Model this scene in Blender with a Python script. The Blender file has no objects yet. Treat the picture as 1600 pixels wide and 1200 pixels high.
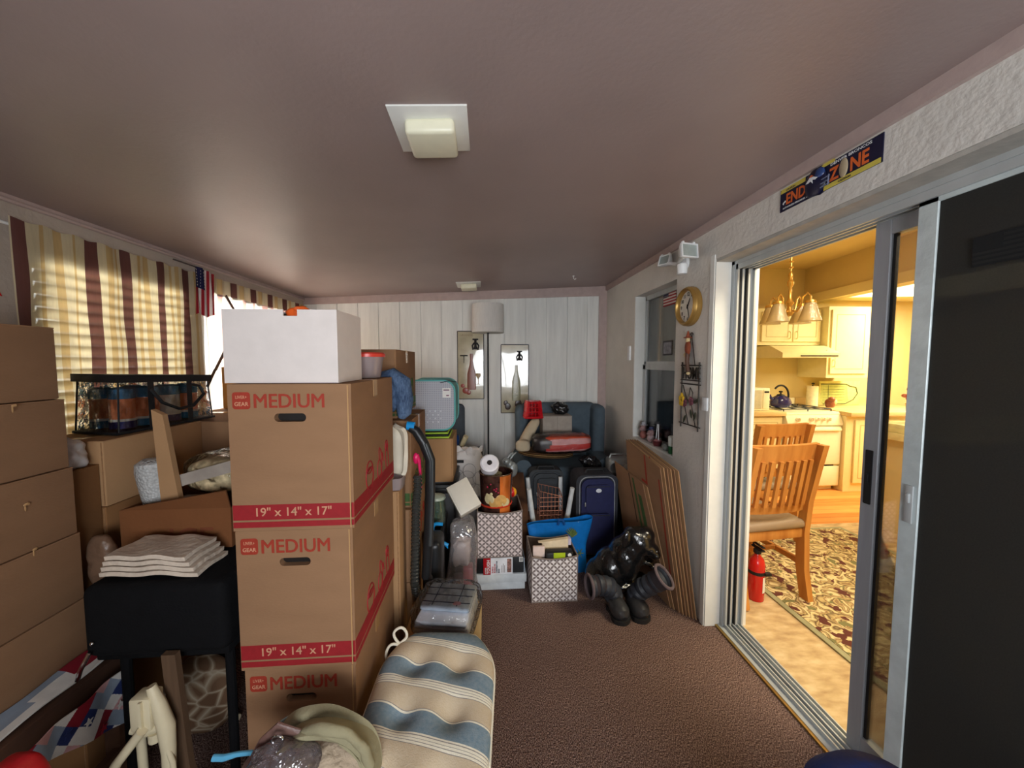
import bpy, bmesh, math, random
from mathutils import Vector, Matrix, noise
from mathutils.geometry import tessellate_polygon
R = math.radians
random.seed(7)
SC = bpy.context.scene
COL = SC.collection
# ---------------------------------------------------------------- camera, light, exposure
F_PX = 577.0; CAM_H = 1.5; YAW = math.atan(41/577.0); PITCH = R(3.5)
cam_d = bpy.data.cameras.new('camera'); cam = bpy.data.objects.new('camera', cam_d); COL.objects.link(cam)
cam_d.sensor_fit = 'HORIZONTAL'; cam_d.sensor_width = 36.0; cam_d.lens = 36.0*F_PX/1600.0
cam_d.clip_start = 0.02; cam_d.clip_end = 100
cam.location = (0, 0, CAM_H); cam.rotation_euler = (R(90)-PITCH, 0, -YAW)
SC.camera = cam
SC.view_settings.view_transform = 'Standard'; SC.view_settings.look = 'None'
SC.view_settings.gamma = 1.0; SC.view_settings.use_curve_mapping = False
SC.view_settings.exposure = 0.46
SC.cycles.max_bounces = 10; SC.cycles.diffuse_bounces = 5; SC.cycles.transparent_max_bounces = 16
SC.cycles.sample_clamp_indirect = 6.0; SC.cycles.use_denoising = True
SC.cycles.caustics_reflective = False; SC.cycles.caustics_refractive = False
world = bpy.data.worlds.new('daylight_sky'); SC.world = world; world.use_nodes = True
bg = world.node_tree.nodes['Background']; bg.inputs[0].default_value = (0.80, 0.90, 1.0, 1); bg.inputs[1].default_value = 2.2
def area(name, loc, rot, sx, sy, power, col):
    d = bpy.data.lights.new(name, 'AREA'); d.shape = 'RECTANGLE'; d.size = sx; d.size_y = sy; d.energy = power; d.color = col
    o = bpy.data.objects.new(name, d); COL.objects.link(o); o.location = loc; o.rotation_euler = rot; return o
# daylight outside the big window behind the camera and outside the left window band
area('daylight_rear_window', (0.40, -1.42, 1.32), (R(90), 0, R(0)), 1.35, 0.92, 54, (0.93, 0.96, 1.0))
area('daylight_left_windows', (-2.35, 2.4, 1.75), (R(90), 0, R(-90)), 3.0, 1.6, 170, (1.0, 0.94, 0.80))
area('kitchen_panel_light', (5.0, 3.2, 2.27), (0, 0, 0), 0.9, 1.6, 62, (1.0, 0.90, 0.60))
area('dining_room_light', (2.3, 0.9, 2.66), (0, 0, 0), 1.2, 1.0, 62, (1.0, 0.90, 0.68))

def _ray(px, py):
    u = (px-800)/F_PX; v = (600-py)/F_PX
    fw = Vector((math.sin(YAW)*math.cos(PITCH), math.cos(YAW)*math.cos(PITCH), -math.sin(PITCH)))
    rt = Vector((math.cos(YAW), -math.sin(YAW), 0)); up = rt.cross(fw)
    return fw+rt*u+up*v
def atY(px, py, Y): d = _ray(px, py); t = Y/d.y; return Vector((d.x*t, Y, CAM_H+d.z*t))
def atX(px, py, X): d = _ray(px, py); t = X/d.x; return Vector((X, d.y*t, CAM_H+d.z*t))
def atZ(px, py, Z): d = _ray(px, py); t = (Z-CAM_H)/d.z; return Vector((d.x*t, d.y*t, Z))

# ---------------------------------------------------------------- materials
def s2l(c): return tuple(((x/255.0)/12.92 if x/255.0 <= 0.04045 else ((x/255.0+0.055)/1.055)**2.4) for x in c)
MATS = {}
def mat(name, rgb, rough=0.6, metal=0.0, var=0.10, scale=20.0, bump=0.1, bscale=60.0, stretch=(1,1,1), spec=0.4, coat=0.0, alpha=1.0, sheen=0.0):
    """procedural surface: colour broken up by noise, fine noise bump"""
    if name in MATS: return MATS[name]
    m = bpy.data.materials.new(name); m.use_nodes = True; N = m.node_tree.nodes; L = m.node_tree.links
    b = N['Principled BSDF']
    c = s2l(rgb)
    tc = N.new('ShaderNodeTexCoord'); mp = N.new('ShaderNodeMapping'); mp.inputs['Scale'].default_value = stretch
    L.new(tc.outputs['Object'], mp.inputs['Vector'])
    n = N.new('ShaderNodeTexNoise'); n.inputs['Scale'].default_value = scale; n.inputs['Detail'].default_value = 4
    L.new(mp.outputs[0], n.inputs['Vector'])
    r = N.new('ShaderNodeValToRGB'); r.color_ramp.elements[0].position = 0.3; r.color_ramp.elements[1].position = 0.7
    r.color_ramp.elements[0].color = (*[max(0, x*(1-var)) for x in c], 1); r.color_ramp.elements[1].color = (*[min(1, x*(1+var)) for x in c], 1)
    L.new(n.outputs['Fac'], r.inputs[0]); L.new(r.outputs[0], b.inputs['Base Color'])
    b.inputs['Roughness'].default_value = rough; b.inputs['Metallic'].default_value = metal
    b.inputs['Specular IOR Level'].default_value = spec; b.inputs['Coat Weight'].default_value = coat
    b.inputs['Alpha'].default_value = alpha; b.inputs['Sheen Weight'].default_value = sheen
    if bump > 0:
        n2 = N.new('ShaderNodeTexNoise'); n2.inputs['Scale'].default_value = bscale; n2.inputs['Detail'].default_value = 5
        L.new(mp.outputs[0], n2.inputs['Vector'])
        bp = N.new('ShaderNodeBump'); bp.inputs['Strength'].default_value = bump; bp.inputs['Distance'].default_value = 0.01
        L.new(n2.outputs['Fac'], bp.inputs['Height']); L.new(bp.outputs[0], b.inputs['Normal'])
    MATS[name] = m; return m
def glassy(name, tint=(1,1,1), refl=0.12, rough=0.03, milk=0.0, milkcol=(0.8,0.8,0.8), bump=0.0, bscale=12.0):
    """thin clear sheet: transparent + gloss by fresnel, optionally a little milky"""
    if name in MATS: return MATS[name]
    m = bpy.data.materials.new(name); m.use_nodes = True; N = m.node_tree.nodes; L = m.node_tree.links
    N.remove(N['Principled BSDF']); out = N['Material Output']
    t = N.new('ShaderNodeBsdfTransparent'); t.inputs[0].default_value = (*tint, 1)
    g = N.new('ShaderNodeBsdfGlossy'); g.inputs['Roughness'].default_value = rough
    fr = N.new('ShaderNodeFresnel'); fr.inputs[0].default_value = 1.45
    mth = N.new('ShaderNodeMath'); mth.operation = 'MULTIPLY_ADD'; mth.inputs[1].default_value = 0.9; mth.inputs[2].default_value = refl*0.4
    L.new(fr.outputs[0], mth.inputs[0])
    mx = N.new('ShaderNodeMixShader'); L.new(mth.outputs[0], mx.inputs[0]); L.new(t.outputs[0], mx.inputs[1]); L.new(g.outputs[0], mx.inputs[2])
    last = mx
    if milk > 0:
        d = N.new('ShaderNodeBsdfDiffuse'); d.inputs[0].default_value = (*s2l([x*255 for x in milkcol]), 1)
        tr = N.new('ShaderNodeBsdfTranslucent'); tr.inputs[0].default_value = (*s2l([x*255 for x in milkcol]), 1)
        ad = N.new('ShaderNodeMixShader'); ad.inputs[0].default_value = 0.4; L.new(d.outputs[0], ad.inputs[1]); L.new(tr.outputs[0], ad.inputs[2])
        m2 = N.new('ShaderNodeMixShader'); m2.inputs[0].default_value = milk; L.new(mx.outputs[0], m2.inputs[1]); L.new(ad.outputs[0], m2.inputs[2]); last = m2
    if bump > 0:
        tc = N.new('ShaderNodeTexCoord'); n = N.new('ShaderNodeTexNoise'); n.inputs['Scale'].default_value = bscale; n.inputs['Detail'].default_value = 3
        L.new(tc.outputs['Object'], n.inputs['Vector']); bp = N.new('ShaderNodeBump'); bp.inputs['Strength'].default_value = bump; bp.inputs['Distance'].default_value = 0.03
        L.new(n.outputs['Fac'], bp.inputs['Height']); L.new(bp.outputs[0], g.inputs['Normal']); L.new(bp.outputs[0], fr.inputs['Normal'])
    L.new(last.outputs[0], out.inputs['Surface']); MATS[name] = m; return m
def cloth(name, rgb, trans=0.5, wave=0.12, scale=120.0, sheer=0.0):
    """thin curtain cloth: diffuse and translucent with a woven noise"""
    if name in MATS: return MATS[name]
    m = bpy.data.materials.new(name); m.use_nodes = True; N = m.node_tree.nodes; L = m.node_tree.links
    N.remove(N['Principled BSDF']); out = N['Material Output']; c = s2l(rgb)
    tc = N.new('ShaderNodeTexCoord'); mp = N.new('ShaderNodeMapping'); mp.inputs['Scale'].default_value = (1, 1, 0.15); L.new(tc.outputs['Object'], mp.inputs[0])
    n = N.new('ShaderNodeTexNoise'); n.inputs['Scale'].default_value = scale; n.inputs['Detail'].default_value = 3; L.new(mp.outputs[0], n.inputs['Vector'])
    r = N.new('ShaderNodeValToRGB'); r.color_ramp.elements[0].color = (*[x*(1-wave) for x in c], 1); r.color_ramp.elements[1].color = (*[min(1, x*(1+wave)) for x in c], 1)
    L.new(n.outputs['Fac'], r.inputs[0])
    d = N.new('ShaderNodeBsdfDiffuse'); t = N.new('ShaderNodeBsdfTranslucent'); L.new(r.outputs[0], d.inputs[0]); L.new(r.outputs[0], t.inputs[0])
    mx = N.new('ShaderNodeMixShader'); mx.inputs[0].default_value = trans; L.new(d.outputs[0], mx.inputs[1]); L.new(t.outputs[0], mx.inputs[2])
    last = mx
    if sheer > 0:
        tp = N.new('ShaderNodeBsdfTransparent'); m2 = N.new('ShaderNodeMixShader'); m2.inputs[0].default_value = sheer; L.new(mx.outputs[0], m2.inputs[1]); L.new(tp.outputs[0], m2.inputs[2]); last = m2
    L.new(last.outputs[0], out.inputs['Surface']); MATS[name] = m; return m
def emit(name, rgb, strength):
    if name in MATS: return MATS[name]
    m = bpy.data.materials.new(name); m.use_nodes = True; b = m.node_tree.nodes['Principled BSDF']
    b.inputs['Base Color'].default_value = (0.9, 0.9, 0.85, 1); b.inputs['Emission Color'].default_value = (*s2l(rgb), 1); b.inputs['Emission Strength'].default_value = strength
    MATS[name] = m; return m
def pattern(name, kind, **k):
    """named procedural patterns on object coordinates"""
    if name in MATS: return MATS[name]
    m = bpy.data.materials.new(name); m.use_nodes = True; N = m.node_tree.nodes; L = m.node_tree.links; b = N['Principled BSDF']
    b.inputs['Roughness'].default_value = k.get('rough', 0.85); b.inputs['Specular IOR Level'].default_value = k.get('spec', 0.3)
    tc = N.new('ShaderNodeTexCoord'); sp = N.new('ShaderNodeSeparateXYZ'); L.new(tc.outputs['Object'], sp.inputs[0])
    def M(op, a, b_=None, c_=None):
        n = N.new('ShaderNodeMath'); n.operation = op
        for i, v in enumerate((a, b_, c_)):
            if v is None: continue
            if isinstance(v, (int, float)): n.inputs[i].default_value = v
            else: L.new(v, n.inputs[i])
        return n.outputs[0]
    def mixc(f, c1, c2):
        n = N.new('ShaderNodeMix'); n.data_type = 'RGBA'; L.new(f, n.inputs[0])
        for i, v in ((6, c1), (7, c2)):
            if isinstance(v, tuple): n.inputs[i].default_value = (*v, 1)
            else: L.new(v, n.inputs[i])
        return n.outputs[2]
    X, Y, Z = sp.outputs
    def nz(scale, detail=4, vec=None, st=None):
        n = N.new('ShaderNodeTexNoise'); n.inputs['Scale'].default_value = scale; n.inputs['Detail'].default_value = detail
        if st:
            mp = N.new('ShaderNodeMapping'); mp.inputs['Scale'].default_value = st; L.new(tc.outputs['Object'], mp.inputs[0]); L.new(mp.outputs[0], n.inputs['Vector'])
        else: L.new(tc.outputs['Object'], n.inputs['Vector'])
        return n.outputs['Fac']
    def bump(h, s, dist=0.01):
        bp = N.new('ShaderNodeBump'); bp.inputs['Strength'].default_value = s; bp.inputs['Distance'].default_value = dist; L.new(h, bp.inputs['Height']); L.new(bp.outputs[0], b.inputs['Normal'])
    def ramp(f, *st):
        r = N.new('ShaderNodeValToRGB'); e = r.color_ramp.elements
        while len(e) < len(st): e.new(0.5)
        for q, (p, c) in zip(e, st): q.position = p; q.color = (*s2l(c), 1)
        L.new(f, r.inputs[0]); return r.outputs[0]
    if kind == 'carpet':
        a = nz(330, 1.5, st=(1, 0.5, 1)); c2 = nz(5, 3)
        col = ramp(a, (0.36, (58, 42, 38)), (0.5, (116, 90, 82)), (0.64, (186, 158, 146)))
        col = mixc(M('MULTIPLY', c2, 0.35), col, s2l((84, 62, 56))); L.new(col, b.inputs['Base Color']); bump(a, 0.9, 0.012)
        b.inputs['Specular IOR Level'].default_value = 0.1
    elif kind == 'lattice':
        s = k.get('s', 0.043); A = M('ADD', X, Y)
        u = M('DIVIDE', M('ADD', A, Z), s); v = M('DIVIDE', M('SUBTRACT', A, Z), s)
        fu = M('ABSOLUTE', M('SUBTRACT', M('FRACT', u), 0.5)); fv = M('ABSOLUTE', M('SUBTRACT', M('FRACT', v), 0.5))
        cu_ = M('SUBTRACT', M('FRACT', u), 0.5); cv_ = M('SUBTRACT', M('FRACT', v), 0.5)
        line = M('GREATER_THAN', M('MAXIMUM', fu, fv), 0.42)
        star = M('GREATER_THAN', M('ADD', M('SQRT', M('ABSOLUTE', M('ADD', cu_, cv_))), M('SQRT', M('ABSOLUTE', M('SUBTRACT', cu_, cv_)))), 1.10)
        gr = M('MAXIMUM', line, star)
        col = mixc(gr, s2l(k.get('light', (232, 226, 226))), s2l((128, 116, 114))); L.new(col, b.inputs['Base Color']); bump(nz(300), 0.15)
    elif kind == 'granite':
        a = nz(9, 6, st=k.get('st', (1, 2.2, 1))); col = ramp(a, (0.3, (168, 138, 98)), (0.5, (196, 168, 124)), (0.7, (216, 192, 150)))
        gx = M('LESS_THAN', M('FRACT', M('DIVIDE', M('ADD', X, 5.0), 0.457)), 0.010)
        L.new(col, b.inputs['Base Color']); bump(a, 0.15)
    elif kind == 'rug':
        # scrolling leaves and blossoms in browns on a cream ground
        wv = N.new('ShaderNodeTexVoronoi'); wv.inputs['Scale'].default_value = 9; 
        n = N.new('ShaderNodeTexNoise'); n.inputs['Scale'].default_value = 6; n.inputs['Detail'].default_value = 3; L.new(tc.outputs['Object'], n.inputs['Vector'])
        va = N.new('ShaderNodeVectorMath'); va.operation = 'MULTIPLY_ADD'; va.inputs[1].default_value = (0.22, 0.22, 0); L.new(n.outputs['Color'], va.inputs[0]); L.new(tc.outputs['Object'], va.inputs[2]); L.new(va.outputs[0], wv.inputs['Vector'])
        d = wv.outputs['Distance']
        rings = M('FRACT', M('MULTIPLY', d, 3.1))
        col = ramp(rings, (0.0, (96, 66, 40)), (0.22, (206, 186, 132)), (0.45, (222, 204, 156)), (0.62, (134, 100, 62)), (0.8, (196, 172, 118)), (1.0, (74, 48, 36)))
        c2 = nz(14, 2); col = mixc(M('GREATER_THAN', c2, 0.60), col, s2l((92, 44, 34)))
        col = mixc(M('LESS_THAN', c2, 0.36), col, s2l((120, 116, 74)))
        L.new(col, b.inputs['Base Color']); bump(nz(200), 0.4)
    elif kind == 'planks':
        w = k.get('w', 0.06); i = M('FLOOR', M('DIVIDE', Y, w)); t = M('FRACT', M('MULTIPLY', M('SINE', M('MULTIPLY', i, 12.98)), 437.5))
        n_ = nz(30, 4, st=(0.15, 1, 1)); f = M('ADD', M('MULTIPLY', t, 0.5), M('MULTIPLY', n_, 0.5))
        col = ramp(f, (0.2, k.get('a', (196, 120, 48))), (0.8, k.get('b', (228, 160, 84))))
        g = M('LESS_THAN', M('FRACT', M('DIVIDE', Y, w)), 0.04); col = mixc(g, col, s2l((140, 84, 36))); L.new(col, b.inputs['Base Color'])
    elif kind == 'wood':
        n_ = nz(16, 6, st=k.get('st', (1, 1, 0.12))); col = ramp(n_, (0.3, k['a']), (0.7, k['b'])); L.new(col, b.inputs['Base Color']); bump(n_, 0.08)
    elif kind == 'bands':
        s_ = M('FRACT', M('DIVIDE', M('ADD', M('ADD', Y, M('MULTIPLY', X, k['slant'])), 5.0), k['pitch'])); n_ = nz(90, 3)
        r = N.new('ShaderNodeValToRGB'); r.color_ramp.interpolation = 'CONSTANT'; e = r.color_ramp.elements
        st = k['stops']
        while len(e) < len(st): e.new(0.5)
        for q, (p_, c_) in zip(e, st): q.position = p_; q.color = (*s2l(c_), 1)
        L.new(s_, r.inputs[0]); col = mixc(M('MULTIPLY', n_, 0.28), r.outputs[0], s2l((228, 220, 206))); L.new(col, b.inputs['Base Color']); bump(nz(240, 2), 0.25)
    elif kind == 'bubbles':
        wv = N.new('ShaderNodeTexVoronoi'); wv.inputs['Scale'].default_value = 110; L.new(tc.outputs['Object'], wv.inputs['Vector'])
        col = ramp(wv.outputs['Distance'], (0.0, (196, 196, 194)), (0.8, (172, 172, 170))); L.new(col, b.inputs['Base Color']); bump(wv.outputs['Distance'], 0.5)
        b.inputs['Roughness'].default_value = 0.25
    elif kind == 'leaves':
        wv = N.new('ShaderNodeTexVoronoi'); wv.feature = 'DISTANCE_TO_EDGE'; wv.inputs['Scale'].default_value = 11; mp = N.new('ShaderNodeMapping'); mp.inputs['Scale'].default_value = (1, 1.5, 1.6); L.new(tc.outputs['Object'], mp.inputs[0]); L.new(mp.outputs[0], wv.inputs['Vector'])
        col = ramp(wv.outputs['Distance'], (0.0, (186, 172, 150)), (0.05, (150, 128, 104)), (0.12, (112, 84, 62))); L.new(col, b.inputs['Base Color'])
    elif kind == 'denim':
        n_ = nz(160, 3, st=(1, 1, 0.3)); c2 = nz(14, 4); col = ramp(M('MULTIPLY_ADD', n_, 0.5, M('MULTIPLY', c2, 0.5)), (0.35, (44, 62, 92)), (0.65, (98, 122, 154))); L.new(col, b.inputs['Base Color']); bump(c2, 0.8, 0.03)
    elif kind == 'mesh':
        s = 0.012; fx = M('ABSOLUTE', M('SUBTRACT', M('FRACT', M('DIVIDE', M('ADD', X, Y), s)), 0.5)); fz = M('ABSOLUTE', M('SUBTRACT', M('FRACT', M('DIVIDE', Z, s)), 0.5))
        hole = M('LESS_THAN', M('ADD', fx, fz), 0.30); col = mixc(hole, s2l((196, 198, 206)), s2l((150, 152, 164))); L.new(col, b.inputs['Base Color'])
        b.inputs['Alpha'].default_value = 0.88
    elif kind == 'terrycloth':
        n_ = nz(60, 4); col = ramp(n_, (0.3, k['a']), (0.7, k['b'])); L.new(col, b.inputs['Base Color']); bump(n_, 0.6, 0.02)
    MATS[name] = m; return m

# ---------------------------------------------------------------- mesh builder
class MB:
    def __init__(s): s.v = []; s.f = []; s.fm = []; s.mats = [None]; s.cur = 0; s.M = Matrix()
    def m(s, mt):
        if mt not in s.mats: s.mats.append(mt)
        s.cur = s.mats.index(mt); return s
    def add(s, vs, fs):
        o = len(s.v); s.v += [s.M @ Vector(v) for v in vs]
        for f in fs: s.f.append([o+i for i in f]); s.fm.append(s.cur)
        return s
    def box(s, a, b, r=0.0, seg=2):
        x0, y0, z0 = [min(p, q) for p, q in zip(a, b)]; x1, y1, z1 = [max(p, q) for p, q in zip(a, b)]
        if r <= 0:
            return s.add([(x0,y0,z0),(x1,y0,z0),(x1,y1,z0),(x0,y1,z0),(x0,y0,z1),(x1,y0,z1),(x1,y1,z1),(x0,y1,z1)],
                         [(0,3,2,1),(4,5,6,7),(0,1,5,4),(1,2,6,5),(2,3,7,6),(3,0,4,7)])
        bm = bmesh.new(); bmesh.ops.create_cube(bm, size=1)
        for v in bm.verts: v.co = Vector(((x0+x1)/2+v.co.x*(x1-x0), (y0+y1)/2+v.co.y*(y1-y0), (z0+z1)/2+v.co.z*(z1-z0)))
        r = min(r, 0.49*min(x1-x0, y1-y0, z1-z0))
        bmesh.ops.bevel(bm, geom=bm.edges[:], offset=r, segments=seg, affect='EDGES', profile=0.5)
        return s.bm(bm)
    def bm(s, bm):
        bm.verts.index_update(); s.add([v.co.copy() for v in bm.verts], [[v.index for v in f.verts] for f in bm.faces]); bm.free(); return s
    def tube(s, pts, r, n=10, closed=False, caps=True):
        pts = [Vector(p) for p in pts]; k = len(pts); rs = r if isinstance(r, (list, tuple)) else [r]*k
        vs = []; prev = None
        for i, p in enumerate(pts):
            if closed: t = (pts[(i+1) % k]-pts[i-1])
            else: t = pts[min(i+1, k-1)]-pts[max(i-1, 0)]
            if t.length < 1e-9: t = Vector((0,0,1))
            t.normalize()
            if prev is None: a = t.orthogonal().normalized()
            else:
                a = prev-t*prev.dot(t)
                a = a.normalized() if a.length > 1e-6 else t.orthogonal().normalized()
            prev = a; b = t.cross(a)
            for j in range(n):
                w = 2*math.pi*j/n; vs.append(p+(a*math.cos(w)+b*math.sin(w))*rs[i])
        fs = []
        for i in range(k if closed else k-1):
            for j in range(n):
                i2 = (i+1) % k; fs.append((i*n+j, i*n+(j+1) % n, i2*n+(j+1) % n, i2*n+j))
        if caps and not closed: fs.append(tuple(range(n-1, -1, -1))); fs.append(tuple((k-1)*n+j for j in range(n)))
        return s.add(vs, fs)
    def lathe(s, prof, c=(0,0,0), n=24, axis='z', sx=1.0, sy=1.0, caps=True):
        vs = []; c = Vector(c)
        for r, h in prof:
            for j in range(n):
                w = 2*math.pi*j/n; q = (r*math.cos(w)*sx, r*math.sin(w)*sy, h)
                if axis == 'x': q = (q[2], q[0], q[1])
                elif axis == 'y': q = (q[0], q[2], q[1])
                vs.append(c+Vector(q))
        k = len(prof); fs = [(i*n+j, i*n+(j+1) % n, (i+1)*n+(j+1) % n, (i+1)*n+j) for i in range(k-1) for j in range(n)]
        if caps and prof[0][0] > 1e-6: fs.append(tuple(range(n-1, -1, -1)))
        if caps and prof[-1][0] > 1e-6: fs.append(tuple((k-1)*n+j for j in range(n)))
        return s.add(vs, fs)
    def prism(s, poly, t0, t1, plane='xy', holes=()):
        """polygon in a plane, extruded along the third axis from t0 to t1"""
        def P(q, t):
            return {'xy': (q[0], q[1], t), 'xz': (q[0], t, q[1]), 'yz': (t, q[0], q[1])}[plane]
        loops = [list(poly)]+[list(h) for h in holes]
        tris = tessellate_polygon([[Vector((q[0], q[1], 0)) for q in lp] for lp in loops])
        flat = [q for lp in loops for q in lp]; n = len(flat)
        vs = [P(q, t0) for q in flat]+[P(q, t1) for q in flat]
        fs = [tuple(t) for t in tris]+[tuple(n+i for i in reversed(t)) for t in tris]; o = 0
        for lp in loops:
            k = len(lp); fs += [(o+i, o+(i+1) % k, n+o+(i+1) % k, n+o+i) for i in range(k)]; o += k
        return s.add(vs, fs)
    def sheet(s, fn, nu, nv, th=0.0, closeu=False, mfn=None):
        g = [[Vector(fn(i/nu, j/nv)) for i in range(nu+(0 if closeu else 1))] for j in range(nv+1)]
        W = len(g[0]); H = nv+1
        base = [p for row in g for p in row]
        def q(i, j): return j*W+(i % W)
        top = [(q(i, j), q(i+1, j), q(i+1, j+1), q(i, j+1)) for j in range(nv) for i in range(nu)]
        if th <= 0:
            if mfn:
                for k, f in enumerate(top):
                    pass
            o = len(s.v); s.add(base, top)
            if mfn:
                for k in range(len(top)):
                    mt = mfn((k % nu+0.5)/nu, (k//nu+0.5)/nv)
                    if mt not in s.mats: s.mats.append(mt)
                    s.fm[len(s.fm)-len(top)+k] = s.mats.index(mt)
            return s
        nrm = [Vector() for _ in base]
        for f in top:
            a, b, c, d = [base[k] for k in f]; nn = (c-a).cross(d-b)
            for k in f: nrm[k] += nn
        low = [p-(nn.normalized() if nn.length > 0 else Vector((0,0,1)))*th for p, nn in zip(base, nrm)]
        n = len(base); fs = top+[tuple(n+k for k in reversed(f)) for f in top]; mm = list(range(len(top)))*2
        for i in range(nu):
            fs.append((q(i+1, 0), q(i, 0), n+q(i, 0), n+q(i+1, 0))); mm.append(i)
            fs.append((q(i, nv), q(i+1, nv), n+q(i+1, nv), n+q(i, nv))); mm.append((nv-1)*nu+i)
        if not closeu:
            for j in range(nv):
                fs.append((q(0, j), q(0, j+1), n+q(0, j+1), n+q(0, j))); mm.append(j*nu)
                fs.append((q(nu, j+1), q(nu, j), n+q(nu, j), n+q(nu, j+1))); mm.append(j*nu+nu-1)
        s.add(base+low, fs)
        if mfn:
            for k, z in enumerate(mm):
                mt = mfn((z % nu+0.5)/nu, (z//nu+0.5)/nv)
                if mt not in s.mats: s.mats.append(mt)
                s.fm[len(s.fm)-len(fs)+k] = s.mats.index(mt)
        return s
    def blob(s, c, r, p=2.0, amp=0.0, freq=3.0, seed=0, nu=40, nv=24, fn=None, flat=None, ridged=False):
        """super-ellipsoid with creased noise; flat = lowest z kept"""
        c = Vector(c); vs = []; fs = []
        def sg(w, e): return math.copysign(abs(w)**e, w)
        e = 2.0/p
        for j in range(nv+1):
            ph = -math.pi/2+math.pi*j/nv
            for i in range(nu):
                th = 2*math.pi*i/nu
                d = Vector((sg(math.cos(ph), e)*sg(math.cos(th), e), sg(math.cos(ph), e)*sg(math.sin(th), e), sg(math.sin(ph), e)))
                q = Vector((d.x*r[0], d.y*r[1], d.z*r[2]))
                if amp:
                    a = noise.noise((q+c)*freq+Vector((seed*7.3, 0, 0)))*0.6+noise.noise((q+c)*freq*2.3+Vector((0, seed*5.1, 0)))*0.4
                    if ridged: a = 0.5-abs(a)*2.4
                    q += q.normalized()*a*amp
                if fn: q = Vector(fn(q))
                q = c+q
                if flat is not None and q.z < flat: q.z = flat
                vs.append(q)
        for j in range(nv):
            for i in range(nu):
                a, b = j*nu+i, j*nu+(i+1) % nu; fs.append((a, b, b+nu, a+nu))
        return s.add(vs, fs)
    def text(s, body, size, M, mt, weight=0.0, depth=0.0004, align='LEFT', sx=1.0):
        cu = bpy.data.curves.new('lettering', 'FONT'); cu.body = body; cu.size = size; cu.extrude = depth; cu.offset = weight*size; cu.align_x = align; cu.resolution_u = 3
        o = bpy.data.objects.new('lettering', cu); me = bpy.data.meshes.new_from_object(o)
        s.m(mt); sv = s.M; s.M = sv @ M @ Matrix.Diagonal((sx, 1, 1, 1)); s.add([v.co.copy() for v in me.vertices], [tuple(p.vertices) for p in me.polygons]); s.M = sv
        bpy.data.objects.remove(o); bpy.data.curves.remove(cu); bpy.data.meshes.remove(me); return s
    def build(s, name, mt=None, parent=None, smooth=True, shift=None, angle=35, mods=None):
        me = bpy.data.meshes.new(name)
        sh = Vector(shift) if shift is not None else Vector((0,0,0))
        me.from_pydata([tuple(v-sh) for v in s.v], [], s.f); me.validate(); 
        mats = [mt if q is None else q for q in s.mats]
        if mats[0] is None: mats[0] = mats[1]
        for q in mats: me.materials.append(q)
        if len(s.fm) == len(me.polygons):
            me.polygons.foreach_set('material_index', s.fm)
        bm = bmesh.new(); bm.from_mesh(me); bmesh.ops.remove_doubles(bm, verts=bm.verts, dist=1e-5) if len(bm.verts) < 60000 and not getattr(s, 'nodoub', False) else None
        bmesh.ops.recalc_face_normals(bm, faces=bm.faces); bm.to_mesh(me); bm.free()
        if smooth:
            me.polygons.foreach_set('use_smooth', [True]*len(me.polygons)); me.set_sharp_from_angle(angle=R(angle))
        o = bpy.data.objects.new(name, me); COL.objects.link(o)
        if parent is not None: o.parent = parent
        return o
def V(*a): return Vector(a)
def soft(pts, it=2):
    pts = [Vector(p) for p in pts]
    for _ in range(it):
        o = [pts[0]]
        for p, q in zip(pts, pts[1:]): o += [p.lerp(q, .25), p.lerp(q, .75)]
        pts = o+[pts[-1]]
    return pts
def arc(fn, n): return [fn(i/n) for i in range(n+1)]
def rrect(x0, z0, x1, z1, r, n=5):
    out = []
    for cx, cz, a0 in ((x1-r, z0+r, -90), (x1-r, z1-r, 0), (x0+r, z1-r, 90), (x0+r, z0+r, 180)):
        for i in range(n+1): a = R(a0+90*i/n); out.append((cx+r*math.cos(a), cz+r*math.sin(a)))
    return out
def thing(name, label, cat, loc=(0,0,0), rz=0.0, group=None):
    o = bpy.data.objects.new(name, None); o.empty_display_size = 0.1; COL.objects.link(o); o.location = loc; o.rotation_euler = (0, 0, rz)
    o['label'] = label; o['category'] = cat
    if group: o['group'] = group
    return o
def tag(o, label, cat, group=None, loc=None):
    o['label'] = label; o['category'] = cat
    if group: o['group'] = group
    if loc is not None:
        o.location = loc
    return o
def part(name, mb, mt, T, lab=None, smooth=True, angle=35):
    """world-space mesh under a thing that stands unrotated at its own location"""
    o = mb.build(name, mt, T, smooth, shift=T.location if not T.parent else (T.location+T.parent.location), angle=angle)
    if lab: o['label'] = lab
    return o
def sub(name, mb, mt, P, T, lab=None, angle=35):
    o = mb.build(name, mt, P, True, shift=T.location, angle=angle)
    if lab: o['label'] = lab
    return o
def solo(name, mb, mt, label, cat, group=None, base=None, angle=35):
    """a thing that is one mesh; vertices are in world space"""
    if base is None:
        b0 = Vector((sum(v.x for v in mb.v)/len(mb.v), sum(v.y for v in mb.v)/len(mb.v), min(v.z for v in mb.v)))
    else: b0 = Vector(base)
    o = mb.build(name, mt, None, True, shift=b0, angle=angle); o.location = b0; return tag(o, label, cat, group)
def struct(name, mb, mt, parent=None, smooth=False):
    o = mb.build(name, mt, parent, smooth)
    if parent is None: o['kind'] = 'structure'
    return o
def copy_tree(o, parent=None):
    c = o.copy(); COL.objects.link(c)
    if parent is not None: c.parent = parent
    for ch in list(o.children): copy_tree(ch, c)
    return c
TX = lambda loc, rx=0, ry=0, rz=0: Matrix.Translation(loc) @ Matrix.Rotation(R(rz), 4, 'Z') @ Matrix.Rotation(R(ry), 4, 'Y') @ Matrix.Rotation(R(rx), 4, 'X')
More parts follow.
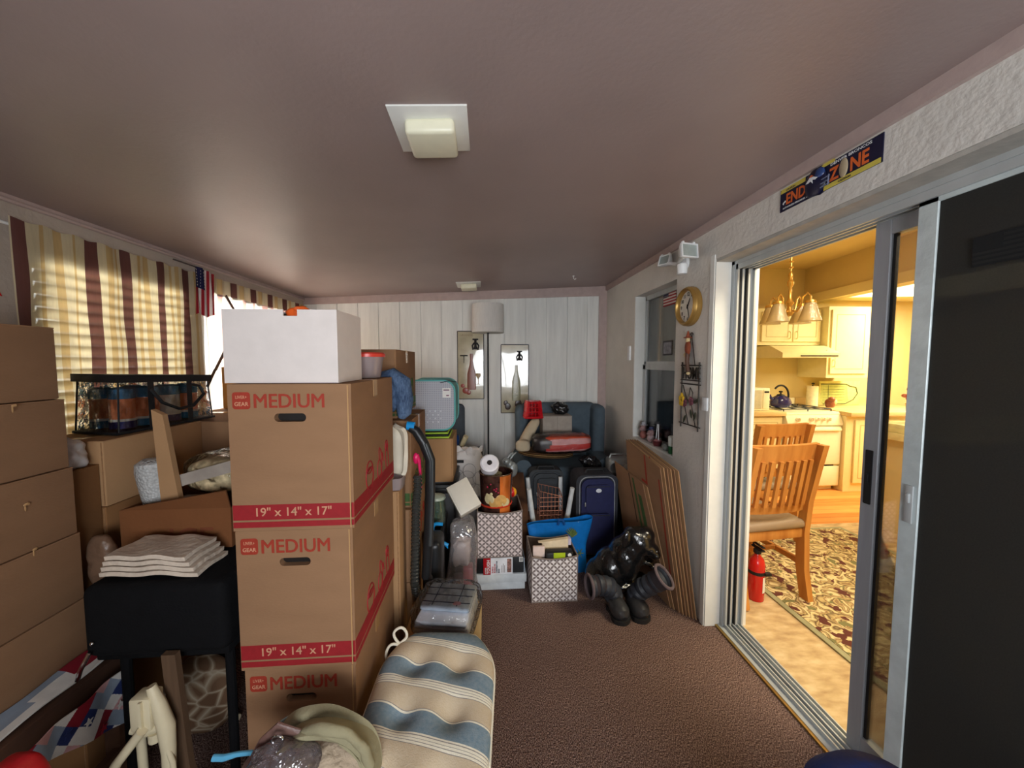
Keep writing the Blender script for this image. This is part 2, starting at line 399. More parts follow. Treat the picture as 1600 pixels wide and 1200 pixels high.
FRONT = lambda x, y, z, ry=0: TX((x, y, z)) @ Matrix.Rotation(R(ry), 4, 'Y') @ Matrix.Rotation(R(90), 4, 'X')      # lettering read from -y
RIGHTF = lambda x, y, z: TX((x, y, z)) @ Matrix.Rotation(R(90), 4, 'Z') @ Matrix.Rotation(R(90), 4, 'X')             # lettering read from +x
LEFTF = lambda x, y, z: TX((x, y, z)) @ Matrix.Rotation(R(-90), 4, 'Z') @ Matrix.Rotation(R(90), 4, 'X')             # lettering read from -x

# ---------------------------------------------------------------- the porch shell
XR = 1.23; XL = -1.741; YB = 3.729; YN = -1.3; XK = 1.44
def zc(x): return 2.107+(x-XL)*(2.262-2.107)/(XR-XL)
M_carpet = pattern('brown_flecked_carpet', 'carpet')
M_ceil = mat('mauve_gloss_ceiling_paint', (152, 134, 130), rough=0.42, var=0.10, scale=1.6, bump=0.07, bscale=70, spec=0.5)
M_ctrim = mat('dusty_pink_trim_paint', (178, 158, 152), rough=0.5, var=0.06, bump=0.08)
M_wallR = mat('off_white_textured_wall', (212, 208, 200), rough=0.7, var=0.05, scale=6, bump=0.35, bscale=45)
M_wallL = mat('greige_textured_wall', (176, 164, 152), rough=0.7, var=0.06, scale=6, bump=0.35, bscale=45)
M_panel = mat('white_painted_panelling', (226, 227, 222), rough=0.6, var=0.07, scale=9, stretch=(3, 1, 0.3), bump=0.12, bscale=50)
M_white = mat('white_gloss_trim', (226, 226, 220), rough=0.4, var=0.03, bump=0.03)
M_alu = mat('brushed_aluminium', (158, 162, 168), rough=0.45, metal=0.25, var=0.06, scale=50, stretch=(1, 1, 0.1), bump=0.04)
M_alu2 = mat('mill_finish_aluminium', (182, 186, 186), rough=0.42, metal=0.3, var=0.05, stretch=(1, 1, 0.1), bump=0.03)
M_black = mat('black_rubber', (22, 22, 24), rough=0.6, var=0.1)
b = MB().box((XL-0.1, YN, -0.1), (XR+0.09, YB+0.1, 0)); struct('floor', b, M_carpet)
b = MB(); b.add([(XL-0.1, YN, zc(XL-.1)), (XK, YN, zc(XK)), (XK, YB+0.1, zc(XK)), (XL-0.1, YB+0.1, zc(XL-.1))], [(0,1,2,3)])
vs = [v.copy() for v in b.v]; b = MB(); b.add([*vs, *[v+V(0,0,0.08) for v in vs]], [(3,2,1,0),(4,5,6,7),(0,1,5,4),(1,2,6,5),(2,3,7,6),(3,0,4,7)]); struct('ceiling', b, M_ceil)
# left wall with a window band
def wall_x(name, x0, x1, ya, yb_, z1, holes, mt):
    """wall slab in the y-z plane with rectangular holes, as one mesh"""
    bb = MB(); ys = sorted({ya, yb_, *[h[0] for h in holes], *[h[1] for h in holes]})
    for i in range(len(ys)-1):
        a, c = ys[i], ys[i+1]; hs = sorted([(h[2], h[3]) for h in holes if h[0] <= a+1e-6 and h[1] >= c-1e-6]); z = 0.0
        for lo, hi in hs:
            if lo > z: bb.box((x0, a, z), (x1, c, lo))
            z = hi
        if z < z1: bb.box((x0, a, z), (x1, c, z1))
    return struct(name, bb, mt)
W1 = (1.57, 2.29, 1.02, 1.932); W2 = (2.42, 3.60, 1.02, 1.925); W0 = (-0.9, 0.9, 1.02, 1.945)
wall_x('wall_left', XL-0.1, XL, YN, YB, 2.16, [W1, W2, W0], M_wallL)
wall_x('wall_right', XR, XK-0.004, YN, YB, 2.29, [(0.10, 1.93, 0.0, 2.045), (2.33, 3.0, 0.86, 2.03)], M_wallR)
# back wall: vertical panelling boards in one mesh
b = MB(); b.box((XL-0.1, YB+0.012, 0), (XK, YB+0.1, 2.29)); px = atY(560, 520, YB).x
x = XL
edges = [XL]+[atY(p, 520, YB).x for p in (560, 592, 625, 658, 690, 723, 755, 788, 821, 853, 886, 917)]+[XR]
pre = []; st = edges[2]-edges[1]; q = edges[1]-st
while q > XL+0.05: pre.append(q); q -= st
edges = [XL]+sorted(pre)+edges[1:]
for a, c in zip(edges, edges[1:]): b.box((a+0.003, YB, 0), (c-0.003, YB+0.014, 2.27), 0.0015, 1)
struct('wall_back', b, M_panel)
wb = MB(); wb.box((XL-0.1, YN-0.1, 0), (-0.30, YN, 2.29)); wb.box((1.12, YN-0.1, 0), (XK, YN, 2.29)); wb.box((-0.30, YN-0.1, 0), (1.12, YN, 0.85)); wb.box((-0.30, YN-0.1, 1.80), (1.12, YN, 2.29)); struct('wall_front', wb, M_wallR)
# trims
b = MB()
zl, zr = zc(XL), zc(XR)
b.add([(XL, YB-0.014, 2.045), (1.165, YB-0.014, 2.163), (1.165, YB-0.014, zc(1.165)), (XL, YB-0.014, zl), (XL, YB+0.004, 2.045), (1.165, YB+0.004, 2.163), (1.165, YB+0.004, zc(1.165)), (XL, YB+0.004, zl)],
      [(0,1,2,3),(4,7,6,5),(0,4,5,1),(3,2,6,7),(1,5,6,2),(0,3,7,4)])
struct('trim_1', b, M_ctrim)
b = MB().box((1.150, YB-0.018, 0), (XR, YB+0.004, 2.26)); struct('trim_2', b, M_ctrim)
b = MB().box((XR-0.016, YN, 2.214), (XR+0.004, YB-0.018, 2.264)); struct('trim_3', b, M_ctrim)
b = MB(); b.tube([(XL+0.006, YN, 2.088), (XL+0.006, YB, 2.088)], 0.010, 8); b.box((XL, YN, 2.088), (XL+0.010, YB, 2.11)); struct('trim_4', b, M_ctrim)
# window frames, blinds, panes on the left
M_glass = glassy('clear_window_glass', refl=0.05)
M_wood = pattern('pale_window_wood', 'wood', a=(150, 134, 112), b=(178, 162, 140))
def left_window(name, w, mull):
    y0, y1, z0, z1 = w; f = MB()
    for a, c in (((y0, z0), (y0+0.035, z1)), ((y1-0.035, z0), (y1, z1)), ((y0, z0), (y1, z0+0.035)), ((y0, z1-0.022), (y1, z1))):
        f.box((XL-0.075, a[0], a[1]), (XL-0.035, c[0], c[1]))
    for m_ in mull: f.box((XL-0.070, m_-0.012, z0), (XL-0.040, m_+0.012, z1))
    o = struct(name, f, M_white); p = MB().box((XL-0.058, y0, z0), (XL-0.054, y1, z1)); p.build('pane', M_glass, o, False)
    return o
left_window('window_1', W1, [1.90]); left_window('window_2', W2, [3.01]); left_window('window_added', W0, [0.0])  # the third window is out of view, added for extra daylight
# rear window (behind the viewer)
f = MB()
for a, c in (((-0.30, .85), (-0.26, 1.80)), ((1.08, .85), (1.12, 1.80)), ((-0.30, .85), (1.12, .89)), ((-0.30, 1.76), (1.12, 1.80)), ((0.39, .85), (0.43, 1.80))): f.box((a[0], YN-0.07, a[1]), (c[0], YN-0.03, c[1]))
o = struct('window_4', f, M_white); MB().box((-0.30, YN-0.052, .85), (1.12, YN-0.048, 1.80)).build('pane', M_glass, o, False)
# ---- sash window in the right wall
f = MB(); x0 = XR+0.085; x1 = x0+0.03
for y0, y1, z0, z1 in ((2.33, 2.365, .86, 2.03), (2.965, 3.0, .86, 2.03), (2.33, 3.0, 1.995, 2.03), (2.33, 3.0, .86, .9), (2.33, 3.0, 1.455, 1.50)): f.box((x0, y0, z0), (x1, y1, z1))
f.box((x0-0.012, 2.94, .86), (x0, 2.985, 1.47)); f.box((x0-0.012, 2.35, 1.435), (x0, 3.0, 1.475))
W5 = struct('window_5', f, M_alu2)
MB().box((x0+0.014, 2.33, .9), (x0+0.018, 3.0, 1.995)).build('pane', M_glass, W5, False)
b = MB().box((XR+0.001, 2.331, .845), (XR+0.085, 2.999, .872)); b.build('window_sill', M_white, W5, False)
b = MB().box((XR+0.002, 2.990, .872), (XR+0.085, 3.0, 2.029)); b.build('jamb_lining', M_white, W5, False)
# closed grey roller blind and added dark sheet for the unlit room below, behind the sash
b = MB().sheet(lambda u, v: (XK+0.01+0.012*math.sin(u*40), 2.30+u*0.72, 1.46+v*0.58), 60, 2, 0.003); solo('window_curtain', b, cloth('pale_grey_curtain', (206, 212, 206), .5), 'pale grey curtain behind the upper pane of the inner sash window', 'curtain')
b = MB().sheet(lambda u, v: (XK+0.01+0.008*math.sin(u*55), 2.30+u*0.72, .80+v*0.655), 60, 2, 0.003); solo('dark_room_sheet', b, mat('unlit_room_taupe', (58, 54, 50), var=0.12, stretch=(1, 4, .3)), 'dark taupe sheet standing for the unlit room behind the lower pane of the inner sash window', 'curtain')
# ---------------------------------------------------------------- sliding door
fr = MB()
fr.box((XR+0.09, 1.905, 0.0), (XK, 1.93, 2.045)); 
for x in (1.325, 1.352, 1.385, 1.42): fr.box((x, 1.885, 0.03), (x+0.010, 1.93, 2.03))
fr.box((XR+0.09, 0.10, 2.012), (XK, 1.93, 2.045))
for x in (1.325, 1.352, 1.385, 1.42): fr.box((x, 0.10, 1.985), (x+0.010, 1.90, 2.02))
fr.box((XR+0.09, 0.10, 0), (XK, 0.135, 2.045))
fr.m(M_alu2)
fr.box((XR+0.075, 0.10, -0.02), (XK, 1.93, 0.012))
for x in (1.330, 1.350, 1.372, 1.398, 1.418): fr.box((x, 0.10, 0.01), (x+0.006, 1.90, 0.030))
fr.m(mat('brass_threshold_strip', (170, 140, 80), rough=0.35, metal=0.8)).box((XR+0.062, 0.10, -0.01), (XR+0.075, 1.93, 0.010))
fr.m(M_black).box((1.356, 0.10, 0.010), (1.371, 1.90, 0.016)); fr.box((1.378, 1.886, 0.03), (1.384, 1.90, 2.0)); fr.box((1.340, 1.89, 0.03), (1.351, 1.90, 2.0))
D1 = struct('door_1', fr, M_alu2)
b = MB().box((XR+0.001, 1.925, 0), (XR+0.088, 1.945, 2.07)); b.box((XR-0.006, 1.93, 0), (XR+0.001, 1.965, 2.07)); b.build('jamb_lining', M_white, D1, False)
b = MB().box((XR+0.002, 0.10, 2.030), (XR+0.09, 1.93, 2.044)); b.build('head_lining', mat('putty_head_lining', (172, 168, 160), rough=.6), D1, False)
# sliding panel: door_2
ys0, ys1 = 1.196, 1.251; x0, x1 = 1.386, 1.416
p = MB(); p.box((x0, ys0, 0.025), (x1, ys1, 1.99), 0.003, 1); p.box((x0, 0.14, 1.935), (x1, ys0, 1.99)); p.box((x0, 0.14, 0.025), (x1, ys0, 0.105)); p.box((x0, 0.14, .02), (x1, 0.2, 1.99))
p.m(M_black); p.box((1.395, ys0-0.010, 0.10), (1.407, ys0, 1.94))
D2 = struct('door_2', p, M_alu)
MB().box((1.399, 0.14, 0.1), (1.403, ys0, 1.94)).build('pane', M_glass, D2, False)
h = MB(); zt, zb_ = atX(1358, 703, x0).z, atX(1352, 786, x0).z
h.prism(rrect(1.212, zb_, 1.236, zt, 0.003), x0-0.004, x0+0.002, 'yz'); h.box((x0-0.010, 1.219, (zt+zb_)/2-0.02), (x0-0.003, 1.229, (zt+zb_)/2+0.012), .002)
h.build('door_handle', M_black, D2)
# screen panel: door_3
sx0, sx1 = 1.334, 1.349; M_scr = mat('grey_white_screen_frame', (196, 206, 206), rough=0.4, metal=0.2)
p = MB(); yf = atX(1408, 740, sx0).y
ZT = atX(1437, 297, sx0).z
for a, c in (((yf-0.052, 0.03), (yf, ZT)), ((0.15, ZT-0.055), (yf, ZT)), ((0.15, 0.03), (yf, 0.09)), ((0.15, 0.03), (0.20, ZT))): p.box((sx0, a[0], a[1]), (sx1, c[0], c[1]), 0.002, 1)
D3 = struct('door_3', p, M_scr)
ms = bpy.data.materials.new('dark_insect_screen'); ms.use_nodes = True; N = ms.node_tree.nodes; L = ms.node_tree.links
bs = N['Principled BSDF']; bs.inputs['Roughness'].default_value = 0.75
tc = N.new('ShaderNodeTexCoord'); nn = N.new('ShaderNodeTexNoise'); nn.inputs['Scale'].default_value = 260; rr = N.new('ShaderNodeValToRGB')
rr.color_ramp.elements[0].color = (.005, .005, .0042, 1); rr.color_ramp.elements[1].color = (.022, .021, .017, 1); L.new(tc.outputs['Object'], nn.inputs['Vector']); L.new(nn.outputs['Fac'], rr.inputs[0]); L.new(rr.outputs[0], bs.inputs['Base Color'])
bs.inputs['Alpha'].default_value = 0.95
MB().box((sx0+0.005, 0.19, 0.08), (sx0+0.0065, yf-0.05, ZT-0.05)).build('screen_mesh', ms, D3, False)
h = MB(); hz = atX(1414, 790, sx0).z
h.box((sx0-0.006, yf-0.040, hz-0.05), (sx0, yf-0.018, hz+0.07), .002); h.box((sx0-0.012, yf-0.034, hz+0.015), (sx0-0.004, yf-0.024, hz+0.045), .002); h.build('door_latch', M_alu2, D3)
# faint flag decal on the glass beside the screen
A = atX(1521, 372, sx0-0.002); B_ = atX(1600, 355, sx0-0.002); hgt = A.z-atX(1519, 418, sx0-0.002).z
fl = MB(); dk = mat('soot_black_decal', (12, 13, 15), rough=.8); dk2 = mat('dull_grey_decal', (26, 26, 24), rough=.8)
y_l = A.y; y_r = A.y-hgt*1.9; zt = A.z; xx = sx0-0.0012
fl.m(dk2).box((xx, y_r, zt-hgt), (xx+0.001, y_l, zt))
for i in range(7):
    yy = y_l; z1_ = zt-hgt*(2*i)/13; fl.m(dk).box((xx-0.0006, y_r, z1_-hgt/13), (xx, yy, z1_))
fl.box((xx-0.001, y_l-hgt*0.76, zt-hgt*7/13), (xx, y_l, zt))
solo('flag_decal', fl, dk, 'faint dark stars and stripes flag decal on the door screen', 'decal')
# ---------------------------------------------------------------- kitchen shell
M_kwall = mat('tan_gold_kitchen_wall', (214, 194, 140), rough=.7, var=.04, scale=3, bump=.1)
M_kwall2 = mat('cream_kitchen_wall', (232, 216, 160), rough=.6, var=.03, scale=3, bump=.05)
M_cab = mat('cream_cabinet_paint', (232, 220, 168), rough=.45, var=.03, bump=.03)
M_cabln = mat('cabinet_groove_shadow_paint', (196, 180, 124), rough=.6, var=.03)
M_tile = pattern('tan_stone_vinyl', 'granite'); M_plank = pattern('honey_oak_planks', 'planks', w=0.09)
YK = 4.62
b = MB(); b.box((XK, -0.6, -0.1), (6.2, 3.12, 0.0)); struct('floor_kitchen', b, M_tile)
b = MB(); b.box((XK, 3.12, -0.1), (6.2, YK, 0.001)); struct('floor_oak', b, M_plank)
b = MB(); b.box((XK-0.2, YK, 0), (6.2, YK+0.1, 2.8)); struct('wall_kitchen_back', b, M_kwall)
b = MB(); b.box((6.2, -0.6, 0), (6.3, YK, 2.8)); struct('wall_kitchen_far', b, M_kwall)
b = MB(); b.box((XK-0.2, -0.7, 0), (6.3, -0.6, 2.8)); struct('wall_kitchen_near', b, M_kwall)
b = MB(); b.box((XK-0.2, -0.6, 2.26), (XK, YK, 2.8)); b.box((XK-.2, 3.74+.1, 0), (XK, YK, 2.26)); struct('wall_kitchen_side', b, M_kwall)
b = MB(); b.box((XK-.2, -0.6, 2.7), (6.3, YK, 2.8)); struct('ceiling_kitchen', b, M_kwall)
struct('trim_7', MB().box((XK, 1.915, 0), (XK+.028, 1.945, 2.08)).box((XK, .05, 2.02), (XK+.02, 1.90, 2.08)), M_white)
# beam: skew header between the two ceilings
P0 = V(4.17, 4.62, 0); P1 = V(3.82, 2.1, 0)
def beam(z0, z1, w, mt, name, off=0.0, cap=None):
    d = (P1-P0).normalized(); n = V(-d.y, d.x, 0)
    if n.x < 0: n = -n
    P2 = P1+(P1-P0)*1.0
    q = [P0+n*off, P2+n*off, P2+n*(off+w), P0+n*(off+w)]
    bb = MB(); bb.prism([(v.x, v.y) for v in q], z0, z1); return struct(name, bb, mt)
ZB = 2.25
beam(ZB, 2.7, 0.12, M_kwall, 'wall_soffit'); beam(ZB-0.004, ZB+0.10, 0.02, M_kwall2, 'trim_5', -0.02)
# low kitchen ceiling with light panels
d = (P1-P0).normalized(); n = V(-d.y, d.x, 0); n = n if n.x > 0 else -n
def kq(a, t): return P0+d*t+n*a
b = MB(); q = [kq(0.12, 0), kq(0.12, 5.0), V(6.2, -0.5, 0), V(6.2, 4.62, 0)]; b.prism([(v.x, v.y) for v in q], 2.30, 2.32); struct('ceiling_lowered', b, M_cab)
T = thing('ceiling_light_panel', 'bright flush light panel in the lowered kitchen ceiling', 'ceiling light', kq(1.0, 1.4)+V(0, 0, 2.28))
b = MB(); q = [kq(.32, .30), kq(.32, 2.6), kq(1.6, 2.6), kq(1.6, .30)]; b.prism([(v.x, v.y) for v in q], 2.288, 2.296); part('diffuser', b, emit('warm_light_diffuser', (255, 240, 190), 3.0), T)
b = MB(); b.prism([(v.x, v.y) for v in [kq(.28, .26), kq(.28, 2.64), kq(1.64, 2.64), kq(1.64, .26)]], 2.282, 2.300, holes=[[(v.x, v.y) for v in q]]); part('frame', b, M_cab, T)
# ---------------------------------------------------------------- kitchen furniture
def knob(bb, x, y, z, r=0.018): bb.lathe([(0.0, -0.03), (r*0.7, -0.028), (r, -0.012), (r, 0.0)], (x, y, z), 14, 'y')
def cabinet(name, label, x0, x1, y0, y1, z0, z1, doors, handles, top=None, group=None):
    T = thing(name, label, 'cabinet', ((x0+x1)/2, (y0+y1)/2, z0), 0, group)
    part('body', MB().box((x0, y0+0.02, z0), (x1, y1, z1)), M_cab, T)
    for (dx0, dx1, dz0, dz1), hs in zip(doors, handles):
        d = MB().box((dx0, y0, dz0), (dx1, y0+0.019, dz1), 0.003, 1)
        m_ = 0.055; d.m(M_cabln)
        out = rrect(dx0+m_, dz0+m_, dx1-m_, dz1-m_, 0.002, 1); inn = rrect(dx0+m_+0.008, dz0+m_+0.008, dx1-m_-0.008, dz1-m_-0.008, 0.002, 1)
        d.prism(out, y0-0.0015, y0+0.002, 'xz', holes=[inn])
        o = part('door', d, M_cab, T)
        if hs:
            h = MB().tube([(hs[0], y0, hs[1]-0.045), (hs[0], y0-0.022, hs[1]-0.035), (hs[0], y0-0.026, hs[1]), (hs[0], y0-0.022, hs[1]+0.035), (hs[0], y0, hs[1]+0.045)], 0.006, 8)
            hh = h.build('handle', M_cab, o, True, shift=T.location)
    return T
cabinet('wall_cabinet', 'cream double door wall cabinet above the range hood', 3.30, 4.115, 4.28, YK-0.002, 1.70, 2.14,
        [(3.34, 3.735, 1.74, 2.10), (3.745, 4.10, 1.74, 2.10)], [(3.695, 1.82), (3.785, 1.82)])
cabinet('wall_cabinet', 'tall cream corner wall cabinet right of the range hood', 4.12, 4.66, 4.18, YK-0.002, 1.30, 2.16,
        [(4.15, 4.63, 1.35, 2.12)], [(4.185, 1.48)])
T = thing('range_hood', 'cream range hood under the double wall cabinet', 'range hood', (3.8, 4.3, 1.53))
b = MB(); b.prism([(YK-0.01, 1.69), (4.22, 1.69), (4.02, 1.60), (4.02, 1.545), (YK-0.01, 1.545)], 3.40, 4.11, 'yz'); part('canopy', b, M_cab, T)
b = MB().box((3.62, 4.015, 1.557), (4.08, 4.021, 1.572)); part('vent_slot', b, mat('dark_vent', (70, 62, 40)), T)
b = MB().lathe([(0, 0), (.010, 0), (.010, .012)], (4.0, 4.085, 1.625), 12, 'y'); part('switch_knob', b, mat('dark_vent', (70, 62, 40)), T)
# stove
T = thing('gas_stove', 'white gas stove with five knobs in the kitchen', 'stove', (3.755, 4.27, 0))
M_enam = mat('cream_white_enamel', (240, 234, 204), rough=.25, var=.02, bump=0)
b = MB().box((3.43, 3.965, 0.05), (4.09, YK-0.02, 0.90)); b.box((3.46, 4.0, 0), (4.06, 4.5, 0.05)); part('body', b, M_enam, T)
b = MB().prism([(3.93, 0.765), (3.925, 0.79), (3.975, 0.905), (4.02, 0.912), (4.02, 0.765)], 3.42, 4.095, 'yz'); o = part('control_panel', b, M_enam, T)
for kx in (3.555, 3.715, 3.785, 3.855, 3.925):
    k = MB().lathe([(0.024, 0.0), (0.026, -0.012), (0.016, -0.016), (0.012, -0.034), (0.0, -0.036)], (kx, 3.945, 0.84), 14, 'y'); k.box((kx-.004, 3.902, 0.822), (kx+.004, 3.93, 0.858)); part('knob', k, M_enam, T)
b = MB().box((3.43, 3.935, 0.31), (4.085, 3.965, 0.755), .006); o = part('oven_door', b, M_enam, T)
h = MB().box((3.45, 3.905, 0.705), (4.065, 3.935, 0.735), .008); sub('handle', h, M_enam, o, T)
b = MB().box((3.43, 3.938, 0.06), (4.085, 3.965, 0.290), .006); b.m(M_black).box((3.50, 3.945, 0.293), (4.02, 3.966, 0.306)); b.mats; part('drawer', b, M_enam, T)
b = MB().box((3.43, 3.975, 0.90), (4.09, YK-0.03, 0.918), .004); part('cooktop', b, M_enam, T)
b = MB(); 
for gx in (3.45, 3.62, 3.79, 3.90, 4.04): b.tube([(gx, 4.03, .945), (gx, 4.50, .945)], .006, 6)
for gy in (4.03, 4.18, 4.33, 4.50): b.tube([(3.45, gy, .945), (4.04, gy, .945)], .006, 6)
for gx in (3.45, 3.75, 4.04):
    for gy in (4.03, 4.50): b.tube([(gx, gy, .917), (gx, gy, .945)], .006, 6)
part('burner_grate', b, M_black, T)
b = MB().box((3.44, YK-.03, .90), (4.08, YK-.005, 1.02), .005); part('backguard', b, M_enam, T)
# left base cabinet, counter, microwave
M_ctop = pattern('butcher_counter', 'wood', a=(206, 176, 118), b=(224, 198, 142), st=(.15, 1, 1))
cabinet('base_cabinet', 'cream base cabinet left of the stove', 2.75, 3.415, 3.98, YK-.002, 0.0, 0.875, [(2.78, 3.40, 0.72, 0.86), (2.78, 3.40, 0.08, 0.70)], [None, None])
solo('countertop', MB().box((2.72, 3.945, .877), (3.417, YK-.002, .925), .004), M_ctop, 'butcher coloured counter left of the stove', 'counter')
T = thing('microwave_oven', 'small white microwave on the left counter', 'microwave', (3.1, 4.2, .925))
b = MB().box((2.85, 4.06, .927), (3.30, 4.40, 1.19), .008); part('case', b, M_enam, T)
b = MB().box((3.215, 4.052, .95), (3.29, 4.061, 1.17), .002); b.m(M_black).box((3.225, 4.048, 1.135), (3.28, 4.053, 1.155)); part('control_panel', b, M_enam, T)
b = MB().box((2.87, 4.052, .95), (3.20, 4.061, 1.17), .004); part('door', b, mat('smoked_oven_door', (190, 184, 160), rough=.2), T)
# kettle on the back left burner
kx, ky, kz = 3.55, 4.20, 0.952
T = thing('kettle', 'dark blue enamel kettle on the stove', 'kettle', (kx, ky, kz)); M_blue = mat('cobalt_enamel', (30, 32, 96), rough=.12, coat=.6, var=.05, bump=0)
b = MB().lathe([(0.085, 0), (0.105, .02), (0.112, .06), (0.095, .105), (0.05, .135), (0.035, .14)], (kx, ky, kz), 28); part('body', b, M_blue, T)
b = MB().lathe([(0.045, .136), (.035, .15), (.010, .156), (.008, .17), (.02, .178), (.02, .19), (0, .195)], (kx, ky, kz), 20); part('lid', b, M_black, T)
b = MB().tube([(kx-.085, ky, kz+.07), (kx-.13, ky, kz+.12), (kx-.14, ky, kz+.15)], [.022, .016, .013], 12); part('spout', b, M_blue, T)
b = MB().tube([(kx+.10*math.cos(a)-0.0, ky, kz+.135+.125*math.sin(a)) for a in [R(x) for x in range(-30, 150, 12)]], .011, 10); part('handle', b, M_black, T)
# paper towel roll, ceramic pitcher board, small bird jar
solo('paper_towel_roll', MB().lathe([(.018, 0), (.062, 0), (.062, .26), (.018, .26), (.018, 0)], (4.20, 4.46, .926), 24, caps=False), mat('paper_towel', (244, 234, 200), bump=.2), 'paper towel roll beside the stove', 'paper towel') 
T = thing('towel_holder', 'dark upright holder rod through the paper towel roll', 'holder', (4.20, 4.46, .926)); 
b = MB().tube([(4.20, 4.46, .93), (4.20, 4.46, 1.20)], .007, 8); part('rod', b, M_black, T); b = MB().blob((4.205, 4.46, 1.215), (.022, .012, .012), nu=12, nv=8); part('finial', b, M_black, T)
cabinet('base_cabinet', 'cream corner base cabinet right of the stove', 4.10, 5.3, 3.88, YK-.002, 0.0, 0.875, [(4.20, 4.75, 0.10, 0.83)], [None])
solo('countertop', MB().box((4.097, 3.84, .877), (5.4, YK-.002, .925), .004).box((4.097, YK-.02, .925), (5.4, YK-.002, 1.02)), M_ctop, 'butcher coloured counter right of the stove', 'counter')
b = MB().box((4.11, 4.05, .927), (4.18, 4.12, .985), .02); 
b = MB().blob((4.12, 4.13, .995), (.052, .05, .062), amp=.01, freq=20, nu=24, nv=16, flat=.948); T = thing('bird_figurine', 'reddish brown bird shaped jar beside the stove top', 'figurine', (4.05, 4.05, .948)); T.location = (4.12, 4.13, .948)
part('body', b, mat('russet_glaze', (150, 88, 58), rough=.3), T); b = MB().blob((4.10, 4.09, 1.05), (.036, .036, .030), nu=18, nv=12); part('head', b, mat('russet_glaze', (150, 88, 58)), T)
b = MB().blob((4.145, 4.088, 1.02), (.022, .018, .03), nu=14, nv=10); part('breast', b, mat('cream_glaze', (236, 226, 170), rough=.3), T)
# glass cutting board with a pitcher design
T = thing('cutting_board', 'green glass cutting board with a pitcher outline, propped on the counter', 'cutting board', (4.62, 4.5, .925))
M_cb = mat('pale_green_glass_board', (206, 206, 140), rough=.12, coat=.5, bump=0); M_cbl = mat('dark_green_outline', (74, 84, 50)); M_cbf = mat('sage_fill', (178, 190, 118), rough=.2)
cx0, cx1 = 4.33, 4.90
b = MB().m(M_cb).box((cx0, 4.50, .927), (cx1, 4.512, 1.245), .004); b.m(M_cbf).prism([(cx0+.03, 1.20), (cx1-.19, 1.20), (cx1-.16, .985), (cx1-.22, .95), (cx0+.06, .95), (cx0+.02, .99)], 4.497, 4.5, 'xz'); part('board', b, M_cb, T)
b = MB(); b.tube([(cx0+.02, 4.496, 1.205), (cx1-.20, 4.496, 1.205), (cx1-.15, 4.496, 1.18), (cx1-.06, 4.496, 1.16), (cx1-.035, 4.496, 1.08), (cx1-.09, 4.496, 1.00), (cx1-.2, 4.496, .947), (cx0+.06, 4.496, .947)], .005, 6)
for i in range(6): b.tube([(cx0+.05, 4.496, 1.17-.035*i), (cx1-.22, 4.496, 1.17-.035*i)], .0016, 4)
b.tube([(cx0+.12, 4.496, 1.19), (cx0+.13, 4.496, .96)], .003, 5); part('pitcher_outline', b, M_cbl, T)
# peninsula seen through the sliding panel
T = thing('kitchen_peninsula', 'tan kitchen peninsula cabinet seen through the sliding glass', 'cabinet', (3.7, 2.9, 0))
part('body', MB().box((3.56, 2.62, 0), (4.9, 3.05, .82)), M_kwall, T)
b = MB().box((3.50, 2.54, .821), (4.9, 3.08, .885), .006); part('worktop', b, mat('cream_worktop', (232, 220, 160), rough=.35), T)
b = MB().box((3.52, 2.80, .886), (4.9, 3.08, .96), .006); part('raised_ledge', b, mat('cream_worktop', (232, 220, 160)), T)
b = MB().lathe([(.05, 0), (.055, .1), (.05, .22), (.058, .235), (.050, .235), (.045, .1), (.0, .02)], (3.98, 2.95, .962), 20); solo('canister', b, mat('cream_glaze', (236, 226, 170)), 'cream canister on the kitchen peninsula', 'canister')
b = MB().lathe([(.04, 0), (.055, .09), (.06, .11), (.05, .11), (.0, .03)], (3.56, 2.90, .962), 18); b = MB(); T = thing('flower_pot', 'yellow pot of orange flowers on the peninsula', 'flower pot', (3.52, 2.98, 1.2))
T.location = (3.76, 2.98, .962)
part('pot', MB().lathe([(.035, 0), (.05, .16), (.056, .17), (.045, .17), (0, .05)], (3.76, 2.98, .962), 18), mat('yellow_glaze', (230, 190, 70), rough=.3), T)
b = MB(); 
for i in range(9): b.blob((3.76+random.uniform(-.05, .05), 2.98+random.uniform(-.05, .05), 1.17+random.uniform(0, .09)), (.022, .022, .018), nu=10, nv=6)
part('blossoms', b, mat('orange_petals', (226, 128, 60)), T)
# chandelier
cx, cy, cz = 2.235, 2.6, 1.93; M_brass = mat('polished_brass', (214, 168, 84), rough=.25, metal=.7, var=.04, bump=0)
T = thing('chandelier', 'brass chandelier with ribbed glass shades in the dining area', 'chandelier', (cx, cy, 1.80))
b = MB().lathe([(.0, 1.83), (.018, 1.835), (.026, 1.86), (.016, 1.885), (.012, 1.90), (.028, 1.93), (.012, 1.96), (.009, 2.04), (.02, 2.06), (.022, 2.08), (.010, 2.10), (.016, 2.13), (.006, 2.16)], (cx, cy, 0), 20); b.tube([(cx, cy, 2.15), (cx, cy, 2.69)], .004, 6); part('stem', b, M_brass, T)
b = MB()
for i in range(12): b.lathe([(.012, 0), (.016, .006), (.012, .012)], (cx, cy, 2.18+i*.042), 10)
part('chain', b, M_brass, T)
M_shade = glassy('ribbed_glass_shade', tint=(1, .93, .78), refl=.3, rough=.1, milk=.30, milkcol=(1, .94, .78), bump=.3, bscale=60)
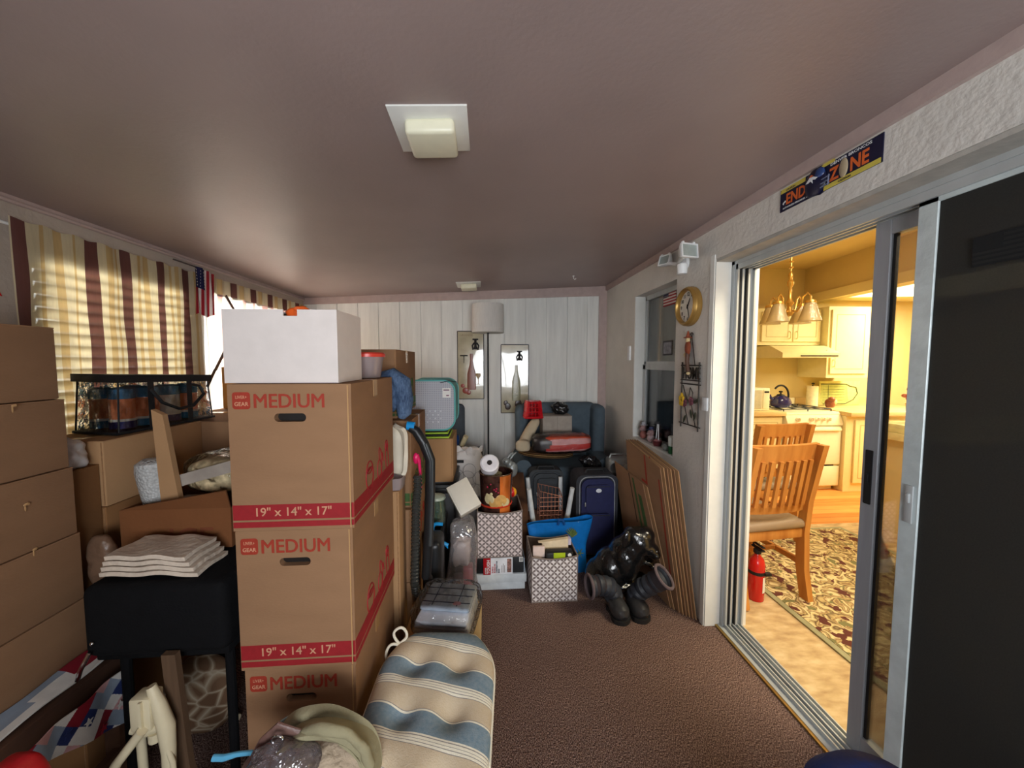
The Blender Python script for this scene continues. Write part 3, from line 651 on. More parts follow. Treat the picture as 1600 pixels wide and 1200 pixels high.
for k in range(4):
    a = R(20+90*k); dx, dy = math.cos(a), math.sin(a); rr_ = .115
    b = MB().tube([(cx+dx*q, cy+dy*q, z) for q, z in ((.01, 1.875), (.05, 1.86), (.075, 1.90), (.085, 1.96), (rr_, 1.985), (.135, 1.96), (.135, 1.93))], .0065, 8); o = part('arm', b, M_brass, T)
    c = MB().lathe([(.0, 1.935), (.032, 1.93), (.036, 1.915), (.030, 1.908)], (cx+dx*.135, cy+dy*.135, 0), 16); sub('cap', c, M_brass, o, T)
    s_ = MB().lathe([(.030, 1.918), (.042, 1.88), (.052, 1.84), (.068, 1.79), (.071, 1.785), (.066, 1.787), (.050, 1.84), (.040, 1.88), (.028, 1.916)], (cx+dx*.135, cy+dy*.135, 0), 24); sub('lamp_shade', s_, M_shade, o, T)
# chairs
M_oak = pattern('golden_oak', 'wood', a=(176, 112, 48), b=(206, 144, 72), st=(1, 1, .15)); M_seat = mat('taupe_vinyl_seat', (150, 128, 104), rough=.5, var=.04)
def dining_chair(label, loc, rz):
    """local frame: back plane at y = 0, seat toward +y"""
    T = thing('dining_chair', label, 'chair', loc, R(rz))
    W = .225
    def bp(name, bb, mt=M_oak, P=T): return bb.build(name, mt, P)
    for s_ in (-1, 1):
        b = MB(); prof = [(0.0, .0), (.035, .18), (.045, .42), (.022, .62), (-.018, .82), (-.055, .99)]
        n = len(prof); vs = []
        for yy, z in prof:
            w = .019; dd = .030 if z < .5 else .024
            vs += [(s_*W-w, yy-dd, z), (s_*W+w, yy-dd, z), (s_*W+w, yy+dd, z), (s_*W-w, yy+dd, z)]
        fs = [(4*i+j, 4*i+(j+1) % 4, 4*i+4+(j+1) % 4, 4*i+4+j) for i in range(n-1) for j in range(4)]+[(3, 2, 1, 0), (4*n-4, 4*n-3, 4*n-2, 4*n-1)]
        b.add(vs, fs); bp('rear_leg', b)
        b = MB().box((s_*W-.02, .41, 0), (s_*W+.02, .45, .43), .004); bp('front_leg', b)
        b = MB().box((s_*W-.012, .03, .20), (s_*W+.012, .42, .235), .003); bp('side_stretcher', b)
    def curved(z0, z1, yy, t=.022, bow=.03):
        return MB().sheet(lambda u, v: ((u-.5)*2*(W+.01), yy(z0+(z1-z0)*v)-bow*(1-(2*u-1)**2)+.012, z0+(z1-z0)*v), 12, 3, t)
    lean = lambda z: .02-.2*(z-.62)*.95 if z > .5 else .045
    bp('top_rail', curved(.885, .995, lambda z: -.026-.16*(z-.9)))
    bp('lower_rail', curved(.56, .62, lambda z: .022-.15*(z-.6)))
    for i in range(7):
        x = -.165+.055*i; b = MB(); bow = .03*(1-(x/(W))**2)
        b.box((x-.013, -.008, 0), (x+.013, .008, .29)); 
        b.v = [V(v.x, v.y+.022-(v.z/.29)*.046-bow, v.z+.61) for v in b.v]; bp('slat', b)
    b = MB().box((-W, .03, .385), (W, .44, .445), .005); bp('seat_frame', b)
    b = MB().box((-W-.005, .015, .445), (W+.005, .465, .50), .024, 4); bp('seat', b, M_seat)
    b = MB().box((-W, .22, .212), (W, .24, .235)); bp('cross_stretcher', b)
    return T
ch1 = dining_chair('golden oak slat back chair nearest the sliding door, pamphlet on its seat', (1.775, 2.07, .012), 6)
ch2 = dining_chair('golden oak slat back chair nearer the stove', (2.34, 2.76, .012), 5)
M_paper = mat('white_paper', (238, 236, 230), bump=.03, var=.02)
b = MB().box((-.1, -.07, 0), (.1, .07, .004)); b.v = [Matrix.Rotation(R(25), 4, 'Z') @ v+V(1.70, 2.33, .513) for v in b.v]; solo('pamphlet', b, M_paper, 'white pamphlet lying on the taupe seat of the nearest oak chair', 'pamphlet')
b = MB().m(mat('dark_purse', (52, 42, 40), rough=.4)).blob((2.24, 2.98, .60), (.15, .12, .10), 3, .02, 12, 3, flat=.513)
solo('handbag', b, mat('dark_purse', (52, 42, 40)), 'dark bag on the seat of the chair nearer the stove', 'bag')
# extinguisher
ex, ey = 1.70, 2.14; M_red = mat('fire_red_paint', (196, 24, 24), rough=.25, coat=.4, var=.04, bump=0)
T = thing('fire_extinguisher', 'small red fire extinguisher on the floor inside the sliding door', 'fire extinguisher', (ex, ey, 0))
b = MB().lathe([(.0, 0.001), (.043, 0.001), (.046, .01), (.046, .225), (.038, .262), (.018, .285), (.016, .30)], (ex, ey, 0), 24); part('cylinder', b, M_red, T)
b = MB().lathe([(.018, .296), (.022, .30), (.022, .320), (.012, .330)], (ex, ey, 0), 14); b.box((ex-.012, ey-.05, .325), (ex+.012, ey+.04, .336), .003); b.box((ex-.010, ey-.055, .350), (ex+.010, ey+.03, .358), .003); b.tube([(ex, ey+.035, .33), (ex, ey+.035, .352)], .006, 6); part('valve_lever', b, M_black, T)
b = MB().lathe([(.0475, .17), (.0475, .19)], (ex, ey, 0), 24); b.box((ex+.02, ey-.052, .172), (ex+.06, ey-.03, .188)); part('strap', b, M_black, T)
b = MB().sheet(lambda u, v: (ex+.0468*math.cos(R(-80+55*u)), ey+.0468*math.sin(R(-80+55*u)), .06+.1*v), 8, 1); part('label_sticker', b, M_paper, T)
# rug
T = thing('area_rug', 'patterned brown and cream rug on the kitchen tile floor', 'rug', (2.6, 1.9, 0))
part('pile', MB().box((1.835, .70, 0.001), (3.15, 3.0, .012)), pattern('scrolling_leaf_rug', 'rug'), T)
part('border', MB().box((1.80, .67, 0.001), (1.835, 3.03, .010)).box((3.15, .67, .001), (3.185, 3.03, .010)).box((1.835, 3.0, .001), (3.15, 3.03, .010)).box((1.835, .67, .001), (3.15, .70, .010)), mat('sage_binding', (150, 146, 110), var=.1), T)
# ---------------------------------------------------------------- on the right wall
M_gold = mat('antique_gold', (176, 138, 74), rough=.35, metal=.55, var=.08, bump=.02)
CY, CZ, CR = 2.155, 1.828, .118
T = thing('wall_clock', 'round gold framed wall clock beside the door', 'clock', (XR, CY, CZ))
def xl(prof, n=40): 
    bb = MB(); return bb.lathe([(r, -h) for r, h in prof], (XR, CY, CZ), n, 'x')
part('frame', xl([(CR*.98, .0), (CR, .012), (CR*.97, .022), (CR*.985, .030), (CR*.94, .040), (CR*.90, .046), (CR*.84, .048), (CR*.80, .042), (CR*.79, .030), (CR*.79, 0.0)]), M_gold, T)
part('dial', xl([(0, .020), (CR*.80, .020), (CR*.80, .012)]), mat('ivory_dial', (222, 218, 206), rough=.4, bump=0), T)
b = MB(); 
for k in range(12):
    a = R(90-30*(k+1)); yy = CY-CR*.62*math.cos(a); z = CZ+CR*.62*math.sin(a)
    b.text(str(k+1), .030, LEFTF(XR-.0215, yy, z-.010), M_black, .02, .0003, 'CENTER')
part('numerals', b, M_black, T)
b = MB(); 
for a, ln, w in ((62, .052, .004), (-75, .078, .003)):
    a = R(a); d_ = V(0, -math.cos(a), math.sin(a)); c0 = V(XR-.024, CY, CZ); b.tube([c0-d_*.012, c0+d_*ln], [w, w*.4], 6)
b.lathe([(.007, -.004), (.0, -.006)], (XR-.022, CY, CZ), 10, 'x'); part('hands', b, M_black, T)
# twin floodlight with motion sensor
M_wp = mat('white_plastic', (232, 234, 234), rough=.35, var=.02, bump=0)
fy, fz = 2.245, 2.085
T = thing('floodlight', 'white twin floodlight with motion sensor high on the wall', 'light', (XR, fy, fz))
b = MB().lathe([(.055, -.0), (.055, -.018), (.03, -.03), (0, -.03)], (XR, fy, fz+.02), 24, 'x'); part('wall_plate', b, M_wp, T)
def head(c, rz, rx, w=.062, h=.042, dd=.045):
    Mx = TX(c, rx, 0, rz)
    b = MB(); b.M = Mx; b.prism([(-w*.6, -h*.6), (w*.6, -h*.6), (w*.6, h*.6), (-w*.6, h*.6)], .0, .02, 'xz')
    n_ = [(-w*.55, 0.045, -h*.5), (w*.55, .045, -h*.5), (w*.55, .045, h*.5), (-w*.55, .045, h*.5), (-w, 0, -h), (w, 0, -h), (w, 0, h), (-w, 0, h)]
    b.add(n_, [(0, 1, 2, 3), (0, 4, 5, 1), (1, 5, 6, 2), (2, 6, 7, 3), (3, 7, 4, 0)]); b.prism(rrect(-w, -h, w, h, .004, 2), -.012, .001, 'xz', holes=[rrect(-w*.86, -h*.82, w*.86, h*.82, .003, 2)])
    for q in (-.7, .6): b.box((w*q-.006, -.008, h), (w*q+.006, .004, h+.010))
    o = part('lamp_head', b, M_wp, T)
    g = MB(); g.M = Mx; g.prism(rrect(-w*.87, -h*.83, w*.87, h*.83, .003, 2), -.006, -.003, 'xz'); g.m(mat('reflector_silver', (196, 208, 204), rough=.25, metal=.5)); 
    gg = g.build('lens', mat('reflector_silver', (196, 208, 204)), o, True, shift=T.location)
A = atX(1076, 392, XR-.10); head(A, 12, -6, .055, .040)
B_ = atX(1046, 403, XR-.06); head(B_+V(0, .06, 0), -62, -18, .040, .036)
b = MB().tube([A+V(0, .045, -.02), (XR-.05, fy, fz+.01), (XR-.02, fy, fz)], .011, 8); b.tube([B_+V(.0, .08, -.01), (XR-.03, fy+.02, fz+.02)], .012, 8); part('swivel_arm', b, M_wp, T)
C_ = atX(1066, 421, XR-.07); b = MB().lathe([(.0, .0), (.026, .001), (.028, .012), (.030, .055), (.024, .062), (0, .064)], (C_.x, C_.y, C_.z-.028), 20); b.tube([(C_.x, C_.y, C_.z+.02), (XR-.02, fy, fz)], .010, 8); part('motion_sensor', b, M_wp, T)
# hanging HOME sign with scarecrow, and flower panel below
M_iron = mat('dark_wrought_iron', (52, 44, 38), rough=.5, metal=.3, var=.15)
xw = XR-.012
T = thing('home_sign', 'iron HOME sign with a scarecrow on the wall under the clock', 'sign', (XR, 2.12, 1.40))
yA, yB_ = 2.215, 2.030; z1_ = atX(1080, 571, XR).z; z0_ = atX(1080, 594, XR).z
b = MB()
for z in (z0_, z1_): b.tube([(xw, yA+.012, z), (xw, yB_-.012, z)], .004, 6)
for y in (yA, yB_): b.tube([(xw, y, z0_-.02), (xw, y, z1_+.02)], .005, 6)
zt = atX(1084, 522, XR).z; b.tube([(xw, 2.12, zt), (xw, 2.075, z1_)], .003, 5); b.tube([(xw, 2.12, zt), (xw, 2.17, z1_)], .003, 5); b.lathe([(.008, 0), (.010, .008), (.004, .016)], (xw, 2.12, zt-.006), 8)
part('frame', b, M_iron, T)
b = MB().text('HOME', (z1_-z0_)*1.15, LEFTF(xw-.001, yA-.008, z0_+.008), M_iron, .01, .002, 'LEFT', 0.66); part('lettering', b, M_iron, T)
sc = V(xw-.014, 2.135, (z1_+zt)/2); Q = mat('rust_cloth', (142, 70, 44)); Q2 = mat('straw_cloth', (214, 190, 140)); 
b = MB().m(Q).blob(sc+V(0, 0, .012), (.012, .028, .045), nu=14, nv=10); b.m(Q2).blob(sc+V(0, 0, .058), (.012, .016, .018), nu=12, nv=8); b.m(Q).lathe([(.024, .07), (.026, .074), (.012, .078), (.004, .11), (0, .115)], sc, 12); b.m(mat('brown_cloth', (92, 62, 46))).tube([sc+V(0, .0, -.02), sc+V(0, .004, -.07), sc+V(0, -.012, -.13)], [.014, .012, .010], 8); b.m(Q2).blob(sc+V(0, 0.018, -.03), (.010, .022, .016), nu=10, nv=8); b.blob(sc+V(0, -.012, -.14), (.012, .012, .010), nu=10, nv=6); part('scarecrow', b, Q, T)
T = thing('iron_flower_panel', 'wrought iron panel with a yellow flower hanging below the HOME sign', 'wall decoration', (XR, 2.12, 1.10))
zt, zb_ = atX(1080, 600, XR).z, atX(1080, 664, XR).z
b = MB()
for z, e in ((zt, .015), (zb_, .02)): b.tube([(xw, yA+e, z), (xw, yB_-e, z)], .004, 6)
for y in (yA, yB_): b.tube([(xw, y, zb_-.025), (xw, y, zt+.015)], .0045, 6)
for y in (yA, yB_): b.tube([(xw, y, zt+.012), (xw-.003, y, z0_-.018)], .0022, 5)
part('frame', b, M_iron, T)
b = MB(); b.tube([(xw, 2.20, zt-.01), (xw-.004, 2.15, zt-.09), (xw, 2.10, zb_+.12), (xw, 2.055, zb_)], .0028, 6); b.tube([(xw, 2.18, zb_+.12), (xw, 2.15, zb_+.05), (xw, 2.13, zb_)], .0028, 6); b.tube([(xw, 2.12, zt-.02), (xw, 2.13, zt-.07), (xw, 2.10, zt-.10), (xw, 2.09, zt-.05), (xw, 2.12, zt-.02)], .0025, 6); part('stem', b, M_iron, T)
b = MB()
for yy, zz, q in ((2.17, zb_+.03, 30), (2.10, zb_+.07, -20), (2.06, zb_+.06, 20), (2.05, zb_+.15, 60)):
    b = MB(); b.M = TX((xw-.003, yy, zz), q); b.blob((0, 0, 0), (.003, .010, .028), nu=10, nv=8)
    part('leaf', b, mat('dark_green_metal_leaf', (56, 60, 44)), T)
b = MB()
for k in range(5): a = R(72*k+20); b.blob((xw-.010, 2.195+.018*math.cos(a), zb_+.145+.026*math.sin(a)), (.008, .015, .018), nu=10, nv=8)
part('yellow_flower', b, mat('golden_petal', (206, 166, 40), rough=.4), T)
b = MB()
for yy, zz in ((2.165, zt-.115), (2.095, zt-.10)): 
    b = MB()
    for k in range(5): a = R(72*k); b.blob((xw-.008, yy+.014*math.cos(a), zz+.016*math.sin(a)), (.006, .012, .012), nu=8, nv=6)
    part('purple_flower', b, mat('plum_petal', (112, 62, 72), rough=.4), T)
# switches
def plate(name, label, cat, y, z, w, h):
    b = MB().box((XR-.014, y-w/2, z-h/2), (XR, y+w/2, z+h/2), .004); return solo(name, b, M_wp, label, cat)
plate('light_switch', 'white wall box at the edge of the door casing', 'switch', 1.972, 1.262, .05, .075)
plate('door_chime', 'small white wall box left of the inner sash window', 'wall box', 3.085, 1.57, .05, .12)
# flag and photo stuck on the window pane
xg = x_pane = XR+.085+.012
def us_flag(xp, ya, yb2, za, zb2, thick=.0012, left=True, sgn=-1):
    """flat flag in a plane of constant x; canton at ya/zb2 corner"""
    bb = MB(); r_, w_, n_ = mat('flag_red', (168, 40, 46), bump=.05), mat('flag_white', (222, 214, 208), bump=.05), mat('flag_navy', (36, 38, 74), bump=.05)
    for i in range(13): bb.m(r_ if i % 2 == 0 else w_).box((xp, ya, zb2-(zb2-za)*(i+1)/13), (xp+thick, yb2, zb2-(zb2-za)*i/13))
    cz_ = zb2-(zb2-za)*7/13; cy_ = ya+(yb2-ya)*.42; bb.m(n_).box((xp+sgn*.0006, ya, cz_), (xp+thick+sgn*.0006, cy_, zb2)); bb.m(w_)
    for i in range(5):
        for j in range(4): bb.box((xp+sgn*.001, ya+(cy_-ya)*(i+.35)/5, cz_+(zb2-cz_)*(j+.35)/4), (xp+thick*.5+sgn*.001, ya+(cy_-ya)*(i+.6)/5, cz_+(zb2-cz_)*(j+.65)/4))
    return bb
fa, fb = atX(1037, 452, xg), atX(1056, 474, xg)
solo('flag_sticker', us_flag(xg, fa.y, fb.y, fb.z, fa.z+.004), None, 'small flag sticker on the upper pane of the inner sash window', 'sticker')
fa, fb = atX(1036, 533, xg), atX(1050, 555, xg)
b = MB().m(mat('dark_photo_edge', (58, 56, 58))).box((xg, fb.y, fb.z), (xg+.0015, fa.y, fa.z)); b.m(mat('blurred_photo_grey', (142, 144, 152), var=.35, scale=40)).box((xg-.001, fb.y+.01, fb.z+.012), (xg, fa.y-.01, fa.z-.012)); solo('photo_print', b, None, 'small grey photo stuck on the upper pane of the inner sash window', 'photo')
# END ZONE sign
T = thing('team_sign', 'long navy and orange END ZONE sign with a football helmet over the door', 'sign', (XR, 1.3, 2.12))
M_navy = mat('sign_navy', (20, 22, 52), rough=.3, bump=0); M_or = mat('sign_orange', (216, 104, 48), rough=.3, bump=0); M_ye = mat('sign_yellow', (206, 190, 82), rough=.3, bump=0); M_w2 = mat('sign_white', (228, 230, 232), rough=.3, bump=0)
ya, yb2, za, zb2 = 1.497, 1.098, 2.117, 2.206
def SY(t): return ya+(yb2-ya)*t
b = MB().m(M_navy).prism([(SY(0), za), (SY(.40), za), (SY(.46), za-.006), (SY(.52), za), (SY(1), za), (SY(1), zb2), (SY(.58), zb2), (SY(.5), zb2+.012), (SY(.40), zb2+.006), (SY(.36), zb2), (SY(0), zb2)], XR-.004, XR-.001, 'yz')
b.m(M_ye).prism([(SY(.0), zb2-.016), (SY(.30), zb2-.016), (SY(.30), zb2), (SY(0.01), zb2)], XR-.0045, XR-.004, 'yz'); b.prism([(SY(.44), zb2-.004), (SY(.60), zb2-.004), (SY(.60), zb2+.006), (SY(.5), zb2+.011)], XR-.0045, XR-.004, 'yz'); b.prism([(SY(.50), za), (SY(.99), za), (SY(.99), za+.016), (SY(.50), za+.016)], XR-.0045, XR-.004, 'yz'); part('board', b, M_navy, T)
b = MB(); X_ = XR-.0052
b.text('END', .058, LEFTF(X_, SY(.075), za+.022), M_or, .025, .0004, 'LEFT', .80); b.text('Z', .062, LEFTF(X_, SY(.555), za+.022), M_or, .025, .0004, 'LEFT', .85); b.text('NE', .062, LEFTF(X_, SY(.74), za+.022), M_or, .025, .0004, 'LEFT', .80)
b.text('DENVER BRONCOS', .013, LEFTF(X_, SY(.56), zb2-.014), M_w2, .01, .0003, 'LEFT', 1.25); b.text('AUTHORIZED PERSONNEL ONLY', .009, LEFTF(X_, SY(.04), za+.007), M_w2, .0, .0003)
b.text('CAUTION', .010, LEFTF(X_, SY(.07), zb2-.013), M_navy, .01, .0003); b.text('CAUTION', .010, LEFTF(X_, SY(.64), za+.004), M_navy, .01, .0003); part('lettering', b, M_or, T)
b = MB().m(mat('leather_ball', (176, 160, 132), rough=.4, bump=.1)).blob((XR-.005, SY(.685), (za+zb2)/2+.001), (.004, .016, .032), nu=20, nv=12); part('football', b, None, T)
hy, hz_ = SY(.415), (za+zb2)/2
b = MB().m(M_navy).blob((XR-.006, hy, hz_), (.012, .044, .052), nu=28, nv=18, fn=lambda q: (q.x, q.y, max(q.z, -.046))); b.m(mat('helmet_blue', (44, 66, 116), rough=.2, bump=0)).blob((XR-.009, hy-.020, hz_+.024), (.010, .020, .022), nu=18, nv=12)
o = part('helmet', b, None, T)
b = MB()
for zz in (-.004, -.018, -.03): b.tube([(XR-.012, hy-.028, hz_+zz), (XR-.014, hy-.064, hz_+zz+.002)], .0022, 6)
b.tube([(XR-.014, hy-.062, hz_+.002), (XR-.014, hy-.060, hz_-.034)], .0022, 6); sub('face_guard', b, mat('guard_grey', (116, 124, 150)), o, T)
b = MB().m(M_w2).prism([(hy+.026, hz_+.006), (hy+.010, hz_+.022), (hy-.006, hz_+.020), (hy-.024, hz_+.010), (hy-.014, hz_+.006), (hy-.002, hz_+.010), (hy-.004, hz_-.004), (hy+.006, hz_+.008), (hy+.016, hz_+.004)], XR-.0205, XR-.0195, 'yz')
b.m(M_w2).prism([(SY(.03)-.004, za+.034), (SY(.06)-.004, za+.040), (SY(.075), za+.033), (SY(.05), za+.030), (SY(.05), za+.024), (SY(.035), za+.028)], XR-.0055, XR-.0045, 'yz'); b.m(M_or).prism([(hy+.014, hz_+.022), (hy+.004, hz_+.030), (hy-.006, hz_+.024), (hy+.004, hz_+.022)], XR-.0205, XR-.0195, 'yz'); sub('horse_head_emblem', b, None, o, T)
# ---------------------------------------------------------------- ceiling fixtures
def ceil_light(label, px):
    pts = [atZ(x, y, 2.165) for x, y in px]; cx_ = sum(p.x for p in pts)/4; cy_ = sum(p.y for p in pts)/4; zc_ = zc(cx_); s_ = .108
    T = thing('ceiling_light', label, 'ceiling light', (cx_, cy_, zc_-.012), 0, None)
    tilt = Matrix.Rotation(-math.atan((2.262-2.107)/(XR-XL)), 4, 'Y')
    b = MB(); b.M = Matrix.Translation((cx_, cy_, zc_)) @ tilt
    b.add([(-s_, -s_, 0), (s_, -s_, 0), (s_, s_, 0), (-s_, s_, 0), (-s_, -s_, -.004), (s_, -s_, -.004), (s_, s_, -.004), (-s_, s_, -.004), (-s_*.88, -s_*.88, -.010), (s_*.88, -s_*.88, -.010), (s_*.88, s_*.88, -.010), (-s_*.88, s_*.88, -.010)],
          [(0,1,2,3),(0,4,5,1),(1,5,6,2),(2,6,7,3),(3,7,4,0),(4,8,9,5),(5,9,10,6),(6,10,11,7),(7,11,8,4),(8,11,10,9)]); part('trim_plate', b, M_white, T)
    b = MB(); b.M = Matrix.Translation((cx_, cy_, zc_)) @ tilt; b.box((-.070, -.070, -.050), (.070, .070, -.008), .012, 3); part('diffuser', b, mat('aged_cream_diffuser', (226, 222, 196), rough=.35, var=.04, bump=0), T)
ceil_light('square white ceiling light nearest the viewer', [(605, 181), (731, 178), (739, 244), (625, 247)])
ceil_light('square white ceiling light near the back wall', [(712, 444), (749, 444), (753, 453), (716, 453)])
A = atZ(896, 436, 2.21); b = MB().lathe([(.010, 0), (.010, -.003), (.004, -.005)], (A.x, A.y, zc(A.x)), 12); b.tube([(A.x, A.y, zc(A.x)-.003), (A.x, A.y, zc(A.x)-.02), (A.x+.012, A.y, zc(A.x)-.034), (A.x+.022, A.y, zc(A.x)-.022)], .003, 6); solo('ceiling_hook', b, M_wp, 'small white hook screwed into the ceiling near the back wall', 'hook')
# ---------------------------------------------------------------- cardboard
M_kraft = mat('kraft_cardboard', (150, 114, 84), rough=.85, var=.06, scale=5, stretch=(1, 1, 3), bump=.10, bscale=90, spec=.2)
M_kraft2 = mat('pale_kraft_cardboard', (172, 134, 96), rough=.85, var=.05, scale=5, bump=.10, bscale=90, spec=.2)
M_kraftd = mat('dark_kraft_cardboard', (138, 98, 62), rough=.85, var=.07, scale=5, bump=.10, bscale=90, spec=.2)
M_edge = mat('corrugated_edge', (150, 112, 76), rough=.9, var=.2, scale=80, bump=.3)
M_tape = mat('packing_tape', (190, 150, 104), rough=.25, var=.04, coat=.3, bump=.1)
M_inkred = mat('box_red_ink', (150, 28, 34), rough=.7, var=.08, scale=60, bump=.05); M_inkred2 = mat('box_rust_ink', (158, 52, 34), rough=.7, var=.08, scale=60, bump=.05)
M_inkpale = mat('box_unprinted_lettering', (204, 150, 118), rough=.8); M_inkgreen = mat('box_green_ink', (66, 96, 48), rough=.7, var=.15, scale=60)
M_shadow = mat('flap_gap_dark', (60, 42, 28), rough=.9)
def carton(label, x0, x1, y0, y1, z0, z1, rz=0, m=None, extra=None, group=None, tape=True, name='cardboard_box', flat=None, seam='y'):
    """closed carton standing at its own base; local frame centred, front face at -d/2"""
    w, d, h = (x1-x0)/2, (y1-y0)/2, z1-z0; m = m or M_kraft
    T = thing(name, label, 'box', ((x0+x1)/2, (y0+y1)/2, z0), R(rz), group)
    b = MB().box((-w, -d, 0), (w, d, h-.003), .004, 2)
    if seam == 'x': b.m(m).box((-w, -d, h-.004), (-.0015, d, h), .001, 1).box((.0015, -d, h-.004), (w, d, h), .001, 1)
    else: b.m(m).box((-w, -d, h-.004), (w, -.0015, h), .001, 1).box((-w, .0015, h-.004), (w, d, h), .001, 1)
    b.m(M_edge).box((w-.010, -d-.0008, .004), (w-.006, -d, h-.006))
    if extra: extra(b, w, d, h)
    b.build('body', m, T)
    if tape:
        t = MB()
        if seam == 'x': t.box((-.024, -d-.0012, h-.001), (.024, d+.0012, h+.0008)).box((-.024, -d-.0014, h-.07), (.024, -d-.0002, h)).box((-.024, d+.0002, h-.07), (.024, d+.0014, h))
        else: t.box((-w-.0012, -.024, h-.001), (w+.0012, .024, h+.0008)).box((w+.0002, -.024, h-.07), (w+.0014, .024, h)).box((-w-.0014, -.024, h-.07), (-w-.0002, .024, h))
        t.build('packing_tape', M_tape, T)
    return T
def side_doodles(b, w, d, h, mt, z0):
    """line drawings of crockery above the printed band on the +x side"""
    b.m(mt); x = w+.0012
    def ln(pts, r=.0022, closed=False): b.tube([(x, p[0], p[1]) for p in pts], r, 4, closed)
    def ell(cy, cz, ry, rz_, a0=0, a1=360, n=18, rr=.0024): ln([(cy+ry*math.cos(R(a0+(a1-a0)*i/n)), cz+rz_*math.sin(R(a0+(a1-a0)*i/n))) for i in range(n+1)], rr)
    ell(-.09, z0+.035, .040, .050); ell(-.09, z0+.052, .026, .010); ln([(-.125, z0+.05), (-.06, z0+.06)])
    ell(.03, z0+.02, .026, .038); ln([(.03, z0+.058), (.028, z0+.095), (.036, z0+.105)]); ell(.035, z0+.045, .03, .055, -60, 90)
    ln([(.125, z0), (.115, z0+.06), (.135, z0+.10), (.155, z0+.06), (.165, z0)]); ell(.135, z0+.09, .018, .022); ln([(.06, z0+.05), (.075, z0+.075), (.085, z0+.04)])
def medium_print(b, w, d, h):
    f = -d-.0006
    for x in (0, 1):
        pass
    b.m(M_inkred); 
    for a, c in ((.010, .028), (.034, .082)):
        b.box((-w+.001, -d-.0006, a), (w-.0005, -d+.001, c)); b.box((w-.001, -d+.0005, a), (w+.0006, d-.001, c))
    b.text('19" x 14" x 17"', .038, FRONT(-.002, f-.0002, .046), M_inkpale, .008, .0004, 'CENTER')
    b.m(M_inkred2).prism(rrect(-w+.014, h-.076, -w+.066, h-.024, .009), -d-.0006, -d+.001, 'xz')
    b.text('LIVER+', .014, FRONT(-w+.040, f-.0003, h-.044), M_inkpale, .0, .0003, 'CENTER', .8); b.text('GEAR', .017, FRONT(-w+.040, f-.0003, h-.066), M_inkpale, .015, .0003, 'CENTER', .95)
    b.text('MEDIUM', .061, FRONT(-w+.072, f, h-.072), M_inkred2, 0, .0004, 'LEFT', .93); b.text('MEDIUM', .061, FRONT(-w+.0735, f-.0001, h-.0712), M_inkred2, 0, .0004, 'LEFT', .93); b.text('MEDIUM', .061, FRONT(-w+.0742, f-.0002, h-.0726), M_inkred2, 0, .0004, 'LEFT', .93); b.text('MEDIUM', .061, FRONT(-w+.0724, f-.0003, h-.0724), M_inkred2, 0, .0004, 'LEFT', .93)
    side_doodles(b, w, d, h, M_inkred, .085)
def medium_box(label, x0, x1, y0, y1, z0, z1, rz=0):
    w, d, h = (x1-x0)/2, (y1-y0)/2, z1-z0
    T = thing('moving_box', label, 'box', ((x0+x1)/2, (y0+y1)/2, z0), R(rz), 'stack of printed moving boxes')
    hole = rrect(-.048, h-.116, .046, h-.090, .0125, 5)
    b = MB().prism([(-w, 0), (w, 0), (w, h-.003), (-w, h-.003)], -d, d, 'xz', holes=[hole])
    b.box((-w, -d, h-.004), (w, -.0015, h), .001, 1).box((-w, .0015, h-.004), (w, d, h), .001, 1)
    b.m(M_tape).box((w-.012, -d-.0009, .002), (w-.0085, -d, h-.004)); b.m(M_edge).box((w-.0085, -d-.0006, .002), (w-.007, -d, h-.004))
    medium_print(b, w, d, h); o = b.build('body', M_kraft, T)
    b = MB().prism([(x*1.02, z) for x, z in rrect(-.050, h-.118, .048, h-.088, .013, 5)], -d+.022, -d+.025, 'xz'); b.build('hole_dark_plate', mat('box_inside_dark', (22, 15, 11)), T, False)  # dark plate behind the handle hole paints the shade inside the box
    t = MB().box((-w-.0012, -.024, h-.001), (w+.0012, .024, h+.0008)).box((w+.0002, -.024, h-.06), (w+.0014, .024, h)); t.build('packing_tape', M_tape, T)
    return T
YM = 1.17
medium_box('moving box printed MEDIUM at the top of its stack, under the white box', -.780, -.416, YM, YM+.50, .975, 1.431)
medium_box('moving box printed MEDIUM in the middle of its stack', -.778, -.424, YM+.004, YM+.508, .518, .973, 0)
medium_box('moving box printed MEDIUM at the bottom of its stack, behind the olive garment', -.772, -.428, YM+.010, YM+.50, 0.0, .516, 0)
# white file box on top
T = thing('file_box', 'open white cardboard box on top of the moving boxes', 'box', (-.633, 1.32, 1.433))
M_wbox = mat('white_cardboard', (226, 216, 210), rough=.75, var=.03, bump=.05)
x0, x1, y0, y1, z0, z1 = -.802, -.462, 1.195, 1.415, 1.433, 1.660
wn = [(x0, z0), (x1, z0), (x1, z1), (x0+.222, z1), (x0+.222, z1-.020), (x0+.180, z1-.020), (x0+.180, z1), (x0, z1)]
b = MB().prism(wn, y0, y0+.004, 'xz'); b.box((x0, y1-.004, z0), (x1, y1, z1)); b.box((x0, y0+.0041, z0), (x0+.004, y1-.0041, z1)); b.box((x1-.004, y0+.0041, z0), (x1, y1-.0041, z1)); b.box((x0+.004, y0+.0041, z0), (x1-.004, y1-.0041, z0+.004)); part('body', b, M_wbox, T)
b = MB().box((x0+.002, y0+.080, z1-.003), (x1-.002, y1, z1+.002)); part('lid_flap', b, M_wbox, T)
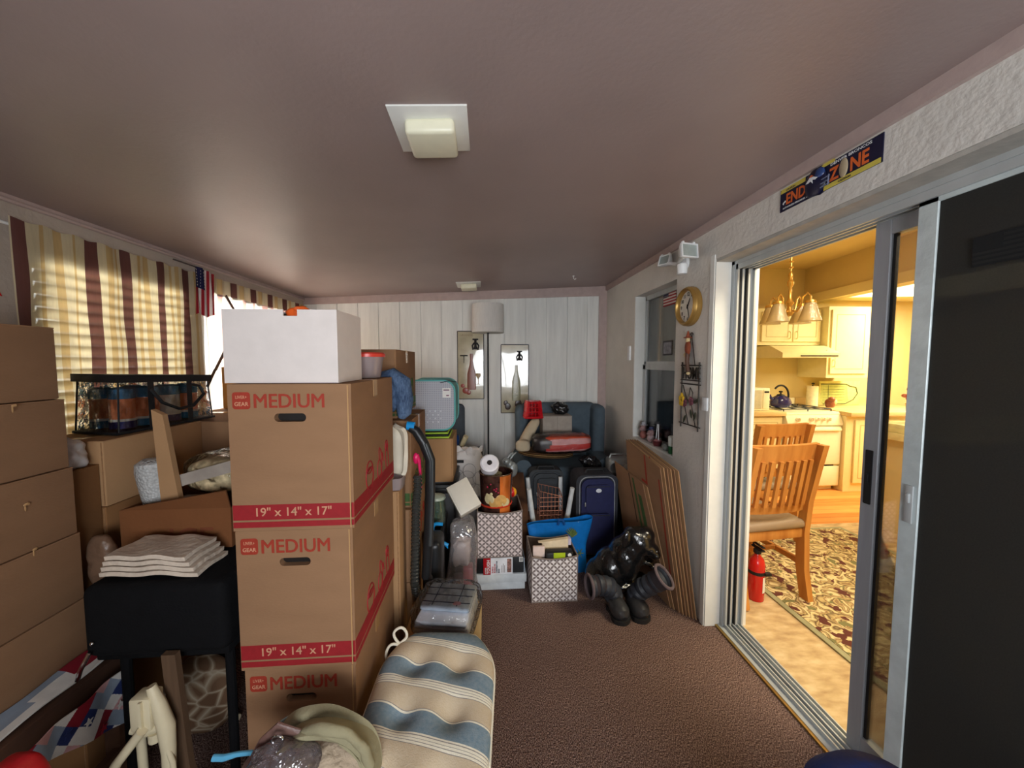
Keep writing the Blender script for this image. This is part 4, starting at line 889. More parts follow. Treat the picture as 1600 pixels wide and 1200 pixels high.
b = MB().blob((x0+.20, y0+.04, z1-.012), (.030, .022, .020), amp=.01, freq=40); b.blob((x0+.22, y0+.035, z1+.002), (.022, .02, .012), amp=.01, freq=50); b.box((x0+.15, y0+.02, z0+.006), (x0+.25, y0+.055, z1-.02)); solo('orange_toy', b, mat('bright_orange_plastic', (220, 92, 30), rough=.35), 'bright orange item poking out of the notch of the white box', 'toy')
# clear tub with a red lid
cx, cy = -.487, 1.56
T = thing('food_tub', 'clear plastic food tub with a red lid beside the white box', 'tub', (cx, cy, 1.433))
M_clear = glassy('cloudy_plastic', tint=(.95, .92, .92), refl=.3, rough=.15, milk=.45, milkcol=(.86, .80, .80))
part('body', MB().lathe([(.050, 1.433), (.052, 1.436), (.062, 1.50), (.068, 1.520), (.064, 1.520), (.048, 1.44), (0, 1.438)], (cx, cy, 0), 28), M_clear, T)
part('lid', MB().lathe([(.072, 1.518), (.073, 1.530), (.066, 1.536), (.058, 1.531), (0, 1.531)], (cx, cy, 0), 28), mat('red_translucent_lid', (214, 66, 52), rough=.3, bump=0), T)
# tall tower of cartons behind with green print
def green_print(b, w, d, h):
    b.m(M_inkgreen)
    for a, c in ((.012, .026), (.032, .075)): b.box((w-.001, -d+.003, a), (w+.0006, d-.003, c)); b.box((-w, -d-.0006, a), (w, -d+.001, c))
    side_doodles(b, w, d, h, M_inkgreen, .078)
def red_print(b, w, d, h):
    side_doodles(b, w, d, h, M_inkred2, h-.2)
carton('brown carton with green print at the top of the tower behind the moving boxes', -.80, -.450, 1.90, 2.40, 1.21, 1.56, extra=green_print, group=None)
carton('brown carton with green band in the tower, second from its top', -.78, -.375, 1.86, 2.30, .76, 1.205, extra=green_print)
carton('brown carton in the tower, with faint red print, below the green banded one', -.78, -.376, 1.84, 2.26, .38, .757, extra=red_print)
carton('brown carton at the floor under the tower behind the moving boxes', -.80, -.378, 1.84, 2.30, 0.0, .378)
carton('narrow brown carton wedged behind the moving box stack', -.76, -.400, 1.69, 1.818, 0, .905, m=M_kraft2, tape=False)
# tub, white cloth, jeans on that narrow carton
x0, x1, y0, y1 = -.56, -.385, 1.69, 1.81
b = MB().sheet(lambda u, v: (lambda c, s_, k: ((x0+x1)/2+(x1-x0)/2*k*math.copysign(abs(c)**.4, c), (y0+y1)/2+(y1-y0)/2*k*math.copysign(abs(s_)**.4, s_), .907+.055*v))(math.cos(2*math.pi*u), math.sin(2*math.pi*u), .92+.08*v), 40, 4, .003, closeu=True)
b.box((x0+.01, y0+.008, .907), (x1-.01, y1-.008, .911)); solo('plastic_tray', b, M_clear, 'clear plastic tray with rounded rim behind the top moving box', 'tray')
b = MB().sheet(lambda u, v: (-.52+.115*u+.035*math.sin(v*3.0)+.012*math.sin(u*9+v*4), 1.735+.05*math.sin(u*3)+.008*math.sin(v*11+u*7), .967+.235*v-.02*u*math.sin(v*7)), 16, 20, .018); solo('white_cloth', b, mat('ivory_cloth', (226, 216, 196), rough=.9, var=.04, bump=.3, bscale=20), 'ivory cloth stuffed upright between the moving box and the tower', 'cloth')
b = MB()
b.tube([(-.50, 1.75, 1.415), (-.43, 1.75, 1.430), (-.392, 1.75, 1.40), (-.378, 1.75, 1.32), (-.383, 1.75, 1.26), (-.395, 1.75, 1.235)], [.030, .040, .045, .040, .034, .018], 16)
b.tube([(-.48, 1.79, 1.395), (-.43, 1.79, 1.405), (-.40, 1.79, 1.37), (-.392, 1.79, 1.30), (-.398, 1.79, 1.245)], [.028, .036, .04, .036, .022], 14)
b.blob((-.46, 1.76, 1.34), (.060, .05, .08), 2.5, .015, 18, 5)
b.v = [v+v.normalized()*.009*noise.noise(v*26) for v in b.v]; solo('folded_jeans', b, pattern('blue_denim', 'denim'), 'bundle of blue denim jeans stuffed beside the top moving box', 'jeans')
# ---------------------------------------------------------------- pop-up hamper on boxes in the middle
T = thing('plastic_crate', 'black plastic storage bin under a plain carton, behind the vacuum hose', 'bin', (-.36, 2.66, 0))
M_bin = mat('black_bin_plastic', (26, 26, 28), rough=.4, var=.1)
part('body', MB().box((-.52, 2.50, 0), (-.215, 2.86, .66), .015).box((-.53, 2.49, .60), (-.205, 2.87, .635), .005), M_bin, T)
part('lid', MB().box((-.53, 2.49, .661), (-.205, 2.87, .69), .008), M_bin, T)
carton('plain pale carton on the black bin, under the lime folded bag', -.50, -.222, 2.46, 2.80, .692, .985, m=M_kraft2, tape=False)
b = MB()
for i in range(4): b.m(mat('black_webbing', (24, 25, 22)) if i % 2 else mat('lime_fabric', (170, 206, 60), var=.05)).box((-.47+.008*i, 2.46+.006*i, .987+.0135*i), (-.245-.004*i, 2.74, .999+.0135*i), .005, 2)
solo('folded_tote', b, None, 'lime and black folded tote lying under the mesh hamper', 'bag')
T = thing('laundry_hamper', 'grey mesh pop-up hamper with teal binding on the pale carton', 'hamper', (-.36, 2.6, 1.045))
prof = rrect(-.53, 1.047, -.205, 1.375, .075, 7)
o = part('mesh_panel', MB().prism(prof, 2.45, 2.452, 'xz'), pattern('grey_hamper_mesh', 'mesh'), T); part('mesh_panel', MB().prism(prof, 2.75, 2.752, 'xz'), pattern('grey_hamper_mesh', 'mesh'), T)
k = len(prof); b = MB(); n = len(prof); vs = [(p[0], 2.452, p[1]) for p in prof]+[(p[0], 2.75, p[1]) for p in prof]; b.add(vs, [(i, (i+1) % n, n+(i+1) % n, n+i) for i in range(n)]); part('side_wall', b, mat('teal_nylon', (110, 176, 176), rough=.6, var=.06), T)
M_teal = mat('teal_binding', (96, 178, 176), rough=.6, var=.04)
for y in (2.451, 2.751): part('binding', MB().tube([(p[0], y, p[1]) for p in prof], .006, 8, closed=True), M_teal, T)
b = MB().m(M_paper).box((-.285, 2.446, 1.262), (-.232, 2.449, 1.325)); b.m(mat('muted_violet_ink', (140, 100, 120))).box((-.278, 2.4452, 1.308), (-.240, 2.446, 1.316)); b.box((-.26, 2.4452, 1.272), (-.242, 2.446, 1.280)); b.build('care_label', None, T, False, shift=T.location)
b = MB().tube([(-.30, 2.45, 1.36), (-.24, 2.44, 1.372), (-.19, 2.44, 1.365)], .0025, 6); part('wire_loop', b, M_black, T)
b = MB(); 
for i in range(6):
    for j in range(4): b.lathe([(0.006, 0), (.004, -.002), (0, -.002)], (-.49+.035*i+.017*(j % 2), 2.449, 1.10+.024*j), 6, 'y')
part('printed_dots', b, mat('pale_dots', (206, 208, 214)), T)
# dark upholstered side chair against the back wall
M_slate = mat('slate_upholstery', (76, 84, 92), rough=.85, var=.08, scale=30, bump=.2, bscale=120)
T = thing('side_chair', 'dark slate upholstered chair against the panelled wall, behind the hamper', 'chair', (-.42, 3.35, 0))
part('backrest', MB().box((-.66, 3.50, .50), (-.205, 3.60, 1.09), .05, 4), M_slate, T); part('seat', MB().box((-.66, 3.06, .42), (-.20, 3.54, .54), .04, 4), M_slate, T)
for x in (-.64, -.24):
    for y in (3.10, 3.56): part('leg', MB().tube([(x, y, 0), (x, y, .44)], .016, 8), M_black, T)
T = thing('blue_bottle', 'blue bottle standing on the slate side chair', 'bottle', (-.262, 3.18, .542)); M_bb = mat('blue_bottle_plastic', (28, 58, 110), rough=.25, bump=0)
part('body', MB().lathe([(.0, .542), (.040, .542), (.042, .56), (.042, .72), (.030, .76), (.022, .78)], (-.262, 3.18, 0), 20), M_bb, T); part('cap', MB().lathe([(.025, .78), (.032, .785), (.032, .86), (.026, .868), (0, .868)], (-.262, 3.18, 0), 20), M_bb, T)
T_side = [o for o in COL.objects if o.name == 'side_chair'][0]; T_side.location.y += .05
# printed white bag
M_bag = mat('white_printed_bag', (214, 210, 208), rough=.5, var=.03, bump=.4, bscale=14)
T = thing('printed_bag', 'white bag with grey looping print and a black word strip, beside the lamp pole', 'bag', (-.13, 2.86, 0)); TB = T
fnb = lambda q: (q.x*(1-.12*max(0, q.z)/.4), q.y, q.z)
b = MB().blob((-.140, 2.86, .40), (.135, .085, .40), 5, .028, 9, 11, 48, 30, flat=.0, fn=fnb); part('body', b, M_bag, T)
b = MB().sheet(lambda u, v: (-.25+.22*u, 2.80+.03*math.sin(u*8), .76+.05*v+.02*math.sin(u*14)), 16, 3, .004); part('crumpled_rim', b, M_bag, T)
b2 = MB().m(mat('grey_line_ink', (140, 136, 140)))
for cx_, cz_, r_ in ((-.22, .60, .045), (-.13, .64, .05), (-.06, .58, .045), (-.19, .50, .055), (-.09, .48, .05), (-.15, .56, .07)):
    b2.tube([(cx_+r_*math.cos(R(a)), 2.758+.0*a, cz_+r_*1.15*math.sin(R(a))) for a in range(0, 360, 20)], .0018, 4, True)
part('looping_print', b2, None, T)
b = MB().m(M_black).prism(rrect(-.262, .705, -.175, .728, .002, 1), 2.756, 2.758, 'xz'); part('word_strip', b, None, T)
TB.location.y = 2.975
solo('rolled_magazine', MB().tube([(-.21, 3.18, .775), (-.17, 3.15, .86)], .022, 14), mat('buff_paper', (196, 186, 150)), 'buff roll sticking out behind the printed white bag', 'roll')
solo('support_crate', MB().box((-.185, 3.13, 0), (-.03, 3.22, .76), .01), M_bin, 'dark crate standing between the printed bag and the side chair', 'crate')
# ---------------------------------------------------------------- floor lamp and metal posters
LX, LY = .022, 3.50
T = thing('floor_lamp', 'black pole floor lamp with a white drum shade by the back wall', 'lamp', (LX, LY, 0))
part('base', MB().lathe([(.0, .0), (.13, .0), (.13, .012), (.10, .022), (.012, .028), (0, .028)], (LX, LY, 0), 32), M_black, T)
part('pole', MB().tube([(LX, LY, .02), (LX, LY, 1.80)], .0085, 10).lathe([(.0085, 1.755), (.020, 1.79), (.020, 1.81), (0, 1.81)], (LX, LY, 0), 16), M_black, T)
zt, zb_ = atY(763, 476, LY).z, atY(763, 520, LY).z
b = MB().lathe([(.149, zb_), (.152, zb_+.004), (.147, zt), (.144, zt), (.146, zb_+.004), (.149, zb_)], (LX, LY, 0), 48); part('lamp_shade', b, cloth('white_linen_shade', (236, 234, 230), .3), T)
b = MB(); 
for k in range(3): a = R(120*k); b.tube([(LX, LY, zt-.04), (LX+.146*math.cos(a), LY+.146*math.sin(a), zt-.012)], .002, 5)
b.tube([(LX, LY, 1.80), (LX, LY, zt-.03)], .012, 8); b.blob((LX, LY, zt-.085), (.028, .028, .035), nu=14, nv=10); part('socket_and_spider', b, M_wp, T)
M_post = mat('parchment_enamel', (178, 168, 138), rough=.16, var=.18, scale=7, bump=.05, bscale=14, coat=.8); M_pedge = mat('blackened_tin_edge', (38, 32, 30), rough=.4, metal=.3)
M_cork = mat('corkscrew_black', (30, 26, 28), rough=.4, bump=0); M_bott = mat('wine_bottle_russet', (134, 78, 58), rough=.3, bump=0); M_fruit = mat('fruit_red', (150, 66, 50), rough=.3, bump=0)
def poster(label, x0, x1, z0, z1):
    T = thing('metal_poster', label, 'poster', ((x0+x1)/2, YB-.006, z0)); 
    b = MB().m(M_pedge).prism(rrect(x0, z0, x1, z1, .008), YB-.010, YB-.001, 'xz'); part('edge', b, None, T)
    b = MB().sheet(lambda u, v: (x0+.008+(x1-x0-.016)*u, YB-.0118-.0015*math.sin(v*3.14)*math.sin(u*3.14)-.0008*math.sin(u*5+v*3), z0+.008+(z1-z0-.016)*v), 12, 24, .001); part('panel', b, M_post, T)
    return T, b
px0, px1, pz0, pz1 = -.284, -.016, 1.120, 1.803
def P_(u, v): return (px0+(px1-px0)*u, pz0+(pz1-pz0)*v)
T, _ = poster('tall tin poster of a wine bottle and corkscrews, left of the lamp pole', px0, px1, pz0, pz1)
yf = YB-.0155
def corkscrew(c, s_, kind):
    b = MB(); x, z = c
    if kind == 't': b.tube([(x-s_*.7, yf, z), (x+s_*.7, yf, z)], s_*.10, 8); b.tube([(x, yf, z), (x, yf, z-s_*.8)], s_*.07, 6); b.tube([(x+.04*s_*math.sin(i*1.6), yf, z-s_*.8-s_*.06*i) for i in range(10)], s_*.05, 6)
    else:
        b.tube([(x-s_*.30, yf, z+s_*.55), (x+s_*.30, yf, z+s_*.55)], s_*.08, 8); b.tube([(x, yf, z+s_*.55), (x, yf, z-s_*.4)], s_*.13, 8)
        for q in (-1, 1): b.tube([(x+q*s_*.12, yf, z+s_*.2), (x+q*s_*.34, yf, z-s_*.1), (x+q*s_*.26, yf, z-s_*.55)], [s_*.10, s_*.08, s_*.06], 6)
        b.lathe([(s_*.2, z-s_*.2), (s_*.24, z-s_*.45), (s_*.18, z-s_*.5)], (x, yf, 0), 12)
    return b
part('corkscrew_picture', corkscrew(P_(.68, .80), .095, 'w'), M_cork, T); part('corkscrew_picture', corkscrew(P_(.25, .64), .055, 't'), M_cork, T)
bx, bz = P_(.53, .67); b = MB(); b.M = Matrix.Translation((bx, yf, 0)) @ Matrix.Diagonal((1, .08, 1, 1)); zb2_ = P_(0, .14)[1]; b.lathe([(.014, bz), (.016, bz-.02), (.014, bz-.07), (.022, bz-.12), (.042, bz-.20), (.044, zb2_+.02), (.040, zb2_)], (0, 0, 0), 20); part('bottle_picture', b, M_bott, T)
b = MB(); b.M = Matrix.Translation((0, yf, 0)) @ Matrix.Diagonal((1, .1, 1, 1))
for u, v, r_ in ((.30, .13, .030), (.42, .10, .022), (.20, .20, .020)): q = P_(u, v); b.blob((q[0], 0, q[1]), (r_, r_, r_), nu=16, nv=12)
part('fruit_picture', b, M_fruit, T)
q = P_(.78, .33); b = MB(); b.M = Matrix.Translation((0, yf, 0)) @ Matrix.Diagonal((1, .1, 1, 1)); b.lathe([(.022, q[1]+.035), (.024, q[1]+.01), (.004, q[1]-.02), (.003, q[1]-.07), (.02, q[1]-.075)], (q[0], 0, 0), 14); part('wine_glass_picture', b, mat('wine_glass_amber', (150, 118, 60), rough=.3), T)
b = MB().text('GRANDE', .030, FRONT(px0+.025, YB-.0150, pz1-.052), mat('faded_letter_brown', (140, 120, 90)), .0, .0003, 'LEFT', 1.1); part('lettering', b, M_cork, T)
px0, px1, pz0, pz1 = .150, .436, .975, 1.672
T, _ = poster('lower tin poster with a corkscrew, right of the lamp pole', px0, px1, pz0, pz1)
part('corkscrew_picture', corkscrew(P_(.66, .83), .085, 'w'), M_cork, T)
b = MB(); b.M = Matrix.Translation((0, yf, 0)) @ Matrix.Diagonal((1, .1, 1, 1))
for u, v, r_ in ((.25, .10, .03), (.18, .15, .022), (.62, .14, .035)): q = P_(u, v); b.blob((q[0], 0, q[1]), (r_, r_, r_*1.2), nu=14, nv=10)
part('fruit_picture', b, mat('dark_grape', (66, 50, 44), rough=.3), T)
q = P_(.55, .70); b = MB(); b.M = Matrix.Translation((q[0], yf, 0)) @ Matrix.Diagonal((1, .08, 1, 1)); b.lathe([(.014, q[1]), (.015, q[1]-.06), (.04, q[1]-.16), (.044, q[1]-.32), (.04, q[1]-.36)], (0, 0, 0), 20); part('bottle_picture', b, mat('pale_bottle_olive', (150, 146, 116), rough=.2), T)
# ---------------------------------------------------------------- armchair with its load
M_arm = mat('steel_blue_upholstery', (82, 96, 106), rough=.9, var=.08, scale=30, bump=.25, bscale=150)
T = thing('armchair', 'steel blue wingback armchair in the back right corner, piled with things', 'armchair', (.70, 3.45, 0))
b = MB().box((.33, 3.54, .30), (1.10, 3.70, 1.095), .07, 5); part('backrest', b, M_arm, T)
for x0, x1, lean in ((.285, .40, -.02), (1.015, 1.135, .02)):
    b = MB().box((x0, 3.40, .60), (x1, 3.64, 1.085), .055, 5); b.v = [V(v.x+lean*(v.z-.8), v.y+.12*(v.z-1.05) if v.y < 3.5 and v.z > .8 else v.y-.02, v.z) for v in b.v]; part('wing', b, M_arm, T)
for x0, x1 in ((.255, .395), (.985, 1.135)):
    b = MB(); b.tube([((x0+x1)/2, 3.15, .575), ((x0+x1)/2, 3.56, .585)], (x1-x0)/2, 24); b.box((x0+.01, 3.15, .12), (x1-.01, 3.62, .575), .02); part('armrest', b, M_arm, T)
part('seat', MB().box((.38, 3.12, .30), (1.0, 3.60, .575), .05, 4), M_arm, T); part('base', MB().box((.30, 3.17, .10), (1.10, 3.62, .34), .02), M_arm, T)
for x in (.34, 1.06):
    for y in (3.20, 3.58): part('leg', MB().lathe([(.022, 0), (.030, .12)], (x, y, 0), 10), mat('dark_walnut', (56, 38, 28)), T)
# stack of curved trays
for i, (lab, c_) in enumerate((('woven tan tray lowest in the armchair, under two others', (128, 96, 62)), ('woven tan tray in the middle of the three in the armchair', (176, 140, 92)), ('thin brown tray topmost of the three in the armchair', (112, 78, 50)))):
    b = MB().lathe([(.0, 0), (.20, .004), (.245, .020), (.247, .024), (.20, .010), (0, .006)], (.53, 3.26, .592+.014*i), 40); b.v = [V(v.x, 3.22+(v.y-3.26)*.56, v.z+(.53-v.x)*.06+.065) for v in b.v]; solo('serving_tray', b, mat('tray_brown_%s' % 'abc'[i], c_, rough=.5, var=.15, scale=60), lab, 'tray')
M_beige = mat('beige_suede', (196, 180, 152), rough=.9, var=.05, bump=.2, bscale=40)
b = MB().blob((.385, 3.30, .850), (.052, .055, .135), 3, .012, 9, 2, fn=lambda q: (q.x+q.z*.30+.03*math.sin(q.z*8), q.y, q.z)); solo('beige_cushion', b, M_beige, 'upright beige suede cushion in the armchair under the red basket', 'cushion')
b = MB().blob((.322, 3.175, .765), (.062, .045, .050), 3, .012, 9, 7, flat=.722); b.tube([(.29, 3.16, .81), (.268, 3.16, .765), (.30, 3.15, .738), (.35, 3.14, .74)], [.012, .014, .012, .01], 10); solo('beige_bag', b, M_beige, 'small beige bag lying against the upright cushion in the armchair', 'bag')
# fabric storage cube, orange blanket, basket, dark bag
b = MB(); b.box((.515, 3.30, .74), (.785, 3.50, 1.005), .006); b.m(mat('cube_seam_grey', (130, 122, 114))).box((.648, 3.2985, .745), (.651, 3.301, 1.0)); b.tube([(.515, 3.299, 1.004), (.785, 3.299, 1.004)], .003, 6)
solo('fabric_storage_box', b, mat('grey_beige_fabric', (172, 162, 150), rough=.9, bump=.15, bscale=200), 'grey beige fabric storage box standing in the armchair', 'storage box')
T = thing('red_basket', 'small red plastic lattice basket upside down on the beige cushion', 'basket', (.425, 3.33, .985)); M_rp = mat('bright_red_plastic', (204, 22, 34), rough=.25, bump=0)
b = MB(); x0, x1, y0, y1, z0, z1 = .345, .505, 3.235, 3.375, 1.0, 1.145
def rp(k, z): return [((x0+x1)/2+(q[0])*k, (y0+y1)/2+(q[1])*k, z) for q in rrect(-.080, -.070, .080, .070, .02, 3)]
for k, z in ((1.0, z0), (.93, z0+.05), (.88, z0+.09), (.84, z0+.13)): b.tube(rp(k, z), .006 if z > z0 else .011, 6, True)
lo, hi = rp(1.0, z0), rp(.82, z1)
for i in range(0, len(lo)): b.tube([lo[i], hi[i]], .005, 5)
for t in (.2, .4, .6, .8):
    for y_, s_ in ((y0, 1), (y1, -1)): b.tube([((x0+x1)/2+(-.08+.16*t), (y0+y1)/2-.07*s_, z0), ((x0+x1)/2+(-.08+.16*t)*.82, (y0+y1)/2-.07*.82*s_, z1)], .005, 5)
    for s_ in (-1, 1): b.tube([((x0+x1)/2+.08*s_, (y0+y1)/2+(-.07+.14*t), z0), ((x0+x1)/2+.08*.82*s_, (y0+y1)/2+(-.07+.14*t)*.82, z1)], .005, 5)
b.prism([(p[0], p[1]) for p in rp(.83, 0)], z1-.004, z1+.002, 'xy'); part('lattice_body', b, M_rp, T)
M_dkplastic = mat('black_crumpled_plastic', (24, 24, 26), rough=.18, coat=.5, var=.2, bump=.8, bscale=26)
b = MB().blob((.70, 3.42, 1.058), (.085, .06, .055), 2.2, .035, 16, 4, flat=1.007); solo('black_plastic_bag', b, M_dkplastic, 'crumpled black plastic bag on top of the fabric storage box', 'bag')
T = thing('packaged_blanket', 'orange and pink striped blanket in clear plastic across the armchair', 'blanket', (.65, 3.12, .715))
M_o1 = mat('blanket_orange', (222, 86, 52), rough=.5, var=.06); M_p1 = mat('blanket_pink', (216, 150, 146), rough=.5, var=.08); M_r1 = mat('blanket_red', (196, 54, 48), rough=.5, var=.06); M_dk = mat('blanket_wrap_dark', (46, 38, 38), rough=.3)
def bandm(u, v):
    a = (u*360) % 360
    return None
b = MB(); nu, nv = 36, 30
def bl(u, v):
    a = 2*math.pi*u; xx = .405+.485*v; r_ = 1-.25*max(0, abs(v-.5)*2-.8)/.2; ca, sa = math.cos(a), math.sin(a); e = .6
    return (xx, 3.12+.092*r_*math.copysign(abs(ca)**e, ca), .790+.072*r_*math.copysign(abs(sa)**e, sa)+.018*v+.004*noise.noise(V(xx*20, a*3, 0)))
def blm(u, v):
    if v < .24+.05*math.sin(u*30): return M_dk
    z = math.sin(2*math.pi*u); return M_o1 if z > .45 else (M_p1 if z > .05 else (M_r1 if z > -.45 else M_p1))
b.sheet(bl, nu, nv, .004, closeu=True, mfn=blm); part('folded_fabric', b, None, T)
b = MB().blob((.65, 3.12, .800), (.256, .104, .084), 4, .006, 18, 9, 64, 30); part('plastic_wrap', b, glassy('crinkled_clear_wrap', refl=.04, rough=.08, bump=.7, bscale=24), T)
b = MB().blob((.905, 3.055, .62), (.080, .055, .070), 2.2, .04, 14, 8, flat=.56); b.blob((.86, 3.06, .66), (.06, .04, .04), 2, .03, 18, 3); solo('black_plastic_bag', b, M_dkplastic, 'crumpled black plastic bag hanging by the right arm of the armchair, above the suitcases', 'bag')
# silver radio on a dark box in the corner
solo('black_case', MB().box((1.0, 2.88, 0), (1.205, 3.10, .56), .01).box((.80, 3.0, 0), (.985, 3.10, .555), .01), M_bin, 'black case in the corner under the silver radio', 'case')
T = thing('radio', 'silver portable radio in the corner beside the armchair', 'radio', (1.10, 3.0, .562)); M_sil = mat('silver_plastic', (158, 160, 158), rough=.3, metal=.4)
part('case', MB().box((1.01, 2.92, .562), (1.20, 3.05, .70), .03, 4), M_sil, T)
part('speaker', MB().lathe([(.038, 0), (.040, -.008), (.03, -.004), (.0, -.002)], (1.055, 2.920, .63), 20, 'y'), mat('radio_grille', (90, 92, 94), rough=.5), T)
part('control_knob', MB().lathe([(.020, 0), (.022, -.012), (.0, -.014)], (1.145, 2.920, .64), 16, 'y'), M_wp, T)
part('handle', MB().tube([(1.03, 2.985, .69), (1.04, 2.985, .725), (1.17, 2.985, .725), (1.18, 2.985, .69)], .008, 8), M_sil, T)
# ---------------------------------------------------------------- suitcases
def suitcase(label, x0, x1, y0, y1, h, body, front, piping, logo=True):
    T = thing('suitcase', label, 'suitcase', ((x0+x1)/2, (y0+y1)/2, 0)); xc = (x0+x1)/2; w = x1-x0
    b = MB().m(body).prism(rrect(x0, .035, x1, h, .055, 6), y0, y1, 'xz'); part('shell', b, None, T, angle=50)
    b = MB().prism(rrect(x0+.035, .06, x1-.035, h-.025, .06, 6), y0-.022, y0+.002, 'xz'); o = part('front_panel', b, front, T, angle=50)
    pp = rrect(x0+.026, .05, x1-.026, h-.014, .06, 6); sub('piping', MB().tube([(p[0], y0-.004, p[1]) for p in pp], .004, 6, True), piping, o, T)
    for f0, f1 in ((.38, .57), (.60, .90)):
        p2 = rrect(x0+.065, h*f0, x1-.065, h*f1, .03, 5); bb = MB().prism(p2, y0-.040, y0-.020, 'xz'); po = sub('pocket', bb, front, o, T)
        sub('zip', MB().tube([(x0+.07, y0-.041, h*f1-.012), (x1-.07, y0-.041, h*f1-.012)], .0032, 6), body, o, T)
    if logo: sub('oval_badge', MB().lathe([(.020, 0), (.021, -.004), (0, -.006)], (xc, y0-.040, h*.84), 20, 'y', 1.0, .72), mat('badge_silver', (216, 220, 226), rough=.6), o, T)
    part('top_handle', MB().tube([(xc-.07, (y0+y1)/2-.03, h-.006), (xc-.06, (y0+y1)/2-.03, h+.022), (xc+.06, (y0+y1)/2-.03, h+.022), (xc+.07, (y0+y1)/2-.03, h-.006)], .010, 8), M_black, T)
    sub('zip_pull', MB().box((x0+.055, y0-.045, h*.66), (x0+.063, y0-.038, h*.66+.03), .002), M_sil, o, T)
    for x in (x0+.05, x1-.05): part('wheel', MB().lathe([(.0, -.012), (.024, -.012), (.026, 0), (.024, .012), (0, .012)], (x, y0+.045, .026), 16, 'x'), M_black, T)
M_char = mat('charcoal_ballistic', (62, 66, 70), rough=.8, var=.08, bump=.2, bscale=200); M_nav = mat('navy_ballistic', (30, 34, 76), rough=.75, var=.1, bump=.2, bscale=200); M_greyp = mat('pale_grey_piping', (150, 152, 156), rough=.6)
suitcase('charcoal fabric suitcase standing in front of the armchair', .355, .645, 2.992, 3.112, .60, M_char, M_char, M_char, False)
suitcase('navy fabric suitcase with grey piping and an oval badge', .668, .985, 2.655, 2.86, .655, mat('black_grey_nylon', (46, 48, 54), rough=.8), M_nav, M_greyp)
# ---------------------------------------------------------------- upturned stool, copper rack, brown box
solo('brown_slant_box', MB().prism([(2.635, 0), (2.635, .42), (2.985, .585), (2.985, 0)], .04, .305, 'yz'), pattern('dark_brown_stained_wood', 'wood', a=(62, 38, 24), b=(92, 60, 38), st=(1, .2, 1)), 'dark brown wooden box with a sloping top behind the storage cubes', 'box')
carton('low brown carton holding the upturned stool', .325, .630, 2.66, 2.93, 0, .262, m=M_kraftd, tape=False)
T = thing('upturned_stool', 'small stool upside down with four white legs and a brown top', 'stool', (.475, 2.79, .264))
part('top_board', MB().box((.318, 2.665, .264), (.632, 2.925, .296), .006), mat('pinkish_brown_board', (128, 92, 78), rough=.5), T)
for (xa, ya, xb, yb_) in ((.350, 2.69, .315, 2.66), (.605, 2.69, .640, 2.66), (.355, 2.90, .335, 2.93), (.600, 2.90, .605, 2.93)): part('leg', MB().tube([(xa, ya, .296), (xb, yb_, .560)], [.020, .017], 12), mat('white_stool_leg', (214, 218, 218), rough=.3), T)
T = thing('wire_rack', 'rose gold wire magazine rack standing on the upturned stool', 'rack', (.50, 2.76, .298)); M_cop = mat('rose_gold_wire', (206, 142, 116), rough=.3, metal=.6, bump=0)
b = MB(); x0, x1, y0, y1, z0, z1 = .405, .575, 2.715, 2.83, .300, .520
def fr(y, za, zb2): b.tube([(x0, y, z0), (x1, y, z0), (x1, y, zb2), (x0, y, za)], .0035, 6, True)
fr(y0, z1, z1-.045); fr(y1, z1+.02, z1-.02)
for i in range(1, 6): x = x0+(x1-x0)*i/6; b.tube([(x, y0, z0), (x, y0, z1-.045*i/6)], .0022, 5); b.tube([(x, y1, z0), (x, y1, z1-.0+.02-.04*i/6)], .0022, 5); b.tube([(x, y0, z0), (x, y1, z0)], .0022, 5)
for i in range(1, 6): z = z0+(z1-z0)*i/6.5; b.tube([(x0, y0, z), (x1, y0, z)], .0022, 5); b.tube([(x1, y0, z), (x1, y1, z)], .0022, 5); b.tube([(x0, y0, z), (x0, y1, z)], .0022, 5)
for x, za in ((x0, z1), (x1, z1-.045)): b.tube([(x, y0, za), (x, y1, za+.02)], .0035, 6)
part('wire_frame', b, M_cop, T)
# ---------------------------------------------------------------- blue bag and patterned cubes
M_bluebag = mat('blue_woven_bag', (20, 112, 192), rough=.3, var=.08, scale=30, coat=.3, bump=.2, bscale=30)
T = thing('blue_shopping_bag', 'bright blue shopping bag standing behind the front storage cube', 'bag', (.52, 2.53, 0))
b = MB().sheet(lambda u, v: (lambda a, k: (.520+(.185+.05*v*v)*math.copysign(abs(math.cos(a))**.45, math.cos(a))+.006*math.sin(v*9+u*20), 2.532+(.046+.0*v)*math.copysign(abs(math.sin(a))**.6, math.sin(a))*(1-.25*v)+.006*math.sin(u*24+v*5), .002+v*(.37+.022*math.cos(a))+.006*math.sin(u*12)*v))(2*math.pi*u, 0), 60, 14, .003, closeu=True); b.box((.36, 2.50, .001), (.68, 2.565, .005)); part('body', b, M_bluebag, T)
b = MB().tube([(.50, 2.490, .36), (.505, 2.482, .395), (.53, 2.482, .40), (.545, 2.490, .36)], .010, 8); part('handle', b, mat('dark_blue_strap', (16, 76, 140)), T)
b = MB()
for i in range(7): a = R(30+18*i); b.tube([(.60, 2.484, .27), (.60+.035*math.cos(a), 2.483, .27+.045*math.sin(a)), (.60+.05*math.cos(a+.3), 2.484, .27+.07*math.sin(a))], [.004, .006, .002], 5)
for i in range(6): a = R(60*i); b.tube([(.655, 2.487, .15), (.655+.03*math.cos(a), 2.485, .15+.035*math.sin(a))], [.004, .002], 5)
part('printed_plant', b, mat('olive_print', (92, 110, 60)), T)
